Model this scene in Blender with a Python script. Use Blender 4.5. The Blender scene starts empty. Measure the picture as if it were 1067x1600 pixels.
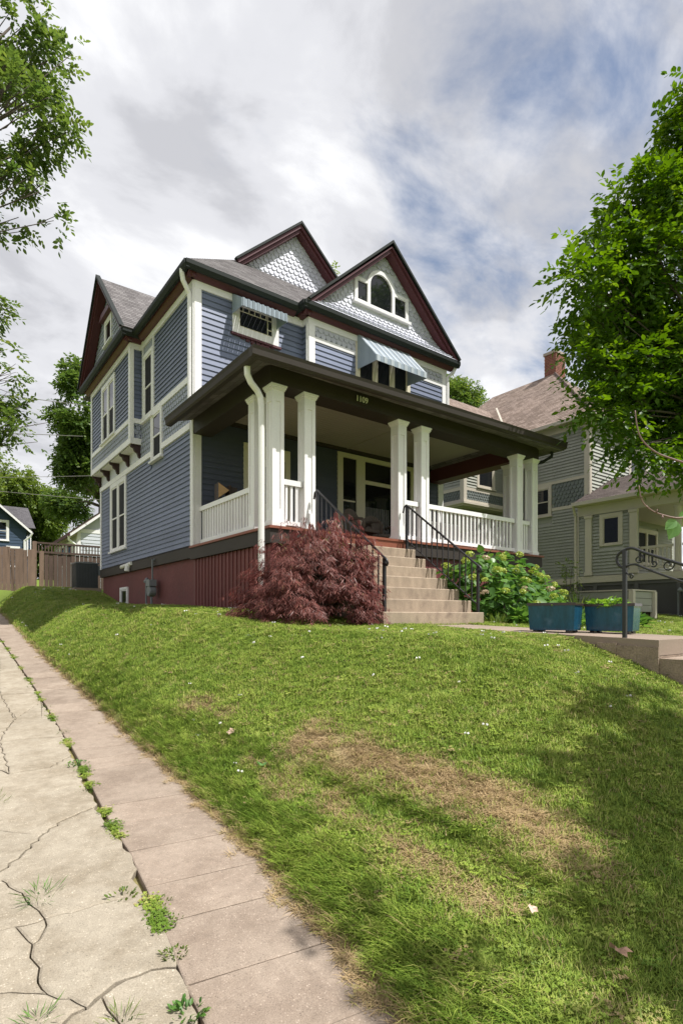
import bpy, math, random
import numpy as np
from mathutils import Vector, Matrix

R = math.radians
random.seed(7)
rng = np.random.default_rng(7)
sc = bpy.context.scene
COL = sc.collection

# ------------------------------------------------------------------ camera
cam_d = bpy.data.cameras.new('camera')
cam_d.sensor_width = 36.0
cam_d.sensor_fit = 'AUTO'
cam_d.lens = 861.0 / 1600.0 * 36.0
cam_d.shift_y = (963.0 - 800.0) / 1600.0
cam_d.clip_start = 0.05
cam_d.clip_end = 2000.0
cam = bpy.data.objects.new('camera', cam_d)
COL.objects.link(cam)
cam.location = (0, 0, 1.5)
cam.rotation_euler = (R(90), 0, -math.atan2(.601, .799))
sc.camera = cam

# ------------------------------------------------------------------ light
SUN_EL, SUN_AZ = 60.0, 30.0      # azimuth measured from -Y towards +X
sun_dir = Vector((math.sin(R(SUN_AZ)) * math.cos(R(SUN_EL)), -math.cos(R(SUN_AZ)) * math.cos(R(SUN_EL)), math.sin(R(SUN_EL))))
sd = bpy.data.lights.new('sun', 'SUN')
sd.energy = 4.8
sd.angle = R(0.6)
sd.color = (1.0, 0.975, 0.93)
sun = bpy.data.objects.new('sun', sd)
COL.objects.link(sun)
sun.rotation_euler = sun_dir.to_track_quat('Z', 'Y').to_euler()
sun.location = (20, -30, 60)

world = bpy.data.worlds.new('World')
sc.world = world
world.use_nodes = True
nt = world.node_tree
nt.nodes.clear()
def N(tree, typ, **kw):
    n = tree.nodes.new(typ)
    for k, v in kw.items():
        setattr(n, k, v)
    return n
def L(tree, a, b):
    tree.links.new(a, b)
out = N(nt, 'ShaderNodeOutputWorld')
sky = N(nt, 'ShaderNodeTexSky', sky_type='NISHITA')
sky.sun_disc = False
sky.sun_elevation = R(SUN_EL)
sky.sun_rotation = R(180 - SUN_AZ)
bg1 = N(nt, 'ShaderNodeBackground'); bg1.inputs[1].default_value = 0.10
bg2 = N(nt, 'ShaderNodeBackground'); bg2.inputs[1].default_value = 1.0
mixs = N(nt, 'ShaderNodeMixShader')
tc = N(nt, 'ShaderNodeTexCoord')
sep = N(nt, 'ShaderNodeSeparateXYZ')
L(nt, tc.outputs['Generated'], sep.inputs[0])
zmx = N(nt, 'ShaderNodeMath', operation='MAXIMUM'); zmx.inputs[1].default_value = 0.0
L(nt, sep.outputs[2], zmx.inputs[0])
zad = N(nt, 'ShaderNodeMath', operation='ADD'); zad.inputs[1].default_value = 0.30
L(nt, zmx.outputs[0], zad.inputs[0])
dx = N(nt, 'ShaderNodeMath', operation='DIVIDE'); dy = N(nt, 'ShaderNodeMath', operation='DIVIDE')
L(nt, sep.outputs[0], dx.inputs[0]); L(nt, zad.outputs[0], dx.inputs[1])
L(nt, sep.outputs[1], dy.inputs[0]); L(nt, zad.outputs[0], dy.inputs[1])
cmb = N(nt, 'ShaderNodeCombineXYZ')
L(nt, dx.outputs[0], cmb.inputs[0]); L(nt, dy.outputs[0], cmb.inputs[1])
mp = N(nt, 'ShaderNodeMapping')
mp.inputs['Location'].default_value = (4.4, 9.1, 1.6)
mp.inputs['Rotation'].default_value = (0, 0, R(35))
mp.inputs['Scale'].default_value = (1.0, 1.45, 1.0)
L(nt, cmb.outputs[0], mp.inputs[0])
n1 = N(nt, 'ShaderNodeTexNoise'); n1.inputs['Scale'].default_value = 4.2; n1.inputs['Detail'].default_value = 10; n1.inputs['Roughness'].default_value = 0.58; n1.inputs['Distortion'].default_value = 0.25
n2 = N(nt, 'ShaderNodeTexNoise'); n2.inputs['Scale'].default_value = 3.0; n2.inputs['Detail'].default_value = 9; n2.inputs['Roughness'].default_value = 0.56; n2.inputs['Distortion'].default_value = 0.3
L(nt, mp.outputs[0], n1.inputs['Vector']); L(nt, mp.outputs[0], n2.inputs['Vector'])
# where the cloud sheet thins: a patch of sky up to the right
def dirmask(px, py, c0, c1):
    f = Vector((.601, .799, 0)); r = Vector((.799, -.601, 0))
    d = (f + r * ((px - 533.5) / 861) + Vector((0, 0, (963 - py) / 861))).normalized()
    dt = N(nt, 'ShaderNodeVectorMath', operation='DOT_PRODUCT'); dt.inputs[1].default_value = d
    L(nt, tc.outputs['Generated'], dt.inputs[0])
    m = N(nt, 'ShaderNodeMapRange', interpolation_type='SMOOTHSTEP')
    m.inputs['From Min'].default_value = c0; m.inputs['From Max'].default_value = c1
    L(nt, dt.outputs['Value'], m.inputs['Value'])
    return m.outputs[0]
patch = dirmask(930, 240, 0.93, 0.985)
ma = N(nt, 'ShaderNodeMath', operation='MULTIPLY_ADD'); ma.inputs[1].default_value = -0.27
L(nt, patch, ma.inputs[0]); L(nt, n1.outputs['Fac'], ma.inputs[2])
cov = N(nt, 'ShaderNodeMapRange', interpolation_type='SMOOTHSTEP')
cov.inputs['From Min'].default_value = 0.03; cov.inputs['From Max'].default_value = 0.43
L(nt, ma.outputs[0], cov.inputs['Value'])
ramp = N(nt, 'ShaderNodeValToRGB')
ramp.color_ramp.interpolation = 'EASE'
e = ramp.color_ramp.elements
e[0].position = 0.36; e[0].color = (0.47, 0.475, 0.505, 1)
e[1].position = 0.68; e[1].color = (0.80, 0.805, 0.82, 1)
m_ = e.new(0.5); m_.color = (0.61, 0.615, 0.645, 1)
L(nt, n2.outputs['Fac'], ramp.inputs[0])
L(nt, sky.outputs[0], bg1.inputs[0]); L(nt, ramp.outputs[0], bg2.inputs[0])
L(nt, cov.outputs[0], mixs.inputs[0]); L(nt, bg1.outputs[0], mixs.inputs[1]); L(nt, bg2.outputs[0], mixs.inputs[2])
L(nt, mixs.outputs[0], out.inputs[0])

vs = sc.view_settings
sc.display_settings.display_device = 'sRGB'
vs.view_transform = 'Standard'; vs.look = 'None'; vs.gamma = 1.0; vs.use_curve_mapping = False
vs.exposure = 0.42
sc.render.engine = 'CYCLES'
sc.cycles.max_bounces = 8
sc.cycles.diffuse_bounces = 4
sc.cycles.transparent_max_bounces = 16
sc.cycles.use_denoising = True

# ------------------------------------------------------------------ materials
def srgb(r, g, b):
    f = lambda c: (c / 255.0 / 12.92) if c / 255.0 <= 0.04045 else ((c / 255.0 + 0.055) / 1.055) ** 2.4
    return (f(r), f(g), f(b))
MATS = {}
def M(name, col, rough=.6, var=.15, vs=2.5, bump=.08, bs=60., spec=.35, metal=0., orand=.06, vs2=None, stretch=(1, 1, 1), tint=None):
    """painted / weathered surface: colour drift in world space, fine relief, small per-object drift"""
    m = bpy.data.materials.new(name); m.use_nodes = True
    t = m.node_tree; t.nodes.clear()
    o = N(t, 'ShaderNodeOutputMaterial'); b = N(t, 'ShaderNodeBsdfPrincipled')
    L(t, b.outputs[0], o.inputs[0])
    g = N(t, 'ShaderNodeNewGeometry')
    mpn = N(t, 'ShaderNodeMapping'); mpn.inputs['Scale'].default_value = stretch
    L(t, g.outputs['Position'], mpn.inputs[0])
    na = N(t, 'ShaderNodeTexNoise'); na.inputs['Scale'].default_value = vs; na.inputs['Detail'].default_value = 6; na.inputs['Roughness'].default_value = .6
    L(t, mpn.outputs[0], na.inputs['Vector'])
    nb = N(t, 'ShaderNodeTexNoise'); nb.inputs['Scale'].default_value = bs; nb.inputs['Detail'].default_value = 4
    L(t, mpn.outputs[0], nb.inputs['Vector'])
    mr = N(t, 'ShaderNodeMapRange'); mr.inputs['From Min'].default_value = .25; mr.inputs['From Max'].default_value = .75
    mr.inputs['To Min'].default_value = 1 - var; mr.inputs['To Max'].default_value = 1 + var
    L(t, na.outputs['Fac'], mr.inputs['Value'])
    oi = N(t, 'ShaderNodeObjectInfo')
    mo = N(t, 'ShaderNodeMapRange'); mo.inputs['To Min'].default_value = 1 - orand; mo.inputs['To Max'].default_value = 1 + orand
    L(t, oi.outputs['Random'], mo.inputs['Value'])
    mu = N(t, 'ShaderNodeMath', operation='MULTIPLY'); L(t, mr.outputs[0], mu.inputs[0]); L(t, mo.outputs[0], mu.inputs[1])
    mf = N(t, 'ShaderNodeMapRange'); mf.inputs['From Min'].default_value = .3; mf.inputs['From Max'].default_value = .7
    mf.inputs['To Min'].default_value = 1 - var * .6; mf.inputs['To Max'].default_value = 1 + var * .6
    L(t, nb.outputs['Fac'], mf.inputs['Value'])
    mu2 = N(t, 'ShaderNodeMath', operation='MULTIPLY'); L(t, mu.outputs[0], mu2.inputs[0]); L(t, mf.outputs[0], mu2.inputs[1])
    vm = N(t, 'ShaderNodeVectorMath', operation='SCALE'); vm.inputs[0].default_value = col
    L(t, mu2.outputs[0], vm.inputs['Scale'])
    src = vm.outputs[0]
    if tint:
        mx = N(t, 'ShaderNodeMix', data_type='RGBA'); mx.inputs['B'].default_value = (*tint[0], 1)
        nn = N(t, 'ShaderNodeTexNoise'); nn.inputs['Scale'].default_value = tint[1]; nn.inputs['Detail'].default_value = 5
        L(t, g.outputs['Position'], nn.inputs['Vector'])
        rr = N(t, 'ShaderNodeMapRange'); rr.inputs['From Min'].default_value = tint[2]; rr.inputs['From Max'].default_value = tint[2] + .2
        L(t, nn.outputs['Fac'], rr.inputs['Value'])
        L(t, rr.outputs[0], mx.inputs['Factor']); L(t, src, mx.inputs['A']); src = mx.outputs['Result']
    L(t, src, b.inputs['Base Color'])
    b.inputs['Roughness'].default_value = rough
    b.inputs['Metallic'].default_value = metal
    b.inputs['Specular IOR Level'].default_value = spec
    if bump:
        bp = N(t, 'ShaderNodeBump'); bp.inputs['Strength'].default_value = bump; bp.inputs['Distance'].default_value = .01
        L(t, nb.outputs['Fac'], bp.inputs['Height']); L(t, bp.outputs[0], b.inputs['Normal'])
    MATS[name] = m
    return m
def glass_mat(name, col, rough=.04):
    m = bpy.data.materials.new(name); m.use_nodes = True
    b = m.node_tree.nodes['Principled BSDF']
    b.inputs['Base Color'].default_value = (*col, 1); b.inputs['Roughness'].default_value = rough
    b.inputs['Specular IOR Level'].default_value = .6; b.inputs['IOR'].default_value = 1.5
    t = m.node_tree
    g = N(t, 'ShaderNodeNewGeometry'); na = N(t, 'ShaderNodeTexNoise'); na.inputs['Scale'].default_value = 3.
    L(t, g.outputs['Position'], na.inputs['Vector'])
    bp = N(t, 'ShaderNodeBump'); bp.inputs['Strength'].default_value = .04
    L(t, na.outputs['Fac'], bp.inputs['Height']); L(t, bp.outputs[0], b.inputs['Normal'])
    MATS[name] = m; return m
def leaf_mat(name, c0, c1, c2=None, trans=.35, rough=.45, spec=.3):
    m = bpy.data.materials.new(name); m.use_nodes = True
    t = m.node_tree; t.nodes.clear()
    o = N(t, 'ShaderNodeOutputMaterial'); b = N(t, 'ShaderNodeBsdfPrincipled'); tr = N(t, 'ShaderNodeBsdfTranslucent'); mx = N(t, 'ShaderNodeMixShader')
    a = N(t, 'ShaderNodeAttribute'); a.attribute_name = 'tint'
    r = N(t, 'ShaderNodeValToRGB'); r.color_ramp.elements[0].color = (*c0, 1); r.color_ramp.elements[1].color = (*c1, 1)
    r.color_ramp.elements[1].position = .85 if c2 else 1.
    if c2:
        e2 = r.color_ramp.elements.new(1.0); e2.color = (*c2, 1)
    L(t, a.outputs['Fac'], r.inputs[0])
    L(t, r.outputs[0], b.inputs['Base Color'])
    ht = N(t, 'ShaderNodeHueSaturation'); ht.inputs['Value'].default_value = 1.7; ht.inputs['Saturation'].default_value = 1.1; ht.inputs['Hue'].default_value = .485
    L(t, r.outputs[0], ht.inputs['Color']); L(t, ht.outputs[0], tr.inputs['Color'])
    b.inputs['Roughness'].default_value = rough; b.inputs['Specular IOR Level'].default_value = spec
    mx.inputs[0].default_value = trans
    L(t, b.outputs[0], mx.inputs[1]); L(t, tr.outputs[0], mx.inputs[2]); L(t, mx.outputs[0], o.inputs[0])
    MATS[name] = m; return m
def roof_mat(name, c1, c2, cm):
    m = bpy.data.materials.new(name); m.use_nodes = True
    t = m.node_tree; b = t.nodes['Principled BSDF']
    uv = N(t, 'ShaderNodeUVMap'); uv.uv_map = 'uv'
    br = N(t, 'ShaderNodeTexBrick')
    br.offset = .37; br.squash = 1.0
    br.inputs['Color1'].default_value = (*c1, 1); br.inputs['Color2'].default_value = (*c2, 1); br.inputs['Mortar'].default_value = (*cm, 1)
    br.inputs['Scale'].default_value = 1.0; br.inputs['Mortar Size'].default_value = .006; br.inputs['Brick Width'].default_value = .23; br.inputs['Row Height'].default_value = .14
    L(t, uv.outputs[0], br.inputs['Vector'])
    nz = N(t, 'ShaderNodeTexNoise'); nz.inputs['Scale'].default_value = 120; nz.inputs['Detail'].default_value = 3
    L(t, uv.outputs[0], nz.inputs['Vector'])
    nl = N(t, 'ShaderNodeTexNoise'); nl.inputs['Scale'].default_value = .9; nl.inputs['Detail'].default_value = 5
    L(t, uv.outputs[0], nl.inputs['Vector'])
    ad = N(t, 'ShaderNodeMath', operation='ADD'); L(t, nz.outputs['Fac'], ad.inputs[0]); L(t, nl.outputs['Fac'], ad.inputs[1])
    mr = N(t, 'ShaderNodeMapRange'); mr.inputs['From Min'].default_value = .6; mr.inputs['From Max'].default_value = 1.4; mr.inputs['To Min'].default_value = .7; mr.inputs['To Max'].default_value = 1.3
    L(t, ad.outputs[0], mr.inputs['Value'])
    vm = N(t, 'ShaderNodeVectorMath', operation='SCALE'); L(t, br.outputs['Color'], vm.inputs[0]); L(t, mr.outputs[0], vm.inputs['Scale'])
    L(t, vm.outputs[0], b.inputs['Base Color']); b.inputs['Roughness'].default_value = .9; b.inputs['Specular IOR Level'].default_value = .2
    bp = N(t, 'ShaderNodeBump'); bp.inputs['Strength'].default_value = .4; bp.inputs['Distance'].default_value = .006
    L(t, nz.outputs['Fac'], bp.inputs['Height']); L(t, bp.outputs[0], b.inputs['Normal'])
    MATS[name] = m; return m

def concrete(name, col, peb, stain, crack=.0, orand=.06):
    """worn concrete: stains, exposed pebbles, pits"""
    m = bpy.data.materials.new(name); m.use_nodes = True
    t = m.node_tree; b = t.nodes['Principled BSDF']
    g = N(t, 'ShaderNodeNewGeometry'); P0 = g.outputs['Position']
    def noise(sc_, det=6, ro=.6):
        n = N(t, 'ShaderNodeTexNoise'); n.inputs['Scale'].default_value = sc_; n.inputs['Detail'].default_value = det; n.inputs['Roughness'].default_value = ro
        L(t, P0, n.inputs['Vector']); return n.outputs['Fac']
    def rng_(src, a, b_, c, d):
        q = N(t, 'ShaderNodeMapRange'); q.inputs['From Min'].default_value = a; q.inputs['From Max'].default_value = b_; q.inputs['To Min'].default_value = c; q.inputs['To Max'].default_value = d
        L(t, src, q.inputs['Value']); return q.outputs[0]
    def mixc(fac, A, B):
        q = N(t, 'ShaderNodeMix', data_type='RGBA'); L(t, fac, q.inputs['Factor'])
        for k, v in (('A', A), ('B', B)):
            if isinstance(v, tuple): q.inputs[k].default_value = (*v, 1)
            else: L(t, v, q.inputs[k])
        return q.outputs['Result']
    big = noise(2.6, 10, .72); mid = noise(16., 6, .75); fine = noise(170., 4, .75)
    c = mixc(rng_(big, .42, .60, 0, 1), col, stain)
    vo = N(t, 'ShaderNodeTexVoronoi'); vo.inputs['Scale'].default_value = 95.; L(t, P0, vo.inputs['Vector'])
    vs_ = N(t, 'ShaderNodeSeparateColor'); L(t, vo.outputs['Color'], vs_.inputs[0])
    pm_ = N(t, 'ShaderNodeMath', operation='MULTIPLY'); L(t, rng_(vs_.outputs[0], .72, .80, 0, 1), pm_.inputs[0]); L(t, rng_(vo.outputs['Distance'], .25, .45, 1, 0), pm_.inputs[1])
    pk = N(t, 'ShaderNodeMath', operation='MULTIPLY'); L(t, pm_.outputs[0], pk.inputs[0]); L(t, rng_(mid, .42, .62, .1, .9), pk.inputs[1])
    c = mixc(pk.outputs[0], c, peb)
    dk = N(t, 'ShaderNodeMath', operation='MULTIPLY'); L(t, rng_(vs_.outputs[1], .86, .90, 0, .55), dk.inputs[0]); L(t, rng_(vo.outputs['Distance'], .2, .4, 1, 0), dk.inputs[1])
    c = mixc(dk.outputs[0], c, tuple(v * .35 for v in col))
    oi = N(t, 'ShaderNodeObjectInfo')
    k1 = N(t, 'ShaderNodeMath', operation='MULTIPLY'); L(t, rng_(fine, .3, .7, .72, 1.28), k1.inputs[0]); L(t, rng_(oi.outputs['Random'], 0, 1, 1 - orand, 1 + orand), k1.inputs[1])
    k2 = N(t, 'ShaderNodeMath', operation='MULTIPLY'); L(t, k1.outputs[0], k2.inputs[0]); L(t, rng_(mid, .3, .7, .88, 1.10), k2.inputs[1])
    sc1 = N(t, 'ShaderNodeVectorMath', operation='SCALE'); L(t, c, sc1.inputs[0]); L(t, k2.outputs[0], sc1.inputs['Scale'])
    L(t, sc1.outputs[0], b.inputs['Base Color']); b.inputs['Roughness'].default_value = .92; b.inputs['Specular IOR Level'].default_value = .2
    hs = N(t, 'ShaderNodeMath', operation='ADD'); L(t, fine, hs.inputs[0]); L(t, rng_(mid, .3, .7, 0, .35), hs.inputs[1])
    bp = N(t, 'ShaderNodeBump'); bp.inputs['Strength'].default_value = .55; bp.inputs['Distance'].default_value = .006
    L(t, hs.outputs[0], bp.inputs['Height']); L(t, bp.outputs[0], b.inputs['Normal'])
    MATS[name] = m; return m
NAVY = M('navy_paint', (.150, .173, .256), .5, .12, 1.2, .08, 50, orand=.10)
NAVYP = M('navy_paint_shaded', (.070, .080, .115), .5, .10, 1.2, .06, 50, orand=.07)  # siding navy again, darkened: the porch's shade is put into the colour
LAV = M('lavender_grey_paint', (.52, .525, .59), .55, .12, 1.5, .06, 50, orand=.10)
BGREY = M('blue_grey_shingle_paint', (.31, .33, .40), .55, .12, 1.5, .06, 50, orand=.08)
WHITE = M('white_paint', (.77, .752, .758), .45, .06, .9, .04, 40, tint=((.62, .60, .59), 3.0, .62))
WHITE2 = M('white_porch_paint', (.80, .783, .785), .45, .06, .9, .04, 40)
MAROON = M('maroon_paint', (.085, .026, .032), .45, .12, 1.5, .05, 40)
CHAR = M('charcoal_paint', (.043, .035, .030), .6, .14, 1.2, .05, 40, spec=.22)
CHAR2 = M('charcoal_soffit_paint', (.040, .044, .028), .5, .14, 1.2, .05, 40)
GUT = M('dark_green_black_gutter', (.020, .024, .022), .6, .15, 1.5, .03, 30, spec=.18)
RUST = M('rust_red_paint', (.215, .072, .042), .5, .15, 2., .06, 40)
FOUND = M('oxblood_masonry_paint', (.140, .046, .045), .75, .16, 1.4, .5, 18, tint=((.10, .05, .048), 5., .6))
SKIRT = M('oxblood_board_paint', (.150, .046, .044), .6, .14, 1.6, .1, 50, orand=.1)
CEIL = M('porch_ceiling_paint', (.36, .33, .285), .6, .06, 1., .03, 40)
CREAM = M('cream_paint', (.62, .57, .45), .5, .08, 1., .04, 40)
IRON = M('black_iron', (.016, .015, .017), .38, .2, 3., .08, 90, spec=.5)
PVC = M('white_plastic', (.72, .71, .68), .4, .06, 2., .02, 40)
CONC = M('step_concrete', (.33, .258, .190), .85, .26, 3.0, .4, 130, tint=((.21, .160, .120), 4.2, .54), stretch=(2.2, 2.2, .8))
DRIVE = concrete('old_drive_concrete', (.355, .308, .240), (.57, .50, .40), (.265, .222, .164))
STRIP = concrete('pinkish_strip_concrete', (.315, .252, .200), (.46, .375, .305), (.250, .195, .152), orand=.08)
WALK = M('walk_concrete', (.29, .225, .175), .88, .15, 1.5, .4, 150)
ROUGHC = M('eroded_concrete', (.27, .205, .155), .95, .30, 6., 1.0, 60)
DIRT = M('dark_joint_soil', (.085, .065, .042), 1., .4, 9., .8, 90)
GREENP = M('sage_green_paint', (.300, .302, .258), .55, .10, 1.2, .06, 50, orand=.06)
GREENF = M('sage_paint_sunlit', (.36, .37, .32), .55, .10, 1.2, .06, 50, orand=.06)  # same sage siding, lightened: sunlight on the front wall put into the colour
GREEND = M('dark_green_shingle_paint', (.125, .140, .130), .6, .14, 2., .06, 50, orand=.1)
NCREAM = M('neighbour_cream_trim', (.50, .45, .375), .5, .07, 1., .04, 40)
NGREY = M('grey_lattice_paint', (.10, .095, .095), .6, .12, 2., .05, 40)
BRICK = M('chimney_brick', (.20, .085, .062), .85, .3, 6., .3, 40, orand=.3)
MORTAR = M('chimney_mortar', (.33, .28, .24), .9, .2, 8., .3, 60)
FENCE = M('weathered_fence_wood', (.165, .112, .080), .8, .25, 2., .25, 30, stretch=(6, 6, .7), orand=.22)
FENCED = M('shaded_gate_wood', (.085, .055, .042), .75, .25, 2., .25, 30, stretch=(6, 6, .7), orand=.16)  # fence wood darkened: shadow of the house worked into its colour
STEEL = M('grey_enamel', (.17, .18, .19), .45, .12, 3., .04, 40)
ACM = M('dark_grey_louvre', (.060, .066, .070), .45, .12, 3., .05, 40)
BLUEH = M('deep_blue_siding', (.036, .062, .105), .6, .1, 2., .05, 40, orand=.06)
GARS = M('pale_grey_siding', (.46, .48, .52), .6, .08, 1., .04, 40, orand=.05)
BARK = M('grey_brown_bark', (.085, .068, .055), .9, .35, 5., .9, 18, stretch=(3, 3, .6))
TWIG = M('reddish_twig', (.22, .14, .12), .6, .2, 9., .1, 60)
TEAL = M('teal_glaze', (.010, .062, .112), .18, .35, 7., .06, 60, spec=.5, stretch=(2.2, 2.2, .35), tint=((.06, .12, .19), 6., .58))
RIM = M('dark_glaze_rim', (.045, .028, .030), .25, .3, 8., .05, 60, spec=.5)
SOIL = M('potting_soil', (.05, .034, .022), 1., .4, 20., .8, 90)
TAN = M('tan_wood', (.36, .22, .10), .6, .2, 6., .08, 60)
DWOOD = M('dark_furniture_wood', (.045, .028, .020), .5, .2, 6., .06, 60)
WICK = M('grey_brown_wicker', (.115, .095, .078), .7, .3, 30., .8, 90)
TERRA = M('terracotta', (.36, .15, .075), .7, .15, 8., .1, 60)
AWL = M('pale_awning_slat', (.40, .44, .475), .4, .10, 2., .03, 40, orand=.05)
AWD = M('slate_blue_awning_slat', (.27, .32, .375), .4, .10, 2., .03, 40, orand=.05)
GLASS = glass_mat('dark_window_glass', (.010, .011, .013))
GLASS2 = M('insect_screen', (.022, .022, .025), .7, .2, 6., .1, 120, spec=.12)
ROOF = roof_mat('grey_brown_asphalt_shingle', (.125, .114, .114), (.215, .200, .198), (.075, .068, .068))
ROOFN = roof_mat('tan_asphalt_shingle', (.20, .150, .120), (.33, .255, .215), (.11, .08, .07))
ROOFD = roof_mat('dark_asphalt_shingle', (.085, .080, .085), (.12, .112, .12), (.04, .04, .04))
PLAQ = M('plaque_black', (.03, .03, .03), .4, .1, 4., .02, 40)
NUMW = M('plaque_white', (.75, .74, .70), .4, .05, 4., .0, 40)
CURT = M('curtain_cloth', (.16, .16, .16), .9, .2, 4., .1, 40)
BRASS = M('dull_metal', (.20, .17, .11), .4, .2, 8., .05, 60, metal=.8)
WIRE = M('wire_grey', (.30, .28, .27), .5, .1, 1., .0, 40)
DRYL = M('dry_leaf', (.36, .22, .15), .8, .3, 40., .2, 90)
LF_R = leaf_mat('elm_leaf', (.028, .076, .008), (.108, .200, .020), (.20, .27, .04), .44)
LF_L = leaf_mat('maple_leaf', (.048, .098, .022), (.125, .185, .040), (.19, .22, .05), .45)
LF_D = leaf_mat('dark_oak_leaf', (.042, .088, .020), (.110, .175, .038), (.17, .21, .05), .42)
LF_F = leaf_mat('light_leaf', (.070, .120, .022), (.160, .220, .045), (.22, .27, .06), .42)
LF_M = leaf_mat('japanese_maple_leaf', (.082, .034, .030), (.250, .096, .078), (.16, .17, .05), .32)
LF_H = leaf_mat('hydrangea_leaf', (.046, .125, .024), (.130, .250, .052), (.22, .35, .07), .34, .4, .4)
FL_Y = leaf_mat('hydrangea_bloom_green', (.30, .38, .06), (.48, .55, .12), None, .2)
FL_P = leaf_mat('hydrangea_bloom_faded', (.40, .30, .17), (.60, .50, .38), None, .2)
LF_B = leaf_mat('lettuce_leaf', (.10, .22, .03), (.22, .38, .06), None, .3)
LF_S = leaf_mat('twig_leaf', (.09, .20, .06), (.20, .36, .12), None, .4)

# grass: tint comes per tuft
def grass_mat():
    m = bpy.data.materials.new('lawn_grass_blade'); m.use_nodes = True
    t = m.node_tree; t.nodes.clear()
    o = N(t, 'ShaderNodeOutputMaterial'); b = N(t, 'ShaderNodeBsdfPrincipled'); tr = N(t, 'ShaderNodeBsdfTranslucent'); mx = N(t, 'ShaderNodeMixShader')
    a = N(t, 'ShaderNodeAttribute'); a.attribute_name = 'tint'; a.attribute_type = 'INSTANCER'
    k = N(t, 'ShaderNodeAttribute'); k.attribute_name = 'hue'; k.attribute_type = 'GEOMETRY'
    r = N(t, 'ShaderNodeValToRGB'); E = r.color_ramp.elements
    E[0].position = 0; E[0].color = (.125, .215, .024, 1)
    E[1].position = 1; E[1].color = (.52, .385, .215, 1)
    q = E.new(.40); q.color = (.285, .375, .055, 1)
    q = E.new(.62); q.color = (.40, .44, .105, 1)
    q = E.new(.80); q.color = (.430, .325, .160, 1)
    ad = N(t, 'ShaderNodeMath', operation='ADD'); L(t, a.outputs['Fac'], ad.inputs[0])
    ms = N(t, 'ShaderNodeMath', operation='MULTIPLY_ADD'); ms.inputs[1].default_value = .5; ms.inputs[2].default_value = -.25
    L(t, k.outputs['Fac'], ms.inputs[0]); L(t, ms.outputs[0], ad.inputs[1])
    L(t, ad.outputs[0], r.inputs[0]); L(t, r.outputs[0], b.inputs['Base Color']); L(t, r.outputs[0], tr.inputs['Color'])
    b.inputs['Roughness'].default_value = .5; b.inputs['Specular IOR Level'].default_value = .25
    gg = N(t, 'ShaderNodeNewGeometry'); va = N(t, 'ShaderNodeVectorMath', operation='ADD'); va.inputs[1].default_value = (0, 0, 1.1); vn = N(t, 'ShaderNodeVectorMath', operation='NORMALIZE')
    L(t, gg.outputs['Normal'], va.inputs[0]); L(t, va.outputs[0], vn.inputs[0]); L(t, vn.outputs[0], b.inputs['Normal'])
    mx.inputs[0].default_value = .30
    L(t, b.outputs[0], mx.inputs[1]); L(t, tr.outputs[0], mx.inputs[2]); L(t, mx.outputs[0], o.inputs[0])
    return m
GRASSM = grass_mat()
def lawn_mat():
    m = bpy.data.materials.new('lawn_thatch'); m.use_nodes = True
    t = m.node_tree; b = t.nodes['Principled BSDF']
    g = N(t, 'ShaderNodeNewGeometry')
    n = N(t, 'ShaderNodeTexNoise'); n.inputs['Scale'].default_value = 14; n.inputs['Detail'].default_value = 8; n.inputs['Roughness'].default_value = .7
    L(t, g.outputs['Position'], n.inputs['Vector'])
    r = N(t, 'ShaderNodeValToRGB'); E = r.color_ramp.elements
    E[0].position = .3; E[0].color = (.105, .145, .030, 1); E[1].position = .75; E[1].color = (.22, .30, .052, 1)
    L(t, n.outputs['Fac'], r.inputs[0])
    a = N(t, 'ShaderNodeAttribute'); a.attribute_name = 'dry'
    mx = N(t, 'ShaderNodeMix', data_type='RGBA')
    r2 = N(t, 'ShaderNodeValToRGB'); E = r2.color_ramp.elements
    E[0].position = .3; E[0].color = (.19, .14, .078, 1); E[1].position = .75; E[1].color = (.38, .28, .155, 1)
    L(t, n.outputs['Fac'], r2.inputs[0])
    L(t, a.outputs['Fac'], mx.inputs['Factor']); L(t, r.outputs[0], mx.inputs['A']); L(t, r2.outputs[0], mx.inputs['B'])
    L(t, mx.outputs['Result'], b.inputs['Base Color']); b.inputs['Roughness'].default_value = 1.; b.inputs['Specular IOR Level'].default_value = .1
    bp = N(t, 'ShaderNodeBump'); bp.inputs['Strength'].default_value = .8; bp.inputs['Distance'].default_value = .03
    L(t, n.outputs['Fac'], bp.inputs['Height']); L(t, bp.outputs[0], b.inputs['Normal'])
    return m
LAWNM = lawn_mat()

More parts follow.
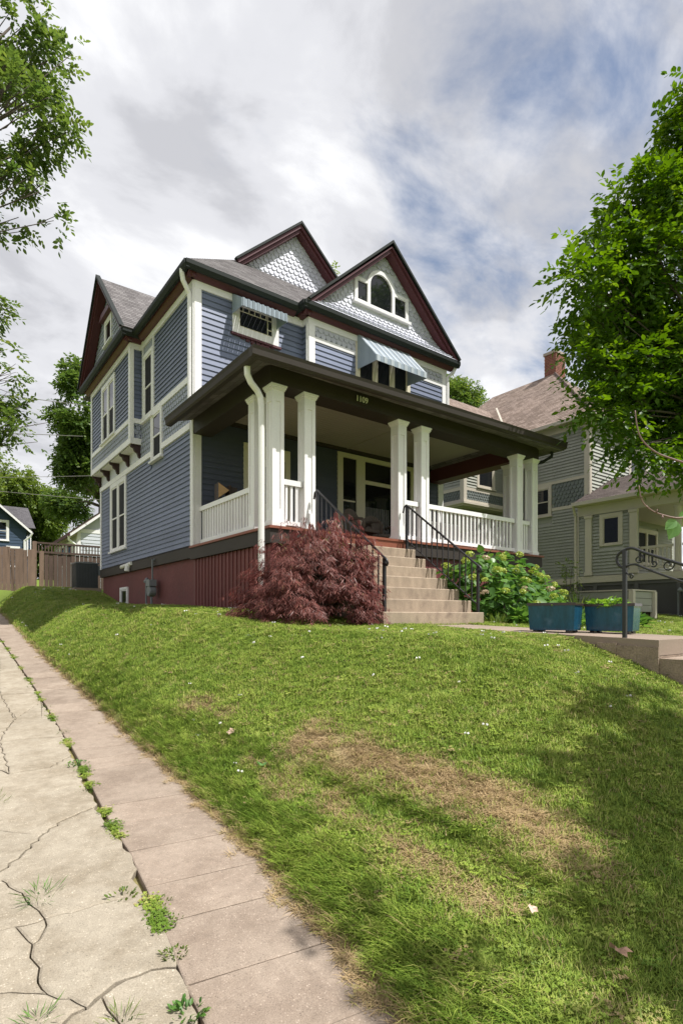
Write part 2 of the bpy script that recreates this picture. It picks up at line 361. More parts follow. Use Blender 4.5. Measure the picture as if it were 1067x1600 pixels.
# ------------------------------------------------------------------ object helpers
ORG = {}
def tag(o, label=None, cat=None, group=None, kind=None):
    if label: o['label'] = label
    if cat: o['category'] = cat
    if group: o['group'] = group
    if kind: o['kind'] = kind
    return o
def thing(name, loc, label, cat, group=None):
    o = bpy.data.objects.new(name, None); COL.objects.link(o)
    o.location = loc; o.empty_display_size = .2
    ORG[o.name] = Vector(loc)
    return tag(o, label, cat, group)
def link_mesh(name, me, parent=None, loc=None):
    """object sharing mesh data ME; LOC is the world place of the mesh origin"""
    o = bpy.data.objects.new(name, me); COL.objects.link(o)
    w = Vector(loc) if loc is not None else Vector((0, 0, 0))
    if parent is not None:
        o.parent = parent
        o.location = w - ORG[parent.name]
    else:
        o.location = w
    ORG[o.name] = w
    return o
class MB:
    def __init__(s): s.v = []; s.f = []; s.uv = []
    def add(s, vs, fs, uv=None):
        n = len(s.v); s.v += [tuple(p) for p in vs]; s.f += [tuple(i + n for i in f) for f in fs]
        if uv: s.uv += uv
        return s
    def box(s, x0, x1, y0, y1, z0, z1):
        if x0 > x1: x0, x1 = x1, x0
        if y0 > y1: y0, y1 = y1, y0
        if z0 > z1: z0, z1 = z1, z0
        v = [(x, y, z) for z in (z0, z1) for y in (y0, y1) for x in (x0, x1)]
        return s.add(v, [(0, 2, 3, 1), (4, 5, 7, 6), (0, 1, 5, 4), (2, 6, 7, 3), (0, 4, 6, 2), (1, 3, 7, 5)])
    def hexa(s, lo, hi):
        """two quads (4 points each, same winding) joined into a solid"""
        return s.add(list(lo) + list(hi), [(3, 2, 1, 0), (4, 5, 6, 7), (0, 1, 5, 4), (1, 2, 6, 5), (2, 3, 7, 6), (3, 0, 4, 7)])
    def extr(s, poly, d):
        """polygon (3d points) extruded by vector d"""
        n = len(poly); d = Vector(d)
        a = [Vector(p) for p in poly]; b = [p + d for p in a]
        fs = [tuple(range(n - 1, -1, -1)), tuple(range(n, 2 * n))] + [(i, (i + 1) % n, n + (i + 1) % n, n + i) for i in range(n)]
        return s.add(a + b, fs)
    def tube(s, pts, r, n=6, cap=True):
        pts = [Vector(p) for p in pts]
        rs = r if isinstance(r, (list, tuple)) else [r] * len(pts)
        rings = []
        up = Vector((0, 0, 1))
        prev = None
        for i, p in enumerate(pts):
            d = (pts[min(i + 1, len(pts) - 1)] - pts[max(i - 1, 0)])
            d = d.normalized() if d.length > 1e-9 else up
            if prev is None:
                a = d.cross(up)
                if a.length < 1e-3: a = d.cross(Vector((1, 0, 0)))
                a.normalize()
            else:
                a = prev - d * prev.dot(d)
                if a.length < 1e-4: a = d.cross(up)
                a.normalize()
            prev = a; b = d.cross(a)
            rings.append([p + a * (rs[i] * math.cos(2 * math.pi * (k + .5) / n)) + b * (rs[i] * math.sin(2 * math.pi * (k + .5) / n)) for k in range(n)])
        vs = [q for g in rings for q in g]; fs = []
        for i in range(len(rings) - 1):
            for k in range(n):
                k2 = (k + 1) % n
                fs.append((i * n + k, i * n + k2, (i + 1) * n + k2, (i + 1) * n + k))
        if cap:
            fs.append(tuple(range(n - 1, -1, -1))); m = (len(rings) - 1) * n; fs.append(tuple(m + k for k in range(n)))
        return s.add(vs, fs)
    def lathe(s, prof, c=(0, 0, 0), n=10):
        vs = []; fs = []
        for (r, z) in prof:
            for k in range(n):
                a = 2 * math.pi * k / n
                vs.append((c[0] + r * math.cos(a), c[1] + r * math.sin(a), c[2] + z))
        for i in range(len(prof) - 1):
            for k in range(n):
                k2 = (k + 1) % n
                fs.append((i * n + k, i * n + k2, (i + 1) * n + k2, (i + 1) * n + k))
        fs.append(tuple(range(n - 1, -1, -1))); m = (len(prof) - 1) * n; fs.append(tuple(m + k for k in range(n)))
        return s.add(vs, fs)
    def mesh(s, name, mat, org=(0, 0, 0), smooth=False):
        me = bpy.data.meshes.new(name)
        o = Vector(org)
        me.from_pydata([tuple(Vector(p) - o) for p in s.v], [], s.f)
        if s.uv:
            l = me.uv_layers.new(name='uv')
            l.data.foreach_set('uv', np.array(s.uv, dtype=np.float32).ravel())
        if mat: me.materials.append(mat)
        if smooth: me.shade_smooth()
        me.update()
        return me
    def build(s, name, mat, parent=None, smooth=False, org=None):
        if org is None: org = ORG[parent.name] if parent is not None else (0, 0, 0)
        return link_mesh(name, s.mesh(name, mat, org, smooth), parent, org)
def mesh_np(name, V, F, mat, tint=None, org=(0, 0, 0), smooth=False):
    me = bpy.data.meshes.new(name)
    V = np.asarray(V, dtype=np.float32) - np.asarray(org, dtype=np.float32)
    F = np.asarray(F, dtype=np.int32)
    k = F.shape[1]
    me.vertices.add(len(V)); me.vertices.foreach_set('co', V.ravel())
    me.loops.add(F.size); me.loops.foreach_set('vertex_index', F.ravel())
    me.polygons.add(len(F)); me.polygons.foreach_set('loop_start', np.arange(0, F.size, k, dtype=np.int32))
    me.update(calc_edges=True)
    if tint is not None:
        a = me.attributes.new('tint', 'FLOAT', 'POINT'); a.data.foreach_set('value', np.asarray(tint, dtype=np.float32))
    if mat: me.materials.append(mat)
    if smooth: me.shade_smooth()
    return me

# facade frames: u along the wall, w outwards, z up -> world
def FX(c):   # wall that faces -X
    return lambda u, w, z: (c - w, u, z)
def FY(c):   # wall that faces -Y
    return lambda u, w, z: (u, c - w, z)
def fbox(mb, fr, u0, u1, w0, w1, z0, z1):
    a = fr(u0, w0, z0); b = fr(u1, w1, z1)
    return mb.box(a[0], b[0], a[1], b[1], a[2], b[2])
def fobj(name, mat, parent, fr, *boxes):
    mb = MB()
    for b in boxes: fbox(mb, fr, *b)
    return mb.build(name, mat, parent)

_board_cache = {}
jr = random.Random(17)
def siding(parent, fr, facing, u0, u1, z0, z1, exp, mat, holes=(), name='siding_board', th=.028, clip=None, groove=.018):
    """clapboards, one object each; HOLES are (u0,u1,z0,z1) openings; CLIP(z) -> (u0,u1)"""
    z = z0; n = 0
    while z < z1 - .01:
        zt = min(z + exp, z1)
        spans = [(u0, u1)] if clip is None else [clip(z)]
        for (a, b, c, d) in holes:
            if d > z + .01 and c < zt - .01:
                nx = []
                for (p, q) in spans:
                    if b <= p or a >= q: nx.append((p, q)); continue
                    if a > p: nx.append((p, a))
                    if b < q: nx.append((b, q))
                spans = nx
        cut = []
        for (p, q) in spans:      # long runs are pieced from two boards
            if q - p > 2.4 and jr.random() < .6:
                m = p + round((q - p) * jr.uniform(.25, .75) / .3) * .3
                if p + .3 < m < q - .3: cut += [(p, m - .002), (m + .002, q)]; continue
            cut.append((p, q))
        for (p, q) in cut:
            if q - p < .03: continue
            key = (facing, round(q - p, 3), round(zt - z, 3), mat.name, th)
            me = _board_cache.get(key)
            if me is None:
                ln = q - p; h = zt - z + .012
                prof = [(0, groove), (th, 0), (th * .16, h), (0, h)]
                f0 = FX(0) if facing == 'X' else FY(0)
                lo = [f0(0, w, zz) for (w, zz) in prof]; hi = [f0(ln, w, zz) for (w, zz) in prof]
                mb = MB(); mb.hexa(lo, hi); me = mb.mesh(name, mat); _board_cache[key] = me
            link_mesh(name, me, parent, fr(p, 0, z)); n += 1
        z += exp
    return n

_shingle_cache = {}
def shingle_mesh(w, h, mat, th=.012, facing='Y', round_=True):
    key = (w, h, mat.name, facing, round_)
    if key in _shingle_cache: return _shingle_cache[key]
    a = w * .5 * .96
    if round_:
        lowp = [(-a, -h * .45), (-a * .8, -h * .78), (-a * .42, -h * .96), (0, -h), (a * .42, -h * .96), (a * .8, -h * .78), (a, -h * .45)]
    else:
        lowp = [(-a, -h), (a, -h)]
    poly = lowp + [(a, h * .35), (-a, h * .35)]
    f0 = FX(0) if facing == 'X' else FY(0)
    # thick at the butt, thin at the head
    front = [f0(u, .036 if z < 0 else .004, z) for (u, z) in poly]; back = [f0(u, -.004, z) for (u, z) in poly]
    mb = MB(); n = len(poly)
    mb.add(back + front, [tuple(range(n)), tuple(range(2 * n - 1, n - 1, -1))] + [((i + 1) % n, i, n + i, n + (i + 1) % n) for i in range(n)])
    me = mb.mesh('fish_scale_shingle', mat); _shingle_cache[key] = me
    return me
def shingles(parent, fr, facing, u0, u1, z0, z1, mat, w=.125, h=.125, inside=None, flare=None, joined=True, holes=(), limit=300, name='shingle'):
    """fish-scale courses; JOINED puts them in one stuff part"""
    me = shingle_mesh(w, h, mat, facing=facing)
    if joined:
        vv = np.array([v.co[:] for v in me.vertices]); ff = [tuple(p.vertices) for p in me.polygons]
    mb = MB(); cnt = 0
    rows = int(math.ceil((z1 - z0) / h))
    for r in range(rows):
        zb = z0 + r * h
        off = (r % 2) * w * .5
        k = -1
        while True:
            u = u0 + off + (k + .5) * w; k += 1
            if u > u1 + w * .25: break
            if u < u0 - w * .1: continue
            zt = zb + h
            if inside and not inside(u, zb + h * .3): continue
            if any(a < u < b and c < zt - h * .3 and d > zb + h * .35 for (a, b, c, d) in holes): continue
            wof = flare(zt) if flare else 0.
            if joined or cnt >= limit:
                o = np.array(fr(u, wof, zt)); mb.add((np.array([v.co[:] for v in me.vertices]) + o).tolist(), [tuple(p.vertices) for p in me.polygons])
            else:
                q = link_mesh(name, me, parent, fr(u, wof, zt))
                if flare: q.rotation_euler = (-math.atan2(flare(zb) - wof, h), 0, 0)
            cnt += 1
    if mb.v:
        o = mb.build('shingle_courses', mat, parent); o['kind'] = 'stuff'
    return cnt

def window(parent, fr, u0, u1, z0, z1, cas=.10, lights=1, hung=True, mat=None, sill=True, glass=None, upper=None, name='window', depth=.05, head=None, split=.5):
    """frame (the part) with sash, pane and sill as its sub-parts; several lights side by side"""
    mat = mat or WHITE; glass = glass or (GLASS2 if hung else GLASS); upper = upper or GLASS
    head = cas if head is None else head
    mb = MB()
    w = (u1 - u0)
    fbox(mb, fr, u0, u0 + cas, .0, depth, z0, z1); fbox(mb, fr, u1 - cas, u1, .0, depth, z0, z1)
    fbox(mb, fr, u0 + cas, u1 - cas, 0, depth, z1 - head, z1); fbox(mb, fr, u0 + cas, u1 - cas, 0, depth * .96, z0, z0 + .05)
    iw = (w - 2 * cas - (lights - 1) * cas) / lights
    xs = []
    for k in range(lights):
        a = u0 + cas + k * (iw + cas); xs.append((a, a + iw))
        if k: fbox(mb, fr, a - cas, a, 0, depth, z0 + .05, z1 - head)
    o = mb.build(name, mat, parent)
    zi0, zi1 = z0 + .05, z1 - head
    zm = zi0 + (zi1 - zi0) * split
    for (a, b) in xs:
        ms = MB(); t = .035
        fbox(ms, fr, a, a + t, .0, depth * .6, zi0, zi1); fbox(ms, fr, b - t, b, .0, depth * .6, zi0, zi1)
        fbox(ms, fr, a + t, b - t, 0, depth * .6, zi0, zi0 + .05); fbox(ms, fr, a + t, b - t, 0, depth * .58, zi1 - .04, zi1)
        if hung: fbox(ms, fr, a + t, b - t, 0, depth * .66, zm - .02, zm + .02)
        ms.build('sash', mat, o)
        if hung:
            fobj('pane', glass, o, fr, (a + t, b - t, 0, depth * .30, zi0 + .05, zm - .02))
            fobj('pane', upper, o, fr, (a + t, b - t, 0, depth * .42, zm + .02, zi1 - .04))
        else:
            fobj('pane', glass, o, fr, (a + t, b - t, 0, depth * .35, zi0 + .05, zi1 - .04))
    if sill: fobj('sill', mat, o, fr, (u0 - .04, u1 + .04, 0, depth + .05, z0 - .045, z0))
    return o

def roof_slope(parent, pts, mat, exp=.14, name='shingle_courses', th=.052, groove=.036):
    """one planar roof slope: PTS[0]->PTS[1] is the eave; sheet + lapped shingle courses"""
    P = [Vector(p) for p in pts]
    eu = (P[1] - P[0]).normalized()
    nrm = None
    for k in range(2, len(P)):
        c = eu.cross(P[k] - P[0])
        if c.length > 1e-4: nrm = c.normalized(); break
    if nrm.z < 0: nrm = -nrm
    ev = nrm.cross(eu)
    if ev.z < 0: ev = -ev
    uv = [((p - P[0]).dot(eu), (p - P[0]).dot(ev)) for p in P]
    mb = MB()
    n = len(P); lowr = [p - nrm * th for p in P]
    idx = list(range(n))
    mb.add(P + lowr, [tuple(idx), tuple(i + n for i in reversed(idx))] + [(i, (i + 1) % n, n + (i + 1) % n, n + i) for i in range(n)],
           [uv[i] for i in idx] + [uv[i] for i in reversed(idx)] + sum([[uv[i], uv[(i + 1) % n], uv[(i + 1) % n], uv[i]] for i in range(n)], []))
    def clip(poly, v, keep_above):
        res = []
        for i in range(len(poly)):
            a, b = poly[i], poly[(i + 1) % len(poly)]
            ia = (a[1] >= v) == keep_above; ib = (b[1] >= v) == keep_above
            if ia: res.append(a)
            if ia != ib:
                t = (v - a[1]) / (b[1] - a[1]); res.append((a[0] + t * (b[0] - a[0]), v))
        return res
    vmax = max(q[1] for q in uv); v = 0.0
    while v < vmax - .02:
        pl = clip(clip(uv, v, True), v + exp, False)
        if len(pl) >= 3:
            V = [P[0] + eu * a + ev * b + nrm * (.003 + .005 * max(0., 1 - (b - v) / exp)) for (a, b) in pl]
            mb.add(V, [tuple(range(len(pl)))], list(pl))
            us = [a for (a, b) in pl if abs(b - v) < 1e-4]
            if len(us) >= 2:
                a0, a1 = min(us), max(us)
                q = [P[0] + eu * a0 + ev * v + nrm * .001, P[0] + eu * a1 + ev * v + nrm * .001, P[0] + eu * a1 + ev * v + nrm * .008, P[0] + eu * a0 + ev * v + nrm * .008]
                mb.add(q, [(0, 1, 2, 3)], [(a0, v + .001)] * 2 + [(a1, v + .001)] * 2)
        v += exp
    o = mb.build(name, mat, parent); o['kind'] = 'stuff'
    return o

# ------------------------------------------------------------------ terrain
FWX, FWY = .601, .799
def Zd(d):
    d = np.asarray(d, dtype=float)
    return np.where(d < 6, .038 * (np.maximum(d, 0) - 2) * (d > 0) + 0 * d - .076 * (d <= 0), .152 + .11 * (d - 6))
_xr = np.array([(-3, .9), (0, 1.20), (1.47, 1.42), (3.1, 1.63), (5.5, 1.79), (7.7, 1.84), (11.6, 1.87), (23.2, 2.10), (40, 2.4)])
_xl = np.array([(-3, .35), (0, .62), (2.1, .83), (3.3, .985), (4.3, 1.04), (6.0, 1.19), (8.2, 1.28), (10.9, 1.35), (16, 1.44), (40, 1.9)])
def XR(y): return np.interp(y, _xr[:, 0], _xr[:, 1])
def XL(y): return np.interp(y, _xl[:, 0], _xl[:, 1])
_wx = np.array([(0, 3.2), (3, 2.9), (5, 2.2), (7, 1.5), (9, 1.15), (14, 1.1), (20, 1.0), (26, .9)])
_py = np.array([(-1, 1.22), (3, 1.24), (5, 1.30), (6.2, 1.36), (8.3, 1.57), (11.5, 1.70), (15, 1.76), (17.5, 1.92), (19.3, 2.28), (22, 2.5), (24.5, 2.62), (30, 2.8), (60, 3.6), (200, 5)])
def ss(t):
    t = np.clip(t, 0, 1); return t * t * (3 - 2 * t)
def bumps(x, y):
    return (np.sin(x * 2.1 + y * 1.3) * .5 + np.sin(x * -1.7 + y * 2.9 + 1.3) * .35 + np.sin(x * 5.3 + y * 4.1 + .4) * .2 + np.sin(x * 7.9 - y * 6.3) * .12)
def G(x, y):
    x = np.asarray(x, dtype=float); y = np.asarray(y, dtype=float)
    xr = XR(y)
    base = Zd(FWX * np.minimum(x, xr) + FWY * y)
    P = np.interp(y, _py[:, 0], _py[:, 1])
    sx = np.clip((x - xr) / np.interp(y, _wx[:, 0], _wx[:, 1]), 0, 1)
    sy = np.clip((y - .7) / 2.95, 0, 1)
    f = lambda s: 1 - (1 - s) ** 1.25
    S = f(sx) * f(sy)
    lw = base + (np.maximum(P, base) - base) * S + .009 * bumps(x, y) * np.clip((x - xr) * 2, 0, 1)
    # mown lip along the crest of the bank
    xa = np.interp(y, [1.5, 2.3, 3.0, 3.7, 5.0, 6.2], [2.50, 2.50, 2.38, 2.28, 2.26, 2.22])
    lip = 1 / (1 + np.exp(-np.clip((x - xa) / .035, -30, 30)))
    lw = lw + (.055 * lip - .03) * np.exp(-np.clip(np.abs(x - xa) / .5, 0, 20)) * ss((6.6 - y) / .8) * ss((y - 1.1) / .5)
    # under the slabs of drive and strip
    under = base - .045
    t = ss((x - xr + .03) / .03)
    z = under * (1 - t) + lw * t
    dl = XL(y) - 3.6
    t2 = ss((dl - x + .03) / .06)
    z = z * (1 - t2) + (Zd(FWX * x + FWY * y) + .02) * t2
    return z
def g1(x, y): return float(G(x, y))
def pave(x, y):     # top of the paved surface
    return Zd(FWX * np.asarray(x) + FWY * np.asarray(y))

# scalped, sun-burnt places on the bank
def seg_d(x, y, pts):
    best = np.full(np.shape(x), 1e9)
    for (ax, ay), (bx, by) in zip(pts[:-1], pts[1:]):
        dx_, dy_ = bx - ax, by - ay
        t = np.clip(((x - ax) * dx_ + (y - ay) * dy_) / (dx_ * dx_ + dy_ * dy_), 0, 1)
        best = np.minimum(best, np.hypot(x - ax - t * dx_, y - ay - t * dy_))
    return best
DRYP = [([(2.30, 5.95), (2.40, 5.0)], .11, .7), ([(2.42, 3.75), (2.60, 3.0), (2.74, 2.3), (2.74, 1.65)], .26, 1.), ([(2.14, 4.1), (2.10, 3.3)], .11, .6), ([(2.12, 3.0), (2.17, 2.3), (2.13, 1.7)], .12, .7), ([(2.4, 2.3), (2.45, 1.7)], .10, .35)]
def dryness(x, y):
    nz = .5 + .5 * np.clip(bumps(x * 3.1 + 4, y * 3.3), -1, 1)
    d = np.zeros(np.shape(x))
    for pts, r, k in DRYP:
        q = seg_d(x, y, pts) + (nz - .5) * .16
        d = np.maximum(d, k * np.clip(1.25 - q / r, 0, 1))
    e = x - XR(y)
    d = np.maximum(d, np.clip(1.1 - np.abs(e) / .075, 0, 1) * .8 * (.6 + .4 * np.sin(y * 6.1) * np.sin(y * 2.3 + 1)))
    return d

# ------------------------------------------------------------------ ground sheet
def ground():
    xs = np.concatenate([np.array([-180, -90, -40, -20, -12, -8, -6, -4.5, -3.6, -3]), np.arange(-2.6, .6, .2), np.arange(.6, 4.6, .06), np.arange(4.6, 9, .12), np.arange(9, 22, .4), np.array([22, 24, 27, 31, 40, 55, 90, 180])])
    ys = np.concatenate([np.array([-180, -90, -40, -20, -10, -5, -2.5, -1.2]), np.arange(-.6, 7, .07), np.arange(7, 14, .12), np.arange(14, 27, .25), np.array([27, 28.5, 30, 34, 40, 50, 65, 90, 180, 300])])
    X, Y = np.meshgrid(xs, ys)
    Z = G(X, Y)
    far = ss((np.hypot(X, Y) - 70) / 60)
    Z = Z * (1 - far) + np.clip(Z, -1, 4) * far
    V = np.stack([X, Y, Z], -1).reshape(-1, 3)
    nx, ny = len(xs), len(ys)
    i = (np.arange(ny - 1)[:, None] * nx + np.arange(nx - 1)[None, :]).ravel()
    F = np.stack([i, i + 1, i + nx + 1, i + nx], -1)
    me = mesh_np('lawn', V, F, LAWNM, smooth=True)
    a = me.attributes.new('dry', 'FLOAT', 'POINT')
    dr = dryness(X, Y)
    pv = (X < XR(Y) + .03) & (X > XL(Y) - 3.6)
    a.data.foreach_set('value', np.where(pv, .7, dr).astype(np.float32).ravel())
    o = link_mesh('lawn', me); tag(o, 'green lawn rising in a mown bank from the paved drive to the house', None, None, 'structure')
ground()

# ------------------------------------------------------------------ drive and edging strip, slab by slab
def slab(poly, parent, mat, name, th=.11, lift=0., gap=.012, rnd=.006, wob=0.):
    """flag from a plan polygon, shrunk by the joint, with an eased arris"""
    if wob:
        fine = []
        for a, b in zip(poly, list(poly[1:]) + [poly[0]]):
            a, b = Vector((a[0], a[1])), Vector((b[0], b[1])); k = max(1, int((b - a).length / .045)) if max(a.x, b.x) > -.6 else 1
            fine += [a.lerp(b, i / k) for i in range(k)]
        poly = [(p.x + wob * (math.sin(p.x * 61 + p.y * 23) + .7 * math.sin(p.y * 97 - p.x * 41)), p.y + wob * (math.sin(p.y * 71 + p.x * 37 + 1) + .7 * math.sin(p.x * 113 + 2))) for p in fine]
    P = [Vector((p[0], p[1])) for p in poly]; n = len(P)
    ar = sum(P[i].x * P[(i + 1) % n].y - P[(i + 1) % n].x * P[i].y for i in range(n))
    if ar < 0: P.reverse()
    def inset(d):
        res = []
        for i in range(n):
            a, b, c = P[i - 1], P[i], P[(i + 1) % n]
            e1 = (b - a).normalized(); e2 = (c - b).normalized()
            n1 = Vector((-e1.y, e1.x)); n2 = Vector((-e2.y, e2.x))
            m = n1 + n2; k = max(.5, m.dot(n1)) if m.length > 1e-6 else 1
            res.append(b + m * (d / k))
        return res
    o = inset(gap); t = inset(gap + rnd * 1.6)
    z = lambda p: float(pave(p.x, p.y)) + lift
    mb = MB()
    lo = [(p.x, p.y, z(p) - th) for p in o]; md = [(p.x, p.y, z(p) - rnd) for p in o]; hi = [(p.x, p.y, z(p)) for p in t]
    mb.add(lo + md + hi, [tuple(2 * n + i for i in range(n))] + [(i, (i + 1) % n, n + (i + 1) % n, n + i) for i in range(n)] + [(n + i, n + (i + 1) % n, 2 * n + (i + 1) % n, 2 * n + i) for i in range(n)])
    return mb.build(name, mat, parent)
def ragged(a, b, amp, step=.12, seed=0):
    r = random.Random(seed); a = Vector(a); b = Vector(b); n = max(1, int((b - a).length / step))
    d = (b - a); q = Vector((-d.y, d.x)).normalized() if d.length > 0 else Vector((0, 0))
    return [a + d * (i / n) + (q * r.uniform(-amp, amp) if 0 < i < n else q * 0) for i in range(n + 1)]

strip = bpy.data.objects.new('edging_strip', None); COL.objects.link(strip); ORG[strip.name] = Vector((0, 0, 0))
tag(strip, 'narrow strip of pinkish concrete slabs along the lawn edge', None, None, 'structure')
joints = [-1.6, -.5, .55, 1.70, 2.14, 2.62, 3.0, 3.48, 3.95, 4.35, 4.85, 5.35, 5.72, 6.10, 6.5, 6.95, 7.4, 7.8, 8.25, 8.75, 9.2, 9.7, 10.2, 10.7, 11.7, 12.8, 14, 15.2, 16.5, 17.8, 19.2, 20.7, 22.3, 24, 25.8]
for i, (y0, y1) in enumerate(zip(joints[:-1], joints[1:])):
    sk = .10   # joints run slightly askew
    A = (float(XL(y0)), y0 + .02); B = (float(XR(y0)), y0 - sk); C = (float(XR(y1)), y1 - sk); D = (float(XL(y1)), y1 + .02)
    poly = ragged(A, B, .004, .2, i)[:-1] + ragged(B, C, .006, .2, 50 + i)[:-1] + ragged(C, D, .004, .2, i + 1)[::1][:-1] + ragged(D, A, .006, .2, 90 + i)[:-1]
    slab(poly, strip, STRIP, 'slab', lift=random.uniform(-.003, .003), gap=.0035, rnd=.004)

drive = bpy.data.objects.new('driveway', None); COL.objects.link(drive); ORG[drive.name] = Vector((0, 0, 0))
tag(drive, 'old cracked concrete driveway with weeds in its joints', None, None, 'structure')
LX = -2.2
DP = [
 [(.558, 2.31), (.657, 2.353), (.757, 2.345), (.864, 2.294), (.845, 2.121), (.80, 1.934), (.70, 1.2), (.5, 1.2), (.57, 2.107), (.566, 2.229)],
 [(.487, 2.28), (.558, 2.31), (.566, 2.229), (.57, 2.107), (.5, 1.2), (LX, 1.2), (LX, 1.9), (.1, 1.9), (.392, 2.241)],
 [(.383, 2.442), (.45, 2.366), (.487, 2.28), (.392, 2.241), (.1, 1.9), (LX, 1.9), (LX, 2.6), (.232, 2.567)],
 [(.932, 2.969), (.956, 2.802), (.96, 2.634), (.907, 2.455), (.864, 2.294), (.757, 2.345), (.657, 2.353), (.563, 2.332), (.487, 2.28), (.45, 2.366), (.383, 2.442), (.368, 2.589), (.377, 2.83), (.443, 2.897), (.474, 3.026), (.54, 3.017), (.642, 3.009), (.799, 3.002)],
 [(.377, 2.83), (.346, 2.946), (.335, 3.028), (.376, 3.022), (.474, 3.026), (.443, 2.897)],
 [(.377, 2.83), (.368, 2.589), (.383, 2.442), (.232, 2.567), (LX, 2.6), (LX, 3.05), (.275, 3.036), (.335, 3.028), (.346, 2.946)],
 [(.474, 3.026), (.395, 3.358), (.323, 3.574), (LX, 3.75), (LX, 3.05), (.275, 3.036), (.335, 3.028), (.376, 3.022)],
 [(.474, 3.026), (.54, 3.017), (.642, 3.009), (.799, 3.002), (.932, 2.969), (.91, 3.116), (.992, 3.323), (1.0, 3.582), (.994, 3.915), (1.007, 4.171), (1.01, 4.405), (.764, 4.271), (.616, 4.1), (.467, 3.857), (.333, 3.688), (LX, 3.9), (LX, 3.75), (.323, 3.574), (.395, 3.358)],
 [(.616, 4.1), (.558, 4.134), (.393, 4.342), (LX, 4.4), (LX, 3.9), (.333, 3.688), (.467, 3.857)],
 [(1.01, 4.405), (1.043, 4.507), (1.048, 5.0), (.794, 4.953), (.454, 5.016), (LX, 5.1), (LX, 4.4), (.393, 4.342), (.558, 4.134), (.616, 4.1), (.764, 4.271)],
 [(1.048, 5.0), (1.11, 5.443), (1.14, 5.954), (.908, 5.664), (.59, 5.678), (.53, 5.857), (LX, 5.9), (LX, 5.1), (.454, 5.016), (.794, 4.953)],
]
far_c = [[(1.14, 5.954), (.908, 5.664), (.59, 5.678), (.53, 5.857), (LX, 5.9)], [(1.225, 6.769), (.861, 6.911), (.63, 6.968), (LX, 7.0)], [(1.245, 7.447), (.969, 7.571), (.713, 7.347), (LX, 7.6)],
         [(1.265, 8.55), (1.048, 8.19), (.868, 7.84), (.713, 7.891), (LX, 8.3)], [(1.29, 9.158), (.855, 9.357), (LX, 9.2)], [(1.305, 9.841), (.995, 9.679), (.891, 9.955), (LX, 10)], [(1.335, 11.252), (1.029, 11.381), (LX, 11.4)], [(1.36, 12.775), (1.143, 12.639), (LX, 12.9)],
         [(1.39, 14.4), (.9, 14.5), (LX, 14.4)], [(1.42, 16.2), (.9, 16.1), (LX, 16.3)], [(1.5, 18.5), (LX, 18.5)], [(1.58, 21), (LX, 21)], [(1.68, 24), (LX, 24)], [(1.8, 30), (LX, 30)]]
for a, b in zip(far_c[:-1], far_c[1:]):
    sa, sb = a[len(a) // 2], b[len(b) // 2]
    if len(a) > 2 and len(b) > 2 and a[0][1] < 16:
        ia, ib = len(a) // 2, len(b) // 2
        DP.append(b[:ib + 1] + a[:ia + 1][::-1]); DP.append(b[ib:] + a[ia:][::-1])
    else: DP.append([p for p in b] + [p for p in reversed(a)])
DP.append([(.70, 1.2), (.55, .2), (.4, -1.5), (LX, -1.5), (LX, 1.2), (.5, 1.2)])
for i, poly in enumerate(DP):
    slab(poly, drive, DRIVE, 'slab', lift=random.uniform(-.007, .004), gap=.0040, rnd=.006, wob=.008)

# front walk at the top of the street steps
walk = bpy.data.objects.new('front_walk', None); COL.objects.link(walk); ORG[walk.name] = Vector((0, 0, 0))
tag(walk, 'concrete front walk between the porch steps and the street steps', None, None, 'structure')
for (y0, y1) in ((2.565, 3.75), (3.76, 4.95), (4.96, 6.10)):
    mb = MB(); za, zb = 1.255 + (y0 - 2.56) * .030, 1.255 + (y1 - 2.56) * .030
    mb.hexa([(6.0, y0, za - .16), (7.28, y0, za - .16), (7.28, y1, zb - .16), (6.0, y1, zb - .16)], [(6.0, y0, za), (7.28, y0, za), (7.28, y1, zb), (6.0, y1, zb)])
    mb.build('slab', WALK, walk)

# ------------------------------------------------------------------ the house
H0 = (4.65, 11.5, 1.6)
house = thing('house', H0, 'blue-grey two-storey Victorian house with white trim and a deep front porch', 'house')
XL_, XR_, YF, YB = 4.65, 12.30, 11.5, 19.45
YG = 11.25      # face of the gabled bay of the front
def P(name, mat, mb): return mb.build(name, mat, house)

# foundation and water table
P('foundation', FOUND, MB().box(4.70, 12.25, 11.56, 19.40, 1.0, 2.80))
mb = MB().box(4.615, 4.70, 11.62, 19.47, 2.78, 3.035); mb.add([(4.60, 11.62, 3.035), (4.65, 11.62, 3.07), (4.65, 19.47, 3.07), (4.60, 19.47, 3.035)], [(0, 1, 2, 3)])
P('water_table', CHAR, mb)
# the body
body = MB(); body.box(XL_ + .01, XR_ - .01, YF + .012, YB - .01, 2.8, 8.86)
bodyo = P('wall', NAVY, body)
fr = FX(XL_)
LWIN = (16.50, 18.20, 3.50, 5.60); W2 = (13.46, 14.28, 5.46, 6.72); W1 = (14.14, 14.93, 6.66, 8.42)
siding(bodyo, fr, 'X', 11.63, 19.35, 3.06, 5.60, .112, NAVY, holes=[LWIN, (13.40, 14.34, 5.38, 6.8)])
siding(bodyo, fr, 'X', 11.63, 15.15, 6.80, 8.66, .112, NAVY, holes=[(14.10, 15.0, 6.6, 8.7)])
shingles(bodyo, fr, 'X', 11.64, 15.16, 5.75, 6.67, BGREY, .15, .13, holes=[(13.40, 14.34, 5.3, 6.9)])
fobj('corner_board', WHITE, house, fr, (11.475, 11.63, 0, .044, 3.04, 8.66))
fobj('corner_board', WHITE, house, fr, (19.33, 19.45, 0, .044, 3.04, 5.60))
fobj('belt_course', WHITE, house, fr, (11.63, 13.46, 0, .052, 5.61, 5.75), (14.28, 19.45, 0, .052, 5.61, 5.75))
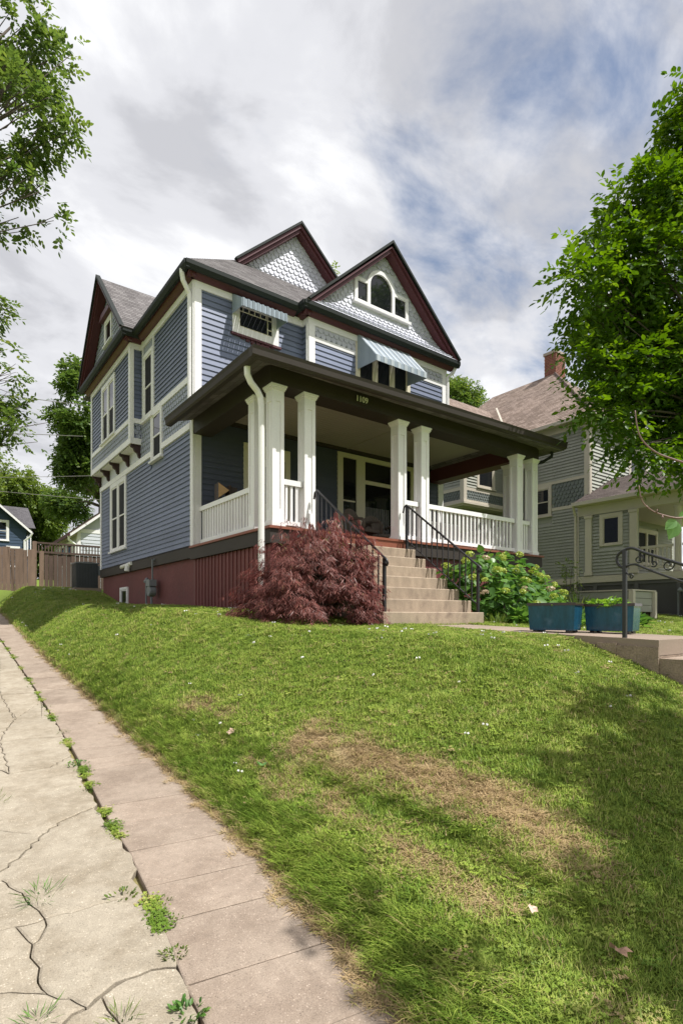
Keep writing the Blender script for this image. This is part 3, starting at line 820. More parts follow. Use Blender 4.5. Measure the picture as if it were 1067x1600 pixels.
fobj('belt_course', WHITE, house, fr, (11.63, 15.15, 0, .052, 6.665, 6.80))
fobj('frieze_board', WHITE, house, fr, (11.47, 15.15, 0, .048, 8.65, 8.84))
fobj('trim_board', WHITE, house, fr, (14.06, 14.13, 0, .048, 6.80, 8.65), (14.94, 15.0, 0, .044, 6.80, 8.65))
fobj('trim_panel', BGREY, house, fr, (14.15, 14.92, 0, .02, 8.43, 8.64))
window(house, fr, *W1, cas=.10, upper=GLASS2)
window(house, fr, *W2, cas=.11)
window(house, fr, *LWIN, cas=.14, lights=2, upper=GLASS2)
fobj('soffit_panel', LAV, house, fr, (15.16, 19.44, 0, .012, 5.76, 6.14))
# basement window, dryer vent
window(house, FX(4.70), 16.55, 17.30, 1.72, 2.36, cas=.07, hung=False, depth=.05)
mb = MB(); mb.tube([(4.60, 16.9, 2.95), (4.60, 15.9, 2.99)], .055, 10); mb.tube([(4.64, 16.15, 2.98), (4.56, 16.15, 2.92), (4.54, 16.15, 2.78)], .075, 10)
P('vent_pipe', PVC, mb)

# bay on the side wall
XBY = 4.37; YB0, YB1 = 15.15, 19.48
bay = P('bay', NAVY, MB().box(XBY + .01, 4.655, YB0 + .012, YB1 - .01, 6.16, 8.84))
frb = FX(XBY); frs = FY(YB0)
BW = (16.62, 18.12, 6.80, 8.55)
siding(bay, frb, 'X', 15.27, 19.36, 6.80, 8.66, .112, NAVY, holes=[BW])
siding(bay, frs, 'Y', 4.43, 4.65, 6.80, 8.66, .112, NAVY)
shingles(bay, frb, 'X', 15.29, 19.36, 6.28, 6.68, BGREY, .15, .133)
shingles(bay, frs, 'Y', 4.49, 4.62, 6.27, 6.67, BGREY, .115, .115)
fobj('corner_board', WHITE, house, frb, (15.12, 15.27, 0, .043, 6.28, 8.66), (19.36, 19.48, 0, .043, 6.28, 8.66))
fobj('corner_board', WHITE, house, frs, (4.37, 4.43, 0, .043, 6.28, 8.66))
fobj('belt_course', WHITE, house, frb, (15.27, 19.36, 0, .05, 6.68, 6.80))
fobj('belt_course', WHITE, house, frs, (4.43, 4.65, 0, .05, 6.68, 6.80))
fobj('bay_skirt', WHITE, house, frb, (15.10, 19.50, 0, .04, 6.12, 6.28))
fobj('bay_skirt', WHITE, house, frs, (4.375, 4.65, 0, .04, 6.12, 6.28))
fobj('frieze_board', WHITE, house, frb, (15.12, 19.48, 0, .048, 8.65, 8.84))
fobj('frieze_board', WHITE, house, frs, (4.37, 4.65, 0, .048, 8.65, 8.84))
window(house, frb, *BW, cas=.13, lights=2)
mb0 = MB()
prof = [(0, 0), (.27, 0), (.27, -.06), (.20, -.09), (.17, -.17), (.10, -.21), (.07, -.31), (.0, -.36)]
mb0.extr([(-w, 0, z) for (w, z) in prof], (0, .10, 0))
bme = mb0.mesh('bracket', M('dark_brown_paint', (.050, .030, .030), .6, .15, 2., .05, 40, spec=.2))
for y in (15.16, 16.22, 17.28, 18.34, 19.38):
    link_mesh('bracket', bme, house, (4.64, y, 6.12))
mb = MB().box(4.39, 4.64, 15.18, 19.46, 6.10, 6.125); P('bay_floor', WHITE, mb)

# second-storey front, left of the gabled bay
fr = FY(YF)
SW = (5.54, 6.74, 7.95, 8.66)
fwall = P('wall', NAVY, MB().box(4.66, 7.46, YF - .001, YF + .02, 5.9, 8.84))
siding(fwall, fr, 'Y', 4.80, 7.45, 5.92, 8.66, .128, NAVY, holes=[SW])
fobj('corner_board', WHITE, house, fr, (4.64, 4.80, 0, .044, 5.90, 8.66))
fobj('frieze_board', WHITE, house, fr, (4.64, 7.45, 0, .048, 8.65, 8.84))
# small window with its awning
mb = MB()
for b in ((5.54, 5.71, 0, .045, 7.95, 8.66), (6.56, 6.74, 0, .045, 7.95, 8.66), (5.71, 6.56, 0, .045, 7.95, 8.13), (5.71, 6.56, 0, .045, 8.60, 8.66)): fbox(mb, fr, *b)
wo = P('window', WHITE, mb)
fobj('pane', GLASS, wo, fr, (5.71, 6.56, 0, .012, 8.13, 8.60))
mb = MB()
for x in (5.80, 5.95, 6.10, 6.25, 6.40): fbox(mb, fr, x, x + .022, .012, .026, 8.50, 8.60)
for x in (5.71, 6.44): fbox(mb, fr, x, x + .02, .012, .028, 8.13, 8.60)
for z in (8.49, 8.27): fbox(mb, fr, 6.44 if z < 8.4 else 5.71, 6.56, .012, .024, z, z + .02)
fbox(mb, fr, 5.71, 6.56, .012, .03, 8.13, 8.155)
mb.build('muntin', CREAM, wo)
mb = MB(); fbox(mb, fr, 5.50, 6.80, .0, .07, 7.90, 7.95)
for k in range(9):
    a = 5.62 + k * .13; c = 1 - abs(k - 4) / 5.
    if abs(k - 4) <= 3: mb.lathe([(.0, -.0), (.05 * c + .01, .0), (.05 * c + .01, .02), (0, .02)], (0, 0, 0), 8) if False else None
    if abs(k - 4) <= 3: fbox(mb, fr, a, a + .09, 0, .04, 7.90 - .16 * c * c, 7.905)
mb.tube([fr(6.0, .04, 7.86), fr(6.1, .06, 7.78), fr(6.2, .06, 7.85), fr(6.3, .06, 7.78), fr(6.4, .04, 7.87)], .022, 6)
P('scroll_trim', MAROON, mb)
def awning(x0, x1, ztop, zfront, zfb, proj, zside, n, yw, pale=None):
    """striped metal awning of slats: sloped top, short front drop, closed sides"""
    a = bpy.data.objects.new('awning', None); COL.objects.link(a); a.parent = house; a.location = Vector((x0, yw, ztop)) - ORG[house.name]; ORG[a.name] = Vector((x0, yw, ztop))
    w = (x1 - x0) / n
    meL = None
    for k in range(n):
        mat = (pale or AWL) if k % 2 == 0 else AWD
        ua, ub = x0 + k * w + .004, x0 + (k + 1) * w - .004
        d = .012 if k % 2 == 0 else .0
        mb = MB()
        top = [(ua, yw, ztop + d), (ub, yw, ztop + d), (ub, yw - proj, zfront + d), (ua, yw - proj, zfront + d)]
        mb.hexa([(p[0], p[1], p[2] - .012) for p in top], top)
        mb.box(ua, ub, yw - proj - .012 - d * .5, yw - proj, zfb, zfront + d)
        mb.build('slat', mat, a)
    m = 5
    for s, xs in ((0, x0), (1, x1)):
        for k in range(m):
            t0, t1 = k / m, (k + 1) / m
            f = lambda t: (ztop + (zfront - ztop) * t, zside + (zfb - zside) * t)
            (ta, ba), (tb, bb) = f(t0), f(t1)
            dx_ = .010 if k % 2 else .016
            pts = [(xs, yw - proj * t0, ba), (xs, yw - proj * t1 , bb), (xs, yw - proj * t1, tb), (xs, yw - proj * t0, ta)]
            mb = MB(); mb.extr(pts, (dx_ if s == 1 else -dx_, 0, 0)); mb.build('slat', AWD, a)
    return a
awning(5.54, 6.68, 8.80, 8.50, 8.33, .47, 8.36, 19, YF - .05, M('grey_awning_slat', (.20, .235, .27), .4, .10, 2., .03, 40, orand=.10))

# gabled bay of the front
XG0, XG1 = 7.45, 12.30
gwall = P('wall', NAVY, MB().box(XG0 + .01, XG1 - .01, YG, YF + .3, 5.9, 8.84))
fr = FY(YG); frj = FX(XG0)
siding(gwall, frj, 'X', YG + .05, YF, 5.92, 8.66, .128, NAVY)
fobj('corner_board', WHITE, house, fr, (XG0 - .01, 7.62, 0, .044, 5.9, 8.66), (12.15, XG1, 0, .044, 5.9, 8.66))
fobj('corner_board', WHITE, house, frj, (YG, YG + .05, 0, .043, 5.9, 8.66))
fobj('frieze_board', WHITE, house, fr, (XG0 - .03, XG1 + .03, 0, .048, 8.65, 8.84))
fobj('frieze_board', WHITE, house, frj, (YG, YF, 0, .034, 8.65, 8.84))
siding(gwall, fr, 'Y', 7.62, 8.90, 5.92, 8.27, .128, NAVY)
siding(gwall, fr, 'Y', 10.84, 12.15, 5.92, 8.27, .128, NAVY)
for (a, b) in ((7.62, 8.90), (10.84, 12.15)):
    fobj('belt_course', WHITE, house, fr, (a, b, 0, .04, 8.27, 8.38))
    shingles(gwall, fr, 'Y', a + .02, b - .02, 8.38, 8.65, LAV, .16, .135)
# three-light window under the large awning
window(house, fr, 8.90, 10.84, 6.75, 8.64, cas=.12, lights=3, mat=CREAM)
awning(8.96, 10.72, 8.86, 8.03, 7.89, .74, 7.93, 15, YG - .05)

# cornice: crown, soffit, gutter.  (path points, outward offset vectors)
def cornice(segs):
    """each seg: frame, u0, u1, overhang"""
    for (f, a, b, ov, e0, e1) in segs:
        # maroon crown
        prof = [(.036, 8.80), (.10, 8.80), (.17, 8.86), (.20, 8.90), (.036, 8.90)]
        mb = MB(); lo = [f(a - e0 * .2, w, z) for (w, z) in prof]; hi = [f(b + e1 * .2, w, z) for (w, z) in prof]
        n = len(prof)
        mb.add(lo + hi, [tuple(range(n)), tuple(range(2 * n - 1, n - 1, -1))] + [((i + 1) % n, i, n + i, n + (i + 1) % n) for i in range(n)])
        P('crown_moulding', MAROON, mb)
        mb = MB(); fbox(mb, f, a - e0 * (ov - .08), b + e1 * (ov - .08), .0, ov - .08, 8.90, 8.93); P('soffit', MAROON, mb)
        mb = MB()
        prof = [(ov - .085, 8.86), (ov - .02, 8.855), (ov + .03, 8.93), (ov + .035, 9.01), (ov - .085, 9.01)]
        lo = [f(a - e0 * ov, w, z) for (w, z) in prof]; hi = [f(b + e1 * ov, w, z) for (w, z) in prof]
        mb.add(lo + hi, [tuple(range(n)), tuple(range(2 * n - 1, n - 1, -1))] + [((i + 1) % n, i, n + i, n + (i + 1) % n) for i in range(n)])
        P('gutter', GUT, mb)
OV = .31
cornice([(FX(4.65), 11.5, 15.15 - .3, OV, 1, 0), (FY(11.5), 4.65, 7.45 - .3, OV, 1, 0), (FX(XBY), 15.15, 19.48, OV, 1, 1), (FY(15.15), 4.37, 4.65, OV, 1, 0),
         (FY(YG), XG0, XG1, OV, 1, 1), (FX(XG0), YG, YF, OV, 1, 0)])
# main hip roof with a front gablet
EX0, EX1, EY0, EY1, EZ = 4.33, 12.62, 11.18, 20.6, 9.0
PITCH = .885; RX = (EX0 + EX1) / 2; RZ = EZ + (RX - EX0) * PITCH
YGL = 13.40                                   # face of the gablet
zb = EZ + (YGL - EY0) * PITCH; hx0 = EX0 + (YGL - EY0); hx1 = EX1 - (YGL - EY0)
roofs = bpy.data.objects.new('roof', None); COL.objects.link(roofs); roofs.parent = house; roofs.location = (0, 0, 0); ORG[roofs.name] = Vector(H0)
roof_slope(roofs, [(EX0, EY0, EZ), (EX1, EY0, EZ), (hx1, YGL, zb), (hx0, YGL, zb)], ROOF)
YR1 = EY1 - (RX - EX0)
roof_slope(roofs, [(EX0, EY1, EZ), (EX0, EY0, EZ), (hx0, YGL, zb), (RX, YGL - .25, RZ), (RX, YR1, RZ)], ROOF)
roof_slope(roofs, [(EX1, EY0, EZ), (EX1, EY1, EZ), (RX, YR1, RZ), (RX, YGL - .25, RZ), (hx1, YGL, zb)], ROOF)
roof_slope(roofs, [(EX1, EY1, EZ), (EX0, EY1, EZ), (RX, YR1, RZ)], ROOF)
def rakes(apex, e0, e1, yv, depth, parent=house):
    """bargeboards for a gable: apex and eave points (3d), YV = inward direction, dark cap over maroon board"""
    ap, a, b = Vector(apex), Vector(e0), Vector(e1); yv = Vector(yv)
    for q in (a, b):
        d = (ap - q).normalized()
        up = Vector((0, 0, 1)); nr = (up - d * up.dot(d)).normalized()
        def board(o0, o1, w0, w1, mat, nm, ext=.0):
            # vertical cut at the apex
            def pt(base, off): return base + nr * off
            def apx(off):
                # slide along d so both sides meet on the centre plane
                t = off * (nr.dot(Vector((q - ap).to_tuple())) and 1)
                p = ap + nr * off
                hd = Vector((d.x, d.y, 0)); hl = hd.length; hd = hd / hl
                s = -(p - ap).dot(hd) / hl
                return p + d * s
            quad = [pt(q - d * ext, o0), apx(o0), apx(o1), pt(q - d * ext, o1)]
            mb = MB(); mb.hexa([p + yv * w0 for p in quad], [p + yv * w1 for p in quad]); mb.build(nm, mat, parent)
        board(-.055, .0, -.05, .07, GUT, 'rake_moulding', .02)
        board(-.14, -.06, .0, depth - .03, MAROON, 'bargeboard')
        board(-.215, -.145, .06, depth - .06, MAROON, 'bargeboard')
# gablet
gz0 = zb - .12; gw = hx1 - hx0
gab = P('gable', LAV, MB().extr([(hx0 + .12, YGL + .06, gz0), (hx1 - .12, YGL + .06, gz0), (RX, YGL + .06, RZ - .12)], (0, .1, 0)))
shingles(gab, FY(YGL + .06), 'Y', hx0, hx1, gz0 + .05, RZ, LAV, .16, .135, inside=lambda u, z: abs(u - RX) < (RZ - .22 - z) / PITCH, joined=False, limit=90)
rakes((RX, YGL - .24, RZ + .02), (hx0 - .10, YGL - .24, zb - .08), (hx1 + .10, YGL - .24, zb - .08), (0, 1, 0), .36)
# front gable
GX = (7.25 + 12.55) / 2; GHW = (12.55 - 7.25) / 2; GZ0 = 9.02; GAP = 11.42
GP = (GAP - GZ0) / GHW
gY = YG - .02
flare = lambda z: .33 * max(0., 1 - (z - GZ0) / .55) ** 2
mb = MB(); zs = [GZ0, 9.12, 9.25, 9.4, 9.57, 10.2, GAP - .1]
L1 = [(GX - (GAP - z) / GP, gY - flare(z), z) for z in zs]; L2 = [(GX + (GAP - z) / GP, gY - flare(z), z) for z in zs]
n = len(zs); mb.add(L1 + L2, [(i, n + i, n + i + 1, i + 1) for i in range(n - 1)])
gab = P('gable', LAV, mb)
GW = [(8.84, 10.76, 9.62, 10.36), (9.22, 10.26, 9.6, 10.74)]
shingles(gab, FY(gY), 'Y', 7.2, 12.6, GZ0 + .01, GAP, LAV, .16, .128, inside=lambda u, z: abs(u - GX) < (GAP - .16 - z) / GP, flare=flare, joined=False, limit=220, holes=[(8.80, 10.78, 9.62, 10.38), (9.20, 10.26, 9.6, 10.76)])
rakes((GX, YG - .34, GAP + .08), (GX - GHW - .02, YG - .34, GZ0 + .06), (GX + GHW + .02, YG - .34, GZ0 + .06), (0, 1, 0), .34)
# Palladian window
fr = FY(gY)
mb = MB(); cx = 9.74; ra = .385; zsp = 10.26
for b in ((8.84, 8.94, 0, .06, 9.70, 10.34), (9.26, 9.355, 0, .07, 9.70, zsp), (10.125, 10.22, 0, .07, 9.70, zsp), (10.64, 10.74, 0, .06, 9.70, 10.34),
          (8.94, 9.26, 0, .06, 10.25, 10.34), (10.22, 10.64, 0, .06, 10.25, 10.34), (8.94, 9.26, 0, .06, 9.70, 9.76), (10.22, 10.64, 0, .06, 9.70, 9.76), (9.355, 10.125, 0, .06, 9.70, 9.75)): fbox(mb, fr, *b)
k = 14
arc = [(cx + math.cos(math.pi * i / k) * q, zsp + math.sin(math.pi * i / k) * q) for q in (ra, ra + .10) for i in range(k + 1)]
for i in range(k):
    p = [arc[i], arc[i + 1], arc[k + 1 + i + 1], arc[k + 1 + i]]
    mb.extr([fr(u, 0, z) for (u, z) in p], (0, -.07, 0))
wo = P('window', WHITE, mb)
fobj('pane', GLASS, wo, fr, (8.94, 9.26, 0, .02, 9.76, 10.25)); fobj('pane', GLASS, wo, fr, (10.22, 10.64, 0, .02, 9.76, 10.25))
mb = MB(); mb.extr([fr(9.355, .02, 9.75), fr(10.125, .02, 9.75)] + [fr(cx + math.cos(math.pi * i / k) * ra, .02, zsp + math.sin(math.pi * i / k) * ra) for i in range(k + 1)], (0, .02, 0)); mb.build('pane', GLASS, wo)
fobj('sill', WHITE, wo, fr, (8.78, 10.80, 0, .11, 9.63, 9.70))
roof_slope(roofs, [(GX - GHW - .05, 14.0, GZ0), (GX - GHW - .05, YG - .34, GZ0), (GX, YG - .34, GAP), (GX, 14.0, GAP)], ROOF)
roof_slope(roofs, [(GX + GHW + .05, YG - .34, GZ0), (GX + GHW + .05, 14.0, GZ0), (GX, 14.0, GAP), (GX, YG - .34, GAP)], ROOF)
# side gable over the bay
SY = 17.32; SHW = 2.50; SAP = 11.50; SP = (SAP - 9.02) / SHW; sX = 4.36
mb = MB(); mb.extr([(sX, SY - SHW + .1, 9.02), (sX, SY + SHW - .1, 9.02), (sX, SY, SAP - .1)], (.1, 0, 0)); gab = P('gable', LAV, mb)
shingles(gab, FX(sX), 'X', SY - SHW, SY + SHW, 9.05, SAP, BGREY, .16, .13, inside=lambda u, z: abs(u - SY) < (SAP - .2 - z) / SP, holes=[(16.85, 17.75, 9.6, 10.5)])
rakes((4.03, SY, SAP + .08), (4.03, SY - SHW, 9.06), (4.03, SY + SHW, 9.06), (1, 0, 0), .34)
window(house, FX(sX), 16.92, 17.72, 9.66, 10.42, cas=.10, hung=False)
mb = MB(); mb.extr([(sX - .16, 16.75, 10.44), (sX - .16, 17.89, 10.44), (sX - .16, 17.70, 10.60), (sX - .16, 16.94, 10.60)], (.16, 0, 0)); P('window_hood', MAROON, mb)
roof_slope(roofs, [(4.03, SY - SHW - .03, 9.02), (7.1, SY - SHW - .03, 9.02), (7.1, SY, SAP), (4.03, SY, SAP)], ROOF)
roof_slope(roofs, [(7.1, SY + SHW + .03, 9.02), (4.03, SY + SHW + .03, 9.02), (4.03, SY, SAP), (7.1, SY, SAP)], ROOF)
# main downspout at the front corner
mb = MB(); mb.tube([(4.36, 11.46, 8.94), (4.36, 11.46, 8.84), (4.40, 11.5, 8.72), (4.56, 11.56, 8.52), (4.575, 11.565, 8.40), (4.575, 11.565, 6.10)], .052, 8); P('downspout', WHITE, mb)
mb = MB(); mb.tube([(12.55, 11.05, 8.9), (12.50, 11.1, 8.75), (12.36, 11.2, 8.6), (12.36, 11.2, 6.0)], .05, 8); P('downspout', WHITE, mb)

# ------------------------------------------------------------------ front porch (part of the house)
PX0, PX1, PYF, PYW, PZ = 4.62, 12.42, 8.12, 11.5, 3.03
mb = MB().box(PX0, PX1, PYF, PYW + .0, 2.985, PZ); mb.box(PX0 - .05, PX1 + .05, PYF - .055, PYF - .001, 2.985, PZ); mb.box(PX0 - .05, PX0 - .001, PYF - .001, PYW + .1, 2.985, PZ); mb.box(PX1 + .001, PX1 + .05, PYF - .001, PYW, 2.985, PZ)
P('porch_floor', RUST, mb)
mb = MB().box(PX0 - .02, PX0 + .03, PYF + .03, PYW + .12, 2.74, 2.983); mb.box(PX0 - .02, 5.40, PYF - .02, PYF + .029, 2.74, 2.983); mb.box(7.74, PX1 + .02, PYF - .02, PYF + .029, 2.74, 2.983); mb.box(PX1 - .03, PX1 + .02, PYF + .03, PYW, 2.74, 2.983)
P('porch_apron', CHAR, mb)
P('step_riser', RUST, MB().box(5.41, 7.73, PYF - .035, PYF + .02, 2.80, 2.984))
skirt = P('porch_skirt', DWOOD, MB().box(4.70, 4.72, 8.22, 11.6, 1.2, 2.74).box(4.72, 5.4, 8.22, 8.24, 1.2, 2.74).box(7.74, 12.3, 8.22, 8.24, 1.2, 2.74))
me = MB().box(-.022, 0, 0, .155, -1.5, 0).mesh('skirt_board', SKIRT); me2 = MB().box(-.042, -.022, 0, .035, -1.5, 0).mesh('skirt_batten', SKIRT)
y = 8.20
while y < 11.5:
    link_mesh('skirt_board', me, skirt, (4.70, y, 2.738)); link_mesh('skirt_batten', me2, skirt, (4.70, y - .014, 2.738)); y += .163
me = MB().box(0, .155, -.022, 0, -1.5, 0).mesh('skirt_board', SKIRT)
x = 4.70
while x < 12.2:
    if not 5.3 < x < 7.65: link_mesh('skirt_board', me, skirt, (x, 8.22, 2.738))
    x += .163
# porch back wall and its siding
frw = FY(YF)
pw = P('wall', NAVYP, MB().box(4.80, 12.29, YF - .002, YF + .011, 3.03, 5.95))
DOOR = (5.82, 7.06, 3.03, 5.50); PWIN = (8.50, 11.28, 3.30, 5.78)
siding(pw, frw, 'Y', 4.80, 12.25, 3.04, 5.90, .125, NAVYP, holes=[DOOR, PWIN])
fobj('corner_board', WHITE, house, frw, (4.655, 4.80, -.0, .034, 3.03, 5.5), (12.25, 12.47, 0, .034, 3.03, 5.5))
fobj('crown_moulding', CHAR, house, frw, (4.8, 12.4, .034, .10, 5.80, 5.90))
# door
d = fobj('door_frame', CREAM, house, frw, (5.82, 5.96, .0, .05, 3.03, 5.50), (6.93, 7.06, 0, .05, 3.03, 5.50), (5.96, 6.93, 0, .05, 5.22, 5.50))
dl = fobj('door', CREAM, house, frw, (5.975, 6.915, 0, .02, 3.06, 5.20), (5.975, 6.13, .02, .034, 3.06, 5.20), (6.76, 6.915, .02, .034, 3.06, 5.20), (6.13, 6.76, .02, .034, 5.05, 5.20), (6.13, 6.76, .02, .034, 3.06, 3.30), (6.13, 6.76, .02, .034, 4.0, 4.14))
fobj('pane', GLASS, dl, frw, (6.15, 6.74, .02, .026, 4.16, 5.03))
mb = MB(); mb.tube([frw(6.83, .03, 4.02), frw(6.83, .09, 4.02)], .028, 8); mb.build('handle', BRASS, dl)
for z in (3.4, 4.2, 4.95):
    mb = MB(); mb.tube([frw(5.985, .045, z - .06), frw(5.985, .045, z + .06)], .016, 6); mb.build('hinge', DWOOD, dl)
# picture window
mb = MB()
for b in ((8.50, 8.67, 0, .05, 3.30, 5.78), (11.11, 11.28, 0, .05, 3.30, 5.78), (8.67, 11.11, 0, .05, 5.66, 5.78), (8.67, 11.11, 0, .06, 3.30, 3.42), (9.12, 9.41, 0, .05, 3.42, 5.66), (10.37, 10.66, 0, .05, 3.42, 5.66), (9.41, 10.37, 0, .045, 5.06, 5.16)): fbox(mb, frw, *b)
wo = P('window', CREAM, mb)
for (a, b, c, e2) in ((8.67, 9.12, 3.42, 5.66), (9.41, 10.37, 3.42, 5.06), (9.41, 10.37, 5.16, 5.66), (10.66, 11.11, 3.42, 5.66)):
    fobj('pane', GLASS, wo, frw, (a, b, 0, .012, c, e2))
fobj('sash', CREAM, wo, frw, (8.70, 9.09, .012, .022, 4.52, 4.56), (10.69, 11.08, .012, .022, 4.52, 4.56))
fobj('curtain', CURT, wo, frw, *[(9.46 + k * .07, 9.50 + k * .07, .0125, .015 + .004 * (k % 3), 3.43, 4.45) for k in range(12)])
# ceiling, beams, eave
mb = MB()
nb_ = 26
for k in range(nb_):
    ya = PYF + .4 + k * (PYW - PYF - .4) / nb_; yb = PYF + .4 + (k + 1) * (PYW - PYF - .4) / nb_
    mb.box(PX0 + .35, PX1 - .35, ya + .003, yb - .003, 5.885, 5.90)
mb.box(PX0 + .35, PX1 - .35, PYF + .4, PYW, 5.895, 5.91)
P('porch_ceiling', CEIL, mb)
P('ceiling_strip', CEIL, MB().box(8.75, 8.80, 8.6, 11.4, 5.868, 5.884))
BZ0, BZ1 = 5.455, 5.90
beam = P('beam', CHAR, MB().box(PX0, PX1 - .1, PYF, PYF + .42, BZ0, BZ1 - .006))
P('beam', CHAR, MB().box(PX0, PX0 + .40, PYF + .42, PYW, BZ0, BZ1 - .002)); P('beam', MAROON, MB().box(PX1 - .5, PX1 - .1, PYF + .42, PYW, BZ0, BZ1 - .004))
P('bed_moulding', RUST, MB().box(PX0 - .035, PX1 - .065, PYF - .035, PYF - .001, 5.80, 5.845).box(PX0 - .035, PX0 - .001, PYF, PYW, 5.80, 5.845))
# hipped porch roof, soffit, gutter; the front eave rises a little to the right as it does in the old house
eL, eR = 4.05, 12.63; eF = 7.60; zl, zr = 5.56, 5.70
ez = lambda x: zl + (zr - zl) * (x - eL) / (eR - eL)
mb = MB()
mb.add([(eL, eF, ez(eL)), (eR, eF, ez(eR)), (PX1 - .1, PYF, 5.86), (PX0, PYF, 5.84)], [(0, 3, 2, 1)])
mb.add([(eL, eF, ez(eL)), (PX0, PYF, 5.84), (PX0, PYW, 5.84), (eL, PYW, ez(eL))], [(0, 3, 2, 1)])
mb.add([(eR, eF, ez(eR)), (eR, PYW, ez(eR)), (PX1 - .1, PYW, 5.86), (PX1 - .1, PYF, 5.86)], [(0, 3, 2, 1)])
P('soffit', CHAR2, mb)
def gut_run(a, b, outv):
    a, b, o = Vector(a), Vector(b), Vector(outv); u = Vector((0, 0, 1))
    prof = [(-.09, -.045), (.0, -.05), (.03, -.02), (.04, .06), (.06, .11), (-.09, .11)]
    n = len(prof)
    e = (b - a).normalized()
    lo = [a + o * w + u * z for (w, z) in prof]; hi = [b + o * w + u * z for (w, z) in prof]
    mb = MB(); mb.add(lo + hi, [tuple(range(n)), tuple(range(2 * n - 1, n - 1, -1))] + [((i + 1) % n, i, n + i, n + (i + 1) % n) for i in range(n)])
    return P('gutter', CHAR, mb)
gut_run((eL - .06, eF, ez(eL)), (eR + .06, eF, ez(eR)), (0, -1, 0)); gut_run((eL, PYW, ez(eL)), (eL, eF - .0, ez(eL)), (-1, 0, 0)); gut_run((eR, eF, ez(eR)), (eR, PYW, ez(eR)), (1, 0, 0))
hz = 6.10; k_ = 1.4
RP = [(eL, eF, zl + .10), (eR, eF, zr + .10), (eR - 2.2, 10.2, hz + .32), (eL + 2.2, 10.2, hz + .32)]
roof_slope(roofs, [(eL, eF, zl + .10), (eR, eF, zl + .10), (eR - 3.0, YG, zl + 1.0), (eL + 3.0, YG, zl + 1.0)], ROOF)
roof_slope(roofs, [(eL, YF + .05, zl + .10), (eL, eF, zl + .10), (eL + 3.0, YG, zl + 1.0), (eL + 3.0, YF + .05, zl + 1.0)], ROOF)
roof_slope(roofs, [(eR, eF, zl + .10), (eR, YF + .05, zl + .10), (eR - 3.0, YF + .05, zl + 1.0), (eR - 3.0, YG, zl + 1.0)], ROOF)
mb = MB(); mb.box(PX0 + .1, PX1 - .2, PYF + .1, PYW, 5.915, 5.925); P('porch_attic_floor', CEIL, mb)
# columns
def column_meshes():
    h = BZ0 - PZ; s = .092
    sh = MB().box(-s, s, -s, s, .10, h - .09)
    t = .022
    for (ax, sg) in (('x', -1), ('x', 1), ('y', -1), ('y', 1)):
        def fb(a0, a1, z0, z1):
            o0, o1 = sorted((sg * s, sg * (s + t)))
            if ax == 'x': sh.box(o0, o1, a0, a1, z0, z1)
            else: sh.box(a0, a1, o0, o1, z0, z1)
        e = s + (t if ax == 'x' else 0) - .0005
        fb(-e, -e + .042, .10, h - .09); fb(e - .042, e, .10, h - .09); fb(-e + .042, e - .042, h - .28, h - .09); fb(-e + .042, e - .042, .10, .30)
    cp = MB(); 
    for (r, z0, z1) in ((.128, -.09, -.065), (.142, -.065, -.03), (.156, -.03, -.001)): cp.box(-r, r, -r, r, h + z0, h + z1)
    bs = MB(); bs.box(-.135, .135, -.135, .135, 0, .085); bs.box(-.122, .122, -.122, .122, .085, .115)
    return sh.mesh('shaft', WHITE2), cp.mesh('cap', WHITE2), bs.mesh('base', WHITE2)
csh, ccp, cbs = column_meshes()
for (x, y) in ((4.80, 8.285), (5.45, 8.285), (7.69, 8.285), (8.34, 8.285), (11.62, 8.285), (12.24, 8.285), (4.80, 8.94), (12.24, 8.94)):
    c = link_mesh('column', csh, house, (x, y, PZ)); ORG[c.name] = Vector((x, y, PZ))
    link_mesh('cap', ccp, c, (x, y, PZ)); link_mesh('base', cbs, c, (x, y, PZ))
# railings with balusters
bal = MB().box(-.021, .021, -.021, .021, 0, .65).mesh('baluster', WHITE2)
def railing(x0, y0, x1, y1, sp=.128):
    horiz = abs(x1 - x0) > abs(y1 - y0); mb = MB()
    if horiz: mb.box(x0, x1, y0 - .045, y0 + .045, 3.79, 3.885); mb.box(x0, x1, y0 - .035, y0 + .035, 3.09, 3.165)
    else: mb.box(x0 - .045, x0 + .045, y0, y1, 3.79, 3.885); mb.box(x0 - .035, x0 + .035, y0, y1, 3.09, 3.165)
    r = P('railing', WHITE2, mb)
    ln = (x1 - x0) if horiz else (y1 - y0); n = max(2, int(round(ln / sp)))
    for k in range(1, n):
        t = k / n
        link_mesh('baluster', bal, r, (x0 + (x1 - x0) * t, y0 + (y1 - y0) * t, 3.152))
railing(4.80, 9.05, 4.80, 11.46); railing(4.915, 8.285, 5.335, 8.285, .11); railing(7.805, 8.285, 8.225, 8.285, .11); railing(8.455, 8.285, 11.505, 8.285, .135)
railing(11.735, 8.285, 12.125, 8.285, .11); railing(12.24, 9.05, 12.24, 11.46)
# porch downspout at the corner
mb = MB(); mb.tube([(4.12, 8.00, 5.60), (4.12, 8.00, 5.50), (4.13, 8.01, 5.40), (4.20, 8.03, 5.30), (4.34, 8.06, 5.20), (4.40, 8.07, 5.11), (4.415, 8.07, 4.98), (4.415, 8.07, 1.9)], .052, 10); P('downspout', PVC, mb)
mb = MB(); mb.tube([(12.55, 7.9, 5.65), (12.55, 7.9, 5.52), (12.48, 8.1, 5.42), (12.27, 8.44, 5.36), (12.24, 8.46, 5.25), (12.24, 8.46, 3.0)], .04, 8); P('downspout', GUT, mb)
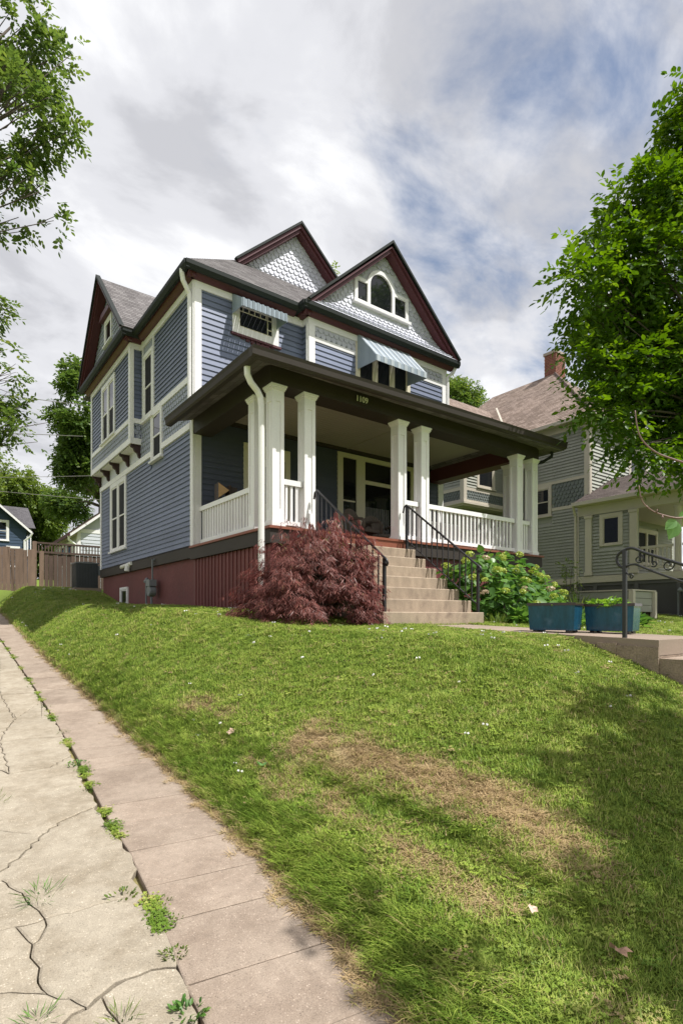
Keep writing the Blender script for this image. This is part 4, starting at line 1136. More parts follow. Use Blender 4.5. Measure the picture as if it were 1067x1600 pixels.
# house number
mb = MB(); k = 16
oval = [(6.58 + .135 * math.cos(2 * math.pi * i / k), PYF, 5.60 + .085 * math.sin(2 * math.pi * i / k)) for i in range(k)]
mb.extr(oval, (0, -.014, 0)); pq = P('house_number_plaque', DWOOD, mb)
mb = MB(); mb.extr([(6.58 + .128 * math.cos(2 * math.pi * i / k), PYF - .0145, 5.60 + .079 * math.sin(2 * math.pi * i / k)) for i in range(k)], (0, -.003, 0)); mb.build('plaque_field', PLAQ, pq)
tcu = bpy.data.curves.new('numeral_outline', 'FONT'); tcu.body = '1109'; tcu.size = .150; tcu.align_x = 'CENTER'; tcu.align_y = 'CENTER'; tcu.extrude = .002; tcu.offset = .003
to = bpy.data.objects.new('numeral_outline', tcu)
tme = bpy.data.meshes.new_from_object(to); tme.transform(Matrix.Rotation(R(90), 4, 'X')); tme.materials.clear(); tme.materials.append(NUMW)
bpy.data.objects.remove(to)
link_mesh('numeral', tme, pq, (6.58, PYF - .0195, 5.60))

# ------------------------------------------------------------------ porch steps and their iron rails
steps = thing('porch_steps', (6.57, 7.1, 1.36), 'tan concrete steps climbing to the porch between two iron handrails', 'steps')
RZs, TZs = .2086, .28
for i in range(7):
    y0 = 6.17 + TZs * i; zt = 1.36 + RZs * (i + 1)
    mb = MB(); xa, xb = 5.42, 7.73
    yb = 8.08
    c = .012
    yb = y0 + TZs + .06 if i < 6 else 8.08
    prof = [(y0, 1.0 if i == 0 else zt - RZs - .05), (y0, zt - c), (y0 + c, zt), (yb, zt), (yb, 1.0 if i == 0 else zt - RZs - .05)]
    lo = [(xa, a, b) for (a, b) in prof]; hi = [(xb, a, b) for (a, b) in prof]; n = 5
    mb.add(lo + hi, [tuple(range(n - 1, -1, -1)), tuple(range(n, 2 * n))] + [(i2, (i2 + 1) % n, n + (i2 + 1) % n, n + i2) for i2 in range(n)])
    mb.build('step', CONC, steps)
prof = [(6.2, 1.0), (6.2, 1.4)] + [(6.2 + TZs * i, 1.36 + RZs * i - .02) for i in range(1, 7)] + [(8.07, 2.6), (8.07, 1.0)]
mb = MB(); mb.extr([(5.44, a, b) for (a, b) in prof], (2.27, 0, 0)); mb.build('stair_core', CONC, steps)
def handrail(x, label):
    t = thing('iron_handrail', (x, 6.25, 1.57), label, 'handrail', 'iron handrails of the porch steps')
    tp, bp = Vector((x, 8.02, 3.72)), Vector((x, 6.24, 2.385))
    mb = MB(); mb.tube([tp + Vector((0, .10, -.14)), tp + Vector((0, .075, -.03)), tp + Vector((0, .02, .0)), tp, bp, bp + Vector((0, -.05, -.035)), bp + Vector((0, -.075, -.085)), bp + Vector((0, -.06, -.12)), bp + Vector((0, -.02, -.10))], .019, 8); mb.build('rail', IRON, t, smooth=True)
    mb = MB(); mb.tube([tp + Vector((0, 0, -.70)), bp + Vector((0, 0, -.69))], .014, 6); mb.build('lower_rail', IRON, t)
    s = .021
    for (p, zb_) in ((tp, 3.03 if False else 2.80), (bp, 1.56)):
        mb = MB().box(x - s, x + s, p.y - s, p.y + s, zb_, p.z - .01); mb.build('post', IRON, t)
    n = 13
    for k in range(1, n):
        q = tp.lerp(bp, k / n)
        mb = MB().box(x - .009, x + .009, q.y - .009, q.y + .009, q.z - .70, q.z - .005); mb.build('baluster', IRON, t)
handrail(5.50, 'black iron handrail of the porch steps rising behind the red maple')
handrail(7.66, 'black iron handrail of the porch steps beside the hydrangea')

# ------------------------------------------------------------------ street steps with scrolled rail
st = thing('street_steps', (6.65, 2.2, .9), 'weathered concrete steps dropping from the front walk to the street', 'steps')
for i in range(6):
    z1 = 1.252 - .185 * (i + 1); y1 = 2.56 - .34 * i
    MB().box(6.21, 7.07, y1 - .34, y1 - .001, z1 - .5, z1).build('step', WALK, st)
mb = MB(); 
for (xa, xb) in ((6.0, 6.205), (7.075, 7.28)):
    pass
# stepped cheek: each tread runs the whole width, so the side shows the eroded pour
for i in range(6):
    z1 = 1.252 - .185 * (i + 1); y1 = 2.56 - .34 * i
    MB().box(6.0, 6.209, y1 - .34, y1 - .001, z1 - .6, z1 + .0).build('step_end', ROUGHC, st)
    MB().box(7.071, 7.28, y1 - .34, y1 - .001, z1 - .6, z1 + .0).build('step_end', ROUGHC, st)
mb = MB()
r = random.Random(3); nY = 16
yy = [2.56 + (6.0 - 2.56) * i / nY for i in range(nY + 1)]
for (ya, yb) in zip(yy[:-1], yy[1:]):
    mb.box(5.985 - r.uniform(0, .03), 5.999, ya, yb - .001, .7, 1.20 + (ya - 2.56) * .03 - r.uniform(0.0, .03))
mb.box(5.999, 7.281, 2.562, 2.60, .5, 1.09)
mb.build('footing', ROUGHC, st)

hr = thing('scrolled_handrail', (6.06, 2.94, 1.26), 'black iron handrail with scrolls standing beside the blue planters', 'handrail')
hx = 6.06
def hp(zx, zy): return (hx, 2.94 - (zx - 115) * .00085, 2.024 + (1500 - zy) * .00086)
MB().box(hx - .019, hx + .019, 2.921, 2.959, 1.25, 2.222).build('post', IRON, hr)
def bez(pts, n=8):
    """smooth run through points (Catmull-Rom)"""
    P_ = [Vector(p) for p in pts]; res = []
    for i in range(len(P_) - 1):
        p0, p1, p2, p3 = P_[max(i - 1, 0)], P_[i], P_[i + 1], P_[min(i + 2, len(P_) - 1)]
        for k in range(n):
            t = k / n
            res.append(.5 * ((2 * p1) + (p2 - p0) * t + (2 * p0 - 5 * p1 + 4 * p2 - p3) * t * t + (3 * p1 - p0 - 3 * p2 + p3) * t ** 3))
    res.append(P_[-1]); return res
mb = MB(); mb.tube(bez([hp(115, 1500), hp(50, 1470), hp(15, 1395), hp(30, 1325), hp(110, 1272), hp(215, 1258), hp(400, 1345), hp(860, 1535), hp(1500, 1800), hp(2000, 2010)]), .016, 6); mb.build('rail', IRON, hr, True)
mb = MB(); mb.tube(bez([hp(115, 1500), hp(170, 1468), hp(240, 1462), hp(310, 1490), hp(540, 1600), hp(860, 1735), hp(1500, 1990), hp(2000, 2190)]), .012, 6); mb.build('lower_rail', IRON, hr, True)
def spiral(cx, cy, r0, a0, turns, tail):
    pts = [hp(cx + r0 * (1 - .75 * t) * math.cos(a0 + turns * 2 * math.pi * t), cy - r0 * (1 - .75 * t) * math.sin(a0 + turns * 2 * math.pi * t)) for t in [i / 22 for i in range(23)]]
    return [hp(*q) for q in tail] + pts
for (cx_, cy_, r_, a_, tu, tail) in ((290, 1400, 58, 1.2, -1.3, []), (630, 1500, 75, .9, -1.2, []), (1010, 1660, 75, .9, -1.2, []), (195, 1610, 32, 2.6, -1.2, [(115, 1570), (140, 1560)]), (470, 1470, 40, 4.0, 1.1, [])):
    mb = MB(); mb.tube(spiral(cx_, cy_, r_, a_, tu, tail), .0085, 5); mb.build('scroll', IRON, hr, True)
MB().box(hx - .019, hx + .019, .95, .99, -.1, 1.32).build('post', IRON, hr)

# ------------------------------------------------------------------ neighbouring house
nb = thing('neighbour_house', (19.9, 11.0, 1.7), 'sage green two-storey house with cream trim, brick chimney and side porch wall', 'house')
house_ = house
def Q(name, mat, mb): return mb.build(name, mat, nb)
NX, NY = 19.9, 11.0
nbody = Q('wall', GREENP, MB().box(NX + .01, 27.3, NY + .012, 22.0, 2.7, 8.95))
Q('foundation', NGREY, MB().box(NX + .03, 27.2, NY + .04, 21.9, 1.2, 2.76))
f = FX(NX); ff = FY(NY)
NW1 = (12.52, 13.55, 5.52, 6.74); NW2 = (13.75, 14.50, 6.92, 8.3)
siding(nbody, f, 'X', 11.15, 17.0, 2.96, 5.68, .118, GREENP, th=.052, groove=.036, holes=[(12.5, 13.6, 5.3, 6.8)])
siding(nbody, f, 'X', 11.15, 14.72, 6.86, 8.70, .118, GREENP, th=.052, groove=.036, holes=[NW2])
shingles(nbody, f, 'X', 11.15, 14.7, 5.80, 6.76, GREEND, .16, .15, holes=[(12.5, 13.6, 5.3, 6.9)])
fobj('belt_course', NCREAM, nb, f, (11.15, 12.50, 0, .045, 5.68, 5.80)); fobj('belt_course', NCREAM, nb, f, (13.56, 17, 0, .045, 5.68, 5.80))
fobj('belt_course', NCREAM, nb, f, (11.15, 14.72, 0, .045, 6.745, 6.86)); fobj('water_table', NCREAM, nb, f, (11.0, 17, 0, .05, 2.74, 2.955))
fobj('corner_board', NCREAM, nb, f, (10.97, 11.15, 0, .044, 2.96, 8.70)); fobj('corner_board', NCREAM, nb, ff, (19.87, 20.06, 0, .044, 2.96, 8.70))
fobj('frieze_board', NCREAM, nb, f, (10.97, 22, 0, .04, 8.70, 8.97)); fobj('frieze_board', NCREAM, nb, ff, (19.86, 27.3, 0, .04, 8.70, 8.97))
window(nb, f, *NW1, cas=.12, mat=NCREAM); window(nb, f, *NW2, cas=.12, mat=NCREAM)
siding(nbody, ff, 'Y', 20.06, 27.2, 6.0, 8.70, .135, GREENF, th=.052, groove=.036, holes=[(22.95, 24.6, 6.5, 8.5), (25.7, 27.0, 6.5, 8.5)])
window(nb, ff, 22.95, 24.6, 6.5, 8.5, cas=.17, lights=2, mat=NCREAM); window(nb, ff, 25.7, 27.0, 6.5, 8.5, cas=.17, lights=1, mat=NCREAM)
nroof = bpy.data.objects.new('roof', None); COL.objects.link(nroof); nroof.parent = nb; ORG[nroof.name] = ORG[nb.name]
e0x, e1x, e0y, e1y, ez_ = 19.55, 27.65, 10.65, 22.3, 9.0
rx = (e0x + e1x) / 2; rz = ez_ + (rx - e0x) * .97; ry0 = e0y + (rx - e0x); ry1 = e1y - (rx - e0x)
roof_slope(nroof, [(e0x, e1y, ez_), (e0x, e0y, ez_), (rx, ry0, rz), (rx, ry1, rz)], ROOFN)
roof_slope(nroof, [(e0x, e0y, ez_), (e1x, e0y, ez_), (rx, ry0, rz)], ROOFN)
roof_slope(nroof, [(e1x, e0y, ez_), (e1x, e1y, ez_), (rx, ry1, rz), (rx, ry0, rz)], ROOFN)
roof_slope(nroof, [(e1x, e1y, ez_), (e0x, e1y, ez_), (rx, ry1, rz)], ROOFN)
mb = MB(); mb.tube([(e0x, e0y, ez_ + .03), (rx, ry0, rz + .03)], .05, 5); mb.build('hip_cap', ROOFN, nroof)
for (fr_, a, b) in ((FX(e0x), e0y - .08, 14.4), (FY(e0y), e0x - .08, e1x)):
    fobj('gutter', NCREAM, nb, fr_, (a, b, -.02, .09, 8.90, 9.03))
Q('soffit', NCREAM, MB().box(e0x, 27.6, e0y, 22.2, 8.975, 8.99))
# cross wing with its overhanging upper storey
wg = Q('wing', GREENP, MB().box(17.18, 19.93, 14.715, 19.8, 5.97, 8.97))
fw = FX(17.17); fv = FY(14.704)
siding(wg, fw, 'X', 14.85, 19.6, 6.72, 8.75, .118, GREENP, th=.052, groove=.036); siding(wg, fv, 'Y', 17.32, 19.90, 6.72, 8.75, .118, GREENP, th=.052, groove=.036, holes=[(17.95, 19.10, 6.74, 8.3)])
shingles(wg, fw, 'X', 14.86, 19.5, 6.20, 6.60, GREEND, .15, .11); shingles(wg, fv, 'Y', 17.33, 19.88, 6.20, 6.60, GREEND, .15, .11)
fobj('belt_course', NCREAM, nb, fw, (14.85, 19.6, 0, .04, 6.58, 6.72)); fobj('belt_course', NCREAM, nb, fv, (17.32, 19.9, 0, .04, 6.58, 6.72))
fobj('corner_board', NCREAM, nb, fw, (14.67, 14.85, 0, .043, 6.2, 8.75)); fobj('corner_board', NCREAM, nb, fv, (17.14, 17.32, 0, .043, 6.2, 8.75))
fobj('frieze_board', NCREAM, nb, fv, (17.14, 19.9, 0, .04, 8.75, 8.97)); fobj('frieze_board', NCREAM, nb, fw, (14.67, 19.8, 0, .04, 8.75, 8.97))
for (w_, z0_, z1_) in ((.06, 6.10, 6.20), (.12, 6.02, 6.10), (.03, 5.95, 6.02)):
    fobj('cornice_moulding', NCREAM, nb, fw, (14.7 - w_, 19.8, 0, w_, z0_, z1_)); fobj('cornice_moulding', NCREAM, nb, fv, (17.17, 19.9, 0, w_, z0_, z1_))
window(nb, fv, 17.95, 19.10, 6.80, 8.3, cas=.13, hung=False, mat=NCREAM)
lw = Q('wall', GREENP, MB().box(17.75, 19.92, 15.3, 19.6, 1.6, 5.96))
siding(lw, FY(15.3), 'Y', 17.9, 19.9, 2.9, 5.4, .118, GREENP, th=.052, groove=.036, holes=[(18.2, 19.4, 3.9, 5.9)]); siding(lw, FX(17.75), 'X', 15.45, 19.5, 2.9, 5.7, .118, GREENP, th=.052, groove=.036)
fobj('corner_board', NCREAM, nb, FY(15.3), (17.72, 17.9, 0, .043, 2.9, 5.7)); fobj('frieze_board', NCREAM, nb, FY(15.3), (17.72, 19.9, 0, .04, 5.7, 5.95))
window(nb, FY(15.3), 18.2, 19.4, 3.9, 5.68, cas=.13, mat=NCREAM)
roof_slope(nroof, [(16.85, 14.4, 9.0), (22.5, 14.4, 9.0), (22.5, 17.4, 11.6), (16.85, 17.4, 11.6)], ROOFN)
roof_slope(nroof, [(22.5, 20.4, 9.0), (16.85, 20.4, 9.0), (16.85, 17.4, 11.6), (22.5, 17.4, 11.6)], ROOFN)
Q('gable', GREEND, MB().extr([(17.2, 14.5, 8.97), (17.2, 20.3, 8.97), (17.2, 17.4, 11.5)], (.1, 0, 0)))
mb = MB(); mb.tube([(21.6, 16.5, 11.35), (19.62, 14.5, 9.3)], .06, 4); mb.build('valley_flashing', NCREAM, nroof)
# chimney of bricks
ch = Q('chimney', MORTAR, MB().box(23.62, 24.38, 14.67, 15.23, 11.4, 13.92))
mb = MB()
z = 12.2; row = 0
while z < 13.9:
    for (ax, n_, a0, ln) in (('y', 4, 23.6, .8), ('x', 3, 14.65, .6)):
        w_ = ln / n_
        for k in range(-1, n_ + 1):
            u0 = a0 + (k + (row % 2) * .5) * w_; u1 = u0 + w_ - .014
            u0 = max(u0, a0); u1 = min(u1, a0 + ln)
            if u1 - u0 < .03: continue
            j = random.uniform(0, .006)
            if ax == 'y': mb.box(u0, u1, 14.648 - j, 14.68, z, z + .066)
            else: mb.box(23.598 - j, 23.63, u0, u1, z, z + .066)
    z += .08; row += 1
o = mb.build('brick_courses', BRICK, ch); o['kind'] = 'stuff'
MB().box(23.56, 24.44, 14.61, 15.29, 13.92, 14.05).build('chimney_cap', MORTAR, ch)
# porch of the neighbour
PXn = 19.30; fp = FX(PXn)
pb = Q('wall', GREENP, MB().box(PXn + .01, PXn + .14, 8.95, 11.03, 2.95, 5.2))
siding(pb, fp, 'X', 9.20, 11.02, 2.98, 5.13, .118, GREENP, th=.052, groove=.036, holes=[(9.42, 10.24, 3.98, 5.14)])
window(nb, fp, 9.42, 10.24, 4.0, 5.14, cas=.13, hung=False, mat=NCREAM, sill=False)
fobj('corner_board', NCREAM, nb, fp, (11.02, 11.08, 0, .05, 2.98, 5.18))
for (a, b) in ((10.52, 10.76), (8.92, 9.17)):
    fobj('pilaster', NCREAM, nb, fp, (a, b, 0, .08, 3.1, 5.06), (a - .03, b + .03, 0, .11, 2.98, 3.1), (a - .03, b + .03, 0, .11, 5.06, 5.16))
Q('entablature', NCREAM, MB().box(PXn - .03, PXn + .2, 5.6, 11.08, 5.18, 5.52).box(PXn + .2, 27, 5.6, 5.8, 5.18, 5.52))
Q('porch_floor', NCREAM, MB().box(PXn - .06, 27, 5.5, 11.06, 2.72, 2.955))
Q('porch_ceiling', NCREAM, MB().box(PXn, 27, 5.6, 11.0, 5.5, 5.515))
Q('gutter', NCREAM, MB().box(18.9, 19.03, 5.05, 11.12, 5.53, 5.66).box(18.9, 27.5, 4.95, 5.05, 5.53, 5.66))
Q('soffit', NCREAM, MB().box(19.03, 19.4, 5.05, 11.1, 5.525, 5.535))
ROOFD2 = roof_mat('brown_porch_shingle', (.085, .066, .060), (.13, .105, .095), (.045, .036, .034))
roof_slope(nroof, [(18.95, 11.05, 5.66), (18.95, 5.0, 5.66), (21.6, 7.65, 6.93), (21.6, 11.0, 6.93)], ROOFD2)
roof_slope(nroof, [(18.95, 5.0, 5.66), (27.5, 5.0, 5.66), (27.5, 7.65, 6.93), (21.6, 7.65, 6.93)], ROOFD2)
roof_slope(nroof, [(21.6, 7.65, 6.93), (27.5, 7.65, 6.93), (27.5, 11.0, 6.95), (21.6, 11.0, 6.95)], ROOFD)
colp = [(.14, 0), (.14, .06), (.115, .10), (.105, .14), (.098, 2.0), (.11, 2.04), (.13, 2.08), (.13, 2.14)]
for (x, y) in ((PXn + .12, 7.72), (PXn + .12, 5.9), (22.5, 5.9), (25.5, 5.9)):
    mb = MB(); mb.lathe(colp, (x, y, 2.955), 14); mb.build('column', NCREAM, nb, True)
balp = [(.032, 0), (.032, .06), (.018, .09), (.034, .26), (.020, .40), (.030, .46), (.018, .52), (.03, .58), (.03, .64)]
nbal = MB(); nbal.lathe(balp, (0, 0, 0), 8); nbal = nbal.mesh('baluster', NCREAM, (0, 0, 0), True)
for (a, b) in ((7.86, 8.90), (6.04, 7.58)):
    rl = fobj('railing', NCREAM, nb, FX(PXn + .12), (a, b, -.04, .04, 3.79, 3.87), (a, b, -.035, .035, 3.10, 3.16))
    n = int((b - a) / .125)
    for k in range(n): link_mesh('baluster', nbal, rl, (PXn + .12, a + (k + .5) * (b - a) / n, 3.155))
pf = Q('wall', GREENP, MB().box(19.9, 27.2, 10.985, 11.02, 2.95, 5.9)); siding(pf, FY(10.985), 'Y', 20.0, 27, 2.96, 5.5, .118, GREENP, th=.052, groove=.036, holes=[(21.0, 22.1, 2.9, 5.3), (23.5, 25.5, 3.6, 5.3)])
window(nb, FY(10.985), 23.5, 25.5, 3.7, 5.2, cas=.14, lights=2, mat=NCREAM, upper=GLASS2)
fobj('door_frame', NCREAM, nb, FY(10.985), (21.0, 21.14, 0, .05, 2.96, 5.2), (21.96, 22.1, 0, .05, 2.96, 5.2), (21.14, 21.96, 0, .05, 5.06, 5.2)); fobj('door', DWOOD, nb, FY(10.985), (21.14, 21.96, 0, .03, 2.96, 5.06))
# lattice skirt
sk = Q('porch_skirt', NGREY, MB().box(PXn + .06, PXn + .08, 5.6, 11.05, 1.4, 2.72))
mb = MB()
for (a, b) in ((10.9, 11.03), (10.35, 10.48), (8.9, 9.03), (7.6, 7.7), (5.6, 5.75)): mb.box(PXn - .02, PXn + .05, a, b, 1.5, 2.72)
mb.box(PXn - .012, PXn + .045, 5.6, 11.0, 2.60, 2.715); mb.build('skirt_frame', NGREY, nb)
mb = MB()
y = 5.4
while y < 11.0:
    for s in (-1, 1):
        a, b = Vector((PXn + .03 + .006 * s, y, 1.65 if s > 0 else 2.6)), Vector((PXn + .03 + .006 * s, y + .95, 2.6 if s > 0 else 1.65))
        d = (b - a).normalized(); n_ = Vector((0, -d.z, d.y)) * .018
        mb.extr([a - n_, b - n_, b + n_, a + n_], (.006, 0, 0))
    y += .085
o = mb.build('lattice', NGREY, nb); o['kind'] = 'stuff'
mb = MB(); mb.tube([(19.5, 10.85, 8.95), (19.6, 10.88, 8.8), (19.83, 10.93, 8.6), (19.83, 10.93, 5.95), (19.7, 10.93, 5.85), (19.4, 10.93, 5.78)], .05, 8); Q('downspout', NCREAM, mb)
mb = MB(); mb.tube([(19.0, 11.1, 5.55), (19.1, 11.12, 5.4), (19.22, 11.13, 5.2), (19.22, 11.13, 1.95)], .045, 8); Q('downspout', NCREAM, mb)

# ------------------------------------------------------------------ outbuilding and far house
ga = thing('outbuilding', (8.5, 34, 2.8), 'pale grey gabled outbuilding behind the wooden fence', 'outbuilding')
gb = MB().box(6.47, 11.0, 32.012, 38.5, 2.4, 6.1).add([(6.47, 32.012, 6.1), (11.0, 32.012, 6.1), (8.74, 32.012, 7.95), (6.47, 38.5, 6.1), (11.0, 38.5, 6.1), (8.74, 38.5, 7.95)], [(0, 1, 2), (3, 5, 4)]).build('wall', GARS, ga)
siding(gb, FY(32.0), 'Y', 6.6, 11, 2.6, 6.0, .19, GARS); siding(gb, FX(6.46), 'X', 32.2, 38.4, 2.6, 5.9, .19, GARS, holes=[(33.2, 34.6, 4.4, 5.7), (35.4, 36.8, 4.4, 5.7)])
fobj('corner_board', WHITE, ga, FY(32.0), (6.44, 6.6, 0, .043, 2.5, 6.1)); fobj('corner_board', WHITE, ga, FX(6.46), (31.97, 32.2, 0, .043, 2.5, 6.1)); fobj('belt_course', WHITE, ga, FY(32.0), (6.6, 11, 0, .035, 6.0, 6.2)); fobj('belt_course', WHITE, ga, FX(6.46), (32.2, 38.4, 0, .035, 5.9, 6.1))
window(ga, FX(6.46), 33.2, 34.6, 4.4, 5.7, cas=.12); window(ga, FX(6.46), 35.4, 36.8, 4.4, 5.7, cas=.12)
gr_ = bpy.data.objects.new('roof', None); COL.objects.link(gr_); gr_.parent = ga; ORG[gr_.name] = ORG[ga.name]
roof_slope(gr_, [(6.0, 38.9, 5.85), (6.0, 31.6, 5.85), (8.74, 31.6, 8.08), (8.74, 38.9, 8.08)], ROOFN); roof_slope(gr_, [(11.5, 31.6, 5.85), (11.5, 38.9, 5.85), (8.74, 38.9, 8.08), (8.74, 31.6, 8.08)], ROOFN)
mb = MB(); mb.hexa([(6.0, 31.58, 5.68), (8.74, 31.58, 7.91), (8.74, 31.58, 8.06), (6.0, 31.58, 5.83)], [(6.0, 31.63, 5.68), (8.74, 31.63, 7.91), (8.74, 31.63, 8.06), (6.0, 31.63, 5.83)]); mb.build('bargeboard', WHITE, ga)
MB().box(5.93, 6.03, 31.6, 38.9, 5.72, 5.86).build('gutter', MAROON, ga)
mb = MB(); mb.tube([(5.98, 31.8, 5.75), (6.0, 31.85, 5.55), (6.36, 31.92, 5.3), (6.38, 31.92, 2.6)], .06, 8); mb.build('downspout', WHITE, ga)

bh = thing('blue_house', (4, 50, 3.2), 'dark blue gabled house far behind the fence with white window frames', 'house')
bb = MB().box(.2, 6.35, 50.012, 58, 3, 8.5).add([(.2, 50.012, 8.5), (6.35, 50.012, 8.5), (3.2, 50.012, 11.2), (.2, 58, 8.5), (6.35, 58, 8.5), (3.2, 58, 11.2)], [(0, 1, 2), (3, 5, 4)]).build('wall', BLUEH, bh)
siding(bb, FY(50.0), 'Y', .3, 6.3, 3.4, 8.4, .24, BLUEH)
bw = MB().box(4.5, 7.05, 53.012, 60, 3, 8.9).build('wall', BLUEH, bh); siding(bw, FY(53.0), 'Y', 6.3, 7.0, 3.4, 8.7, .24, BLUEH)
br_ = bpy.data.objects.new('roof', None); COL.objects.link(br_); br_.parent = bh; ORG[br_.name] = ORG[bh.name]
roof_slope(br_, [(6.7, 49.6, 8.2), (6.7, 58, 8.2), (3.2, 58, 11.3), (3.2, 49.6, 11.3)], ROOFD); roof_slope(br_, [(-.3, 58, 8.2), (-.3, 49.6, 8.2), (3.2, 49.6, 11.3), (3.2, 58, 11.3)], ROOFD)
roof_slope(br_, [(3.4, 52.6, 8.9), (7.35, 52.6, 8.9), (7.35, 57, 11.3), (3.4, 57, 11.3)], ROOFD)
mb = MB(); mb.hexa([(6.7, 49.55, 7.98), (3.2, 49.55, 11.08), (3.2, 49.55, 11.28), (6.7, 49.55, 8.18)], [(6.7, 49.62, 7.98), (3.2, 49.62, 11.08), (3.2, 49.62, 11.28), (6.7, 49.62, 8.18)]); mb.build('bargeboard', WHITE, bh)
mb = MB(); mb.tube([(6.7, 49.6, 8.1), (6.55, 49.7, 7.8), (6.2, 49.9, 7.5), (6.2, 49.9, 3.4)], .09, 6); mb.build('downspout', WHITE, bh)
for (a, b, c, e_) in ((3.9, 5.15, 7.4, 9.0), (4.95, 5.9, 5.4, 7.0)): window(bh, FY(50.0), a, b, c, e_, cas=.16)
window(bh, FY(53.0), 6.25, 6.85, 6.6, 8.7, cas=.14)
MB().box(7.0, 7.07, 52.97, 53.1, 3, 8.9).build('corner_board', WHITE, bh)

# ------------------------------------------------------------------ fences
fe = thing('picket_fence', (2.6, 24.5, 2.5), 'weathered brown board fence across the back of the side yard', 'fence')
pm = [MB().box(-.066, .066, -.011, .011, 0, h).mesh('picket', FENCE) for h in (1.66, 1.68, 1.64)]
for k in range(30):
    x = -.55 + k * .139
    if x > 3.42: break
    zt = 4.155 - (x - 2.2) * .05 + random.uniform(-.012, .012)
    p = link_mesh('picket', pm[k % 3], fe, (x, 24.5 + random.uniform(-.006, .006), zt - 1.66)); p.rotation_euler = (0, R(random.uniform(-.5, .5)), 0)
MB().box(-.6, 3.45, 24.515, 24.555, 3.75, 3.83).box(-.6, 3.45, 24.515, 24.555, 2.85, 2.93).build('fence_rail', FENCE, fe)
gt = thing('garden_gate_fence', (4.6, 25, 2.6), 'board fence, dark with painted-in house shade, topped by a low baluster rail beside the air conditioner', 'fence')
pm = MB().box(-.075, .075, -.012, .012, 0, 1.46).mesh('board', FENCED)
for k in range(16):
    x = 3.88 + k * .165
    link_mesh('board', pm, gt, (x, 25.0 + (.014 if k % 2 else 0), 2.58))
for x in (3.45, 6.42): MB().box(x - .07, x + .07, 24.93, 25.07, 2.4, 4.50).build('post', FENCED if x > 5 else FENCE, gt)
MB().box(3.62, 3.78, 24.95, 25.0, 2.5, 4.12).build('post', FENCE, gt)
MB().box(3.5, 6.4, 24.96, 25.04, 4.05, 4.13).build('fence_rail', FENCED, gt); MB().box(3.5, 6.4, 24.95, 25.05, 4.42, 4.49).build('fence_rail', FENCED, gt)
pm = MB().box(-.02, .02, -.02, .02, 0, .30).mesh('baluster', FENCED)
for k in range(24): link_mesh('baluster', pm, gt, (3.6 + k * .118, 25.0, 4.125))

# ------------------------------------------------------------------ air conditioner, meters
ac = thing('air_conditioner', (4.33, 20.4, 2.42), 'dark grey outdoor air conditioner unit beside the rear corner of the house', 'air conditioner')
MB().box(4.0, 4.68, 20.03, 20.70, 2.46, 3.28).build('cabinet', ACM, ac)
me = MB().box(-.012, .012, -.016, 0, 0, .76).mesh('louvre', ACM); me2 = MB().box(-.016, 0, -.012, .012, 0, .76).mesh('louvre', ACM)
for k in range(14): link_mesh('louvre', me, ac, (4.03 + k * .048, 20.03, 2.50)); link_mesh('louvre', me2, ac, (4.0, 20.06 + k * .048, 2.50))
mb = MB().box(3.97, 4.71, 20.0, 20.73, 3.28, 3.32); mb.lathe([(.30, 0), (.30, .025), (.05, .05), (.0, .05)], (4.34, 20.37, 3.32), 18); mb.build('lid', STEEL, ac)
MB().box(3.92, 4.76, 19.95, 20.78, 2.2, 2.455).build('pad', WALK, ac)
MB().box(4.69, 4.76, 20.02, 20.2, 2.9, 3.22).build('disconnect_box', STEEL, ac)
def gas_meter(x, y, z, label, sg=1):
    t = thing('gas_meter', (x, y, z), label, 'gas meter')
    mb = MB(); mb.lathe([(.0, -.085), (.13, -.085), (.145, -.06), (.145, .06), (.13, .085), (0, .085)], (0, 0, 0), 16)
    me = mb.mesh('meter_body', STEEL); me.transform(Matrix.Rotation(R(90), 4, 'Y')); link_mesh('meter_body', me, t, (x - .10, y, z + .32))
    MB().box(x - .20, x - .02, y - .15, y + .13, z + .44, z + .60).build('index_box', STEEL, t)
    mb = MB(); mb.tube([(x - .06, y + .05, z + .6), (x - .06, y + .05, z + 1.12)], .022, 6); mb.tube([(x - .06, y + .05, z + 1.10), (x + .06, y + .05, z + 1.12)], .03, 6); mb.build('riser_pipe', STEEL, t)
    mb = MB(); mb.tube([(x - .10, y + .13, z + .55), (x - .10, y + .40, z + .55), (x - .10, y + .42, z + .50), (x - .10, y + .42, z - .25)], .024, 6); mb.build('inlet_pipe', STEEL, t)
    mb = MB(); mb.lathe([(0, -.04), (.075, -.04), (.085, 0), (.05, .05), (.03, .09), (0, .09)], (x - .10, y + .36, z + .58), 12); mb.build('regulator', STEEL, t)
    mb = MB(); mb.tube([(x - .1, y, z + .2), (x - .1, y, z - .2)], .03, 6); mb.build('stand', STEEL, t)
gas_meter(4.62, 13.95, 1.82, 'grey gas meter with riser pipe on the dark red foundation wall')
gas_meter(19.15, 7.15, 1.75, 'grey gas meter standing by the lattice skirt of the green house')

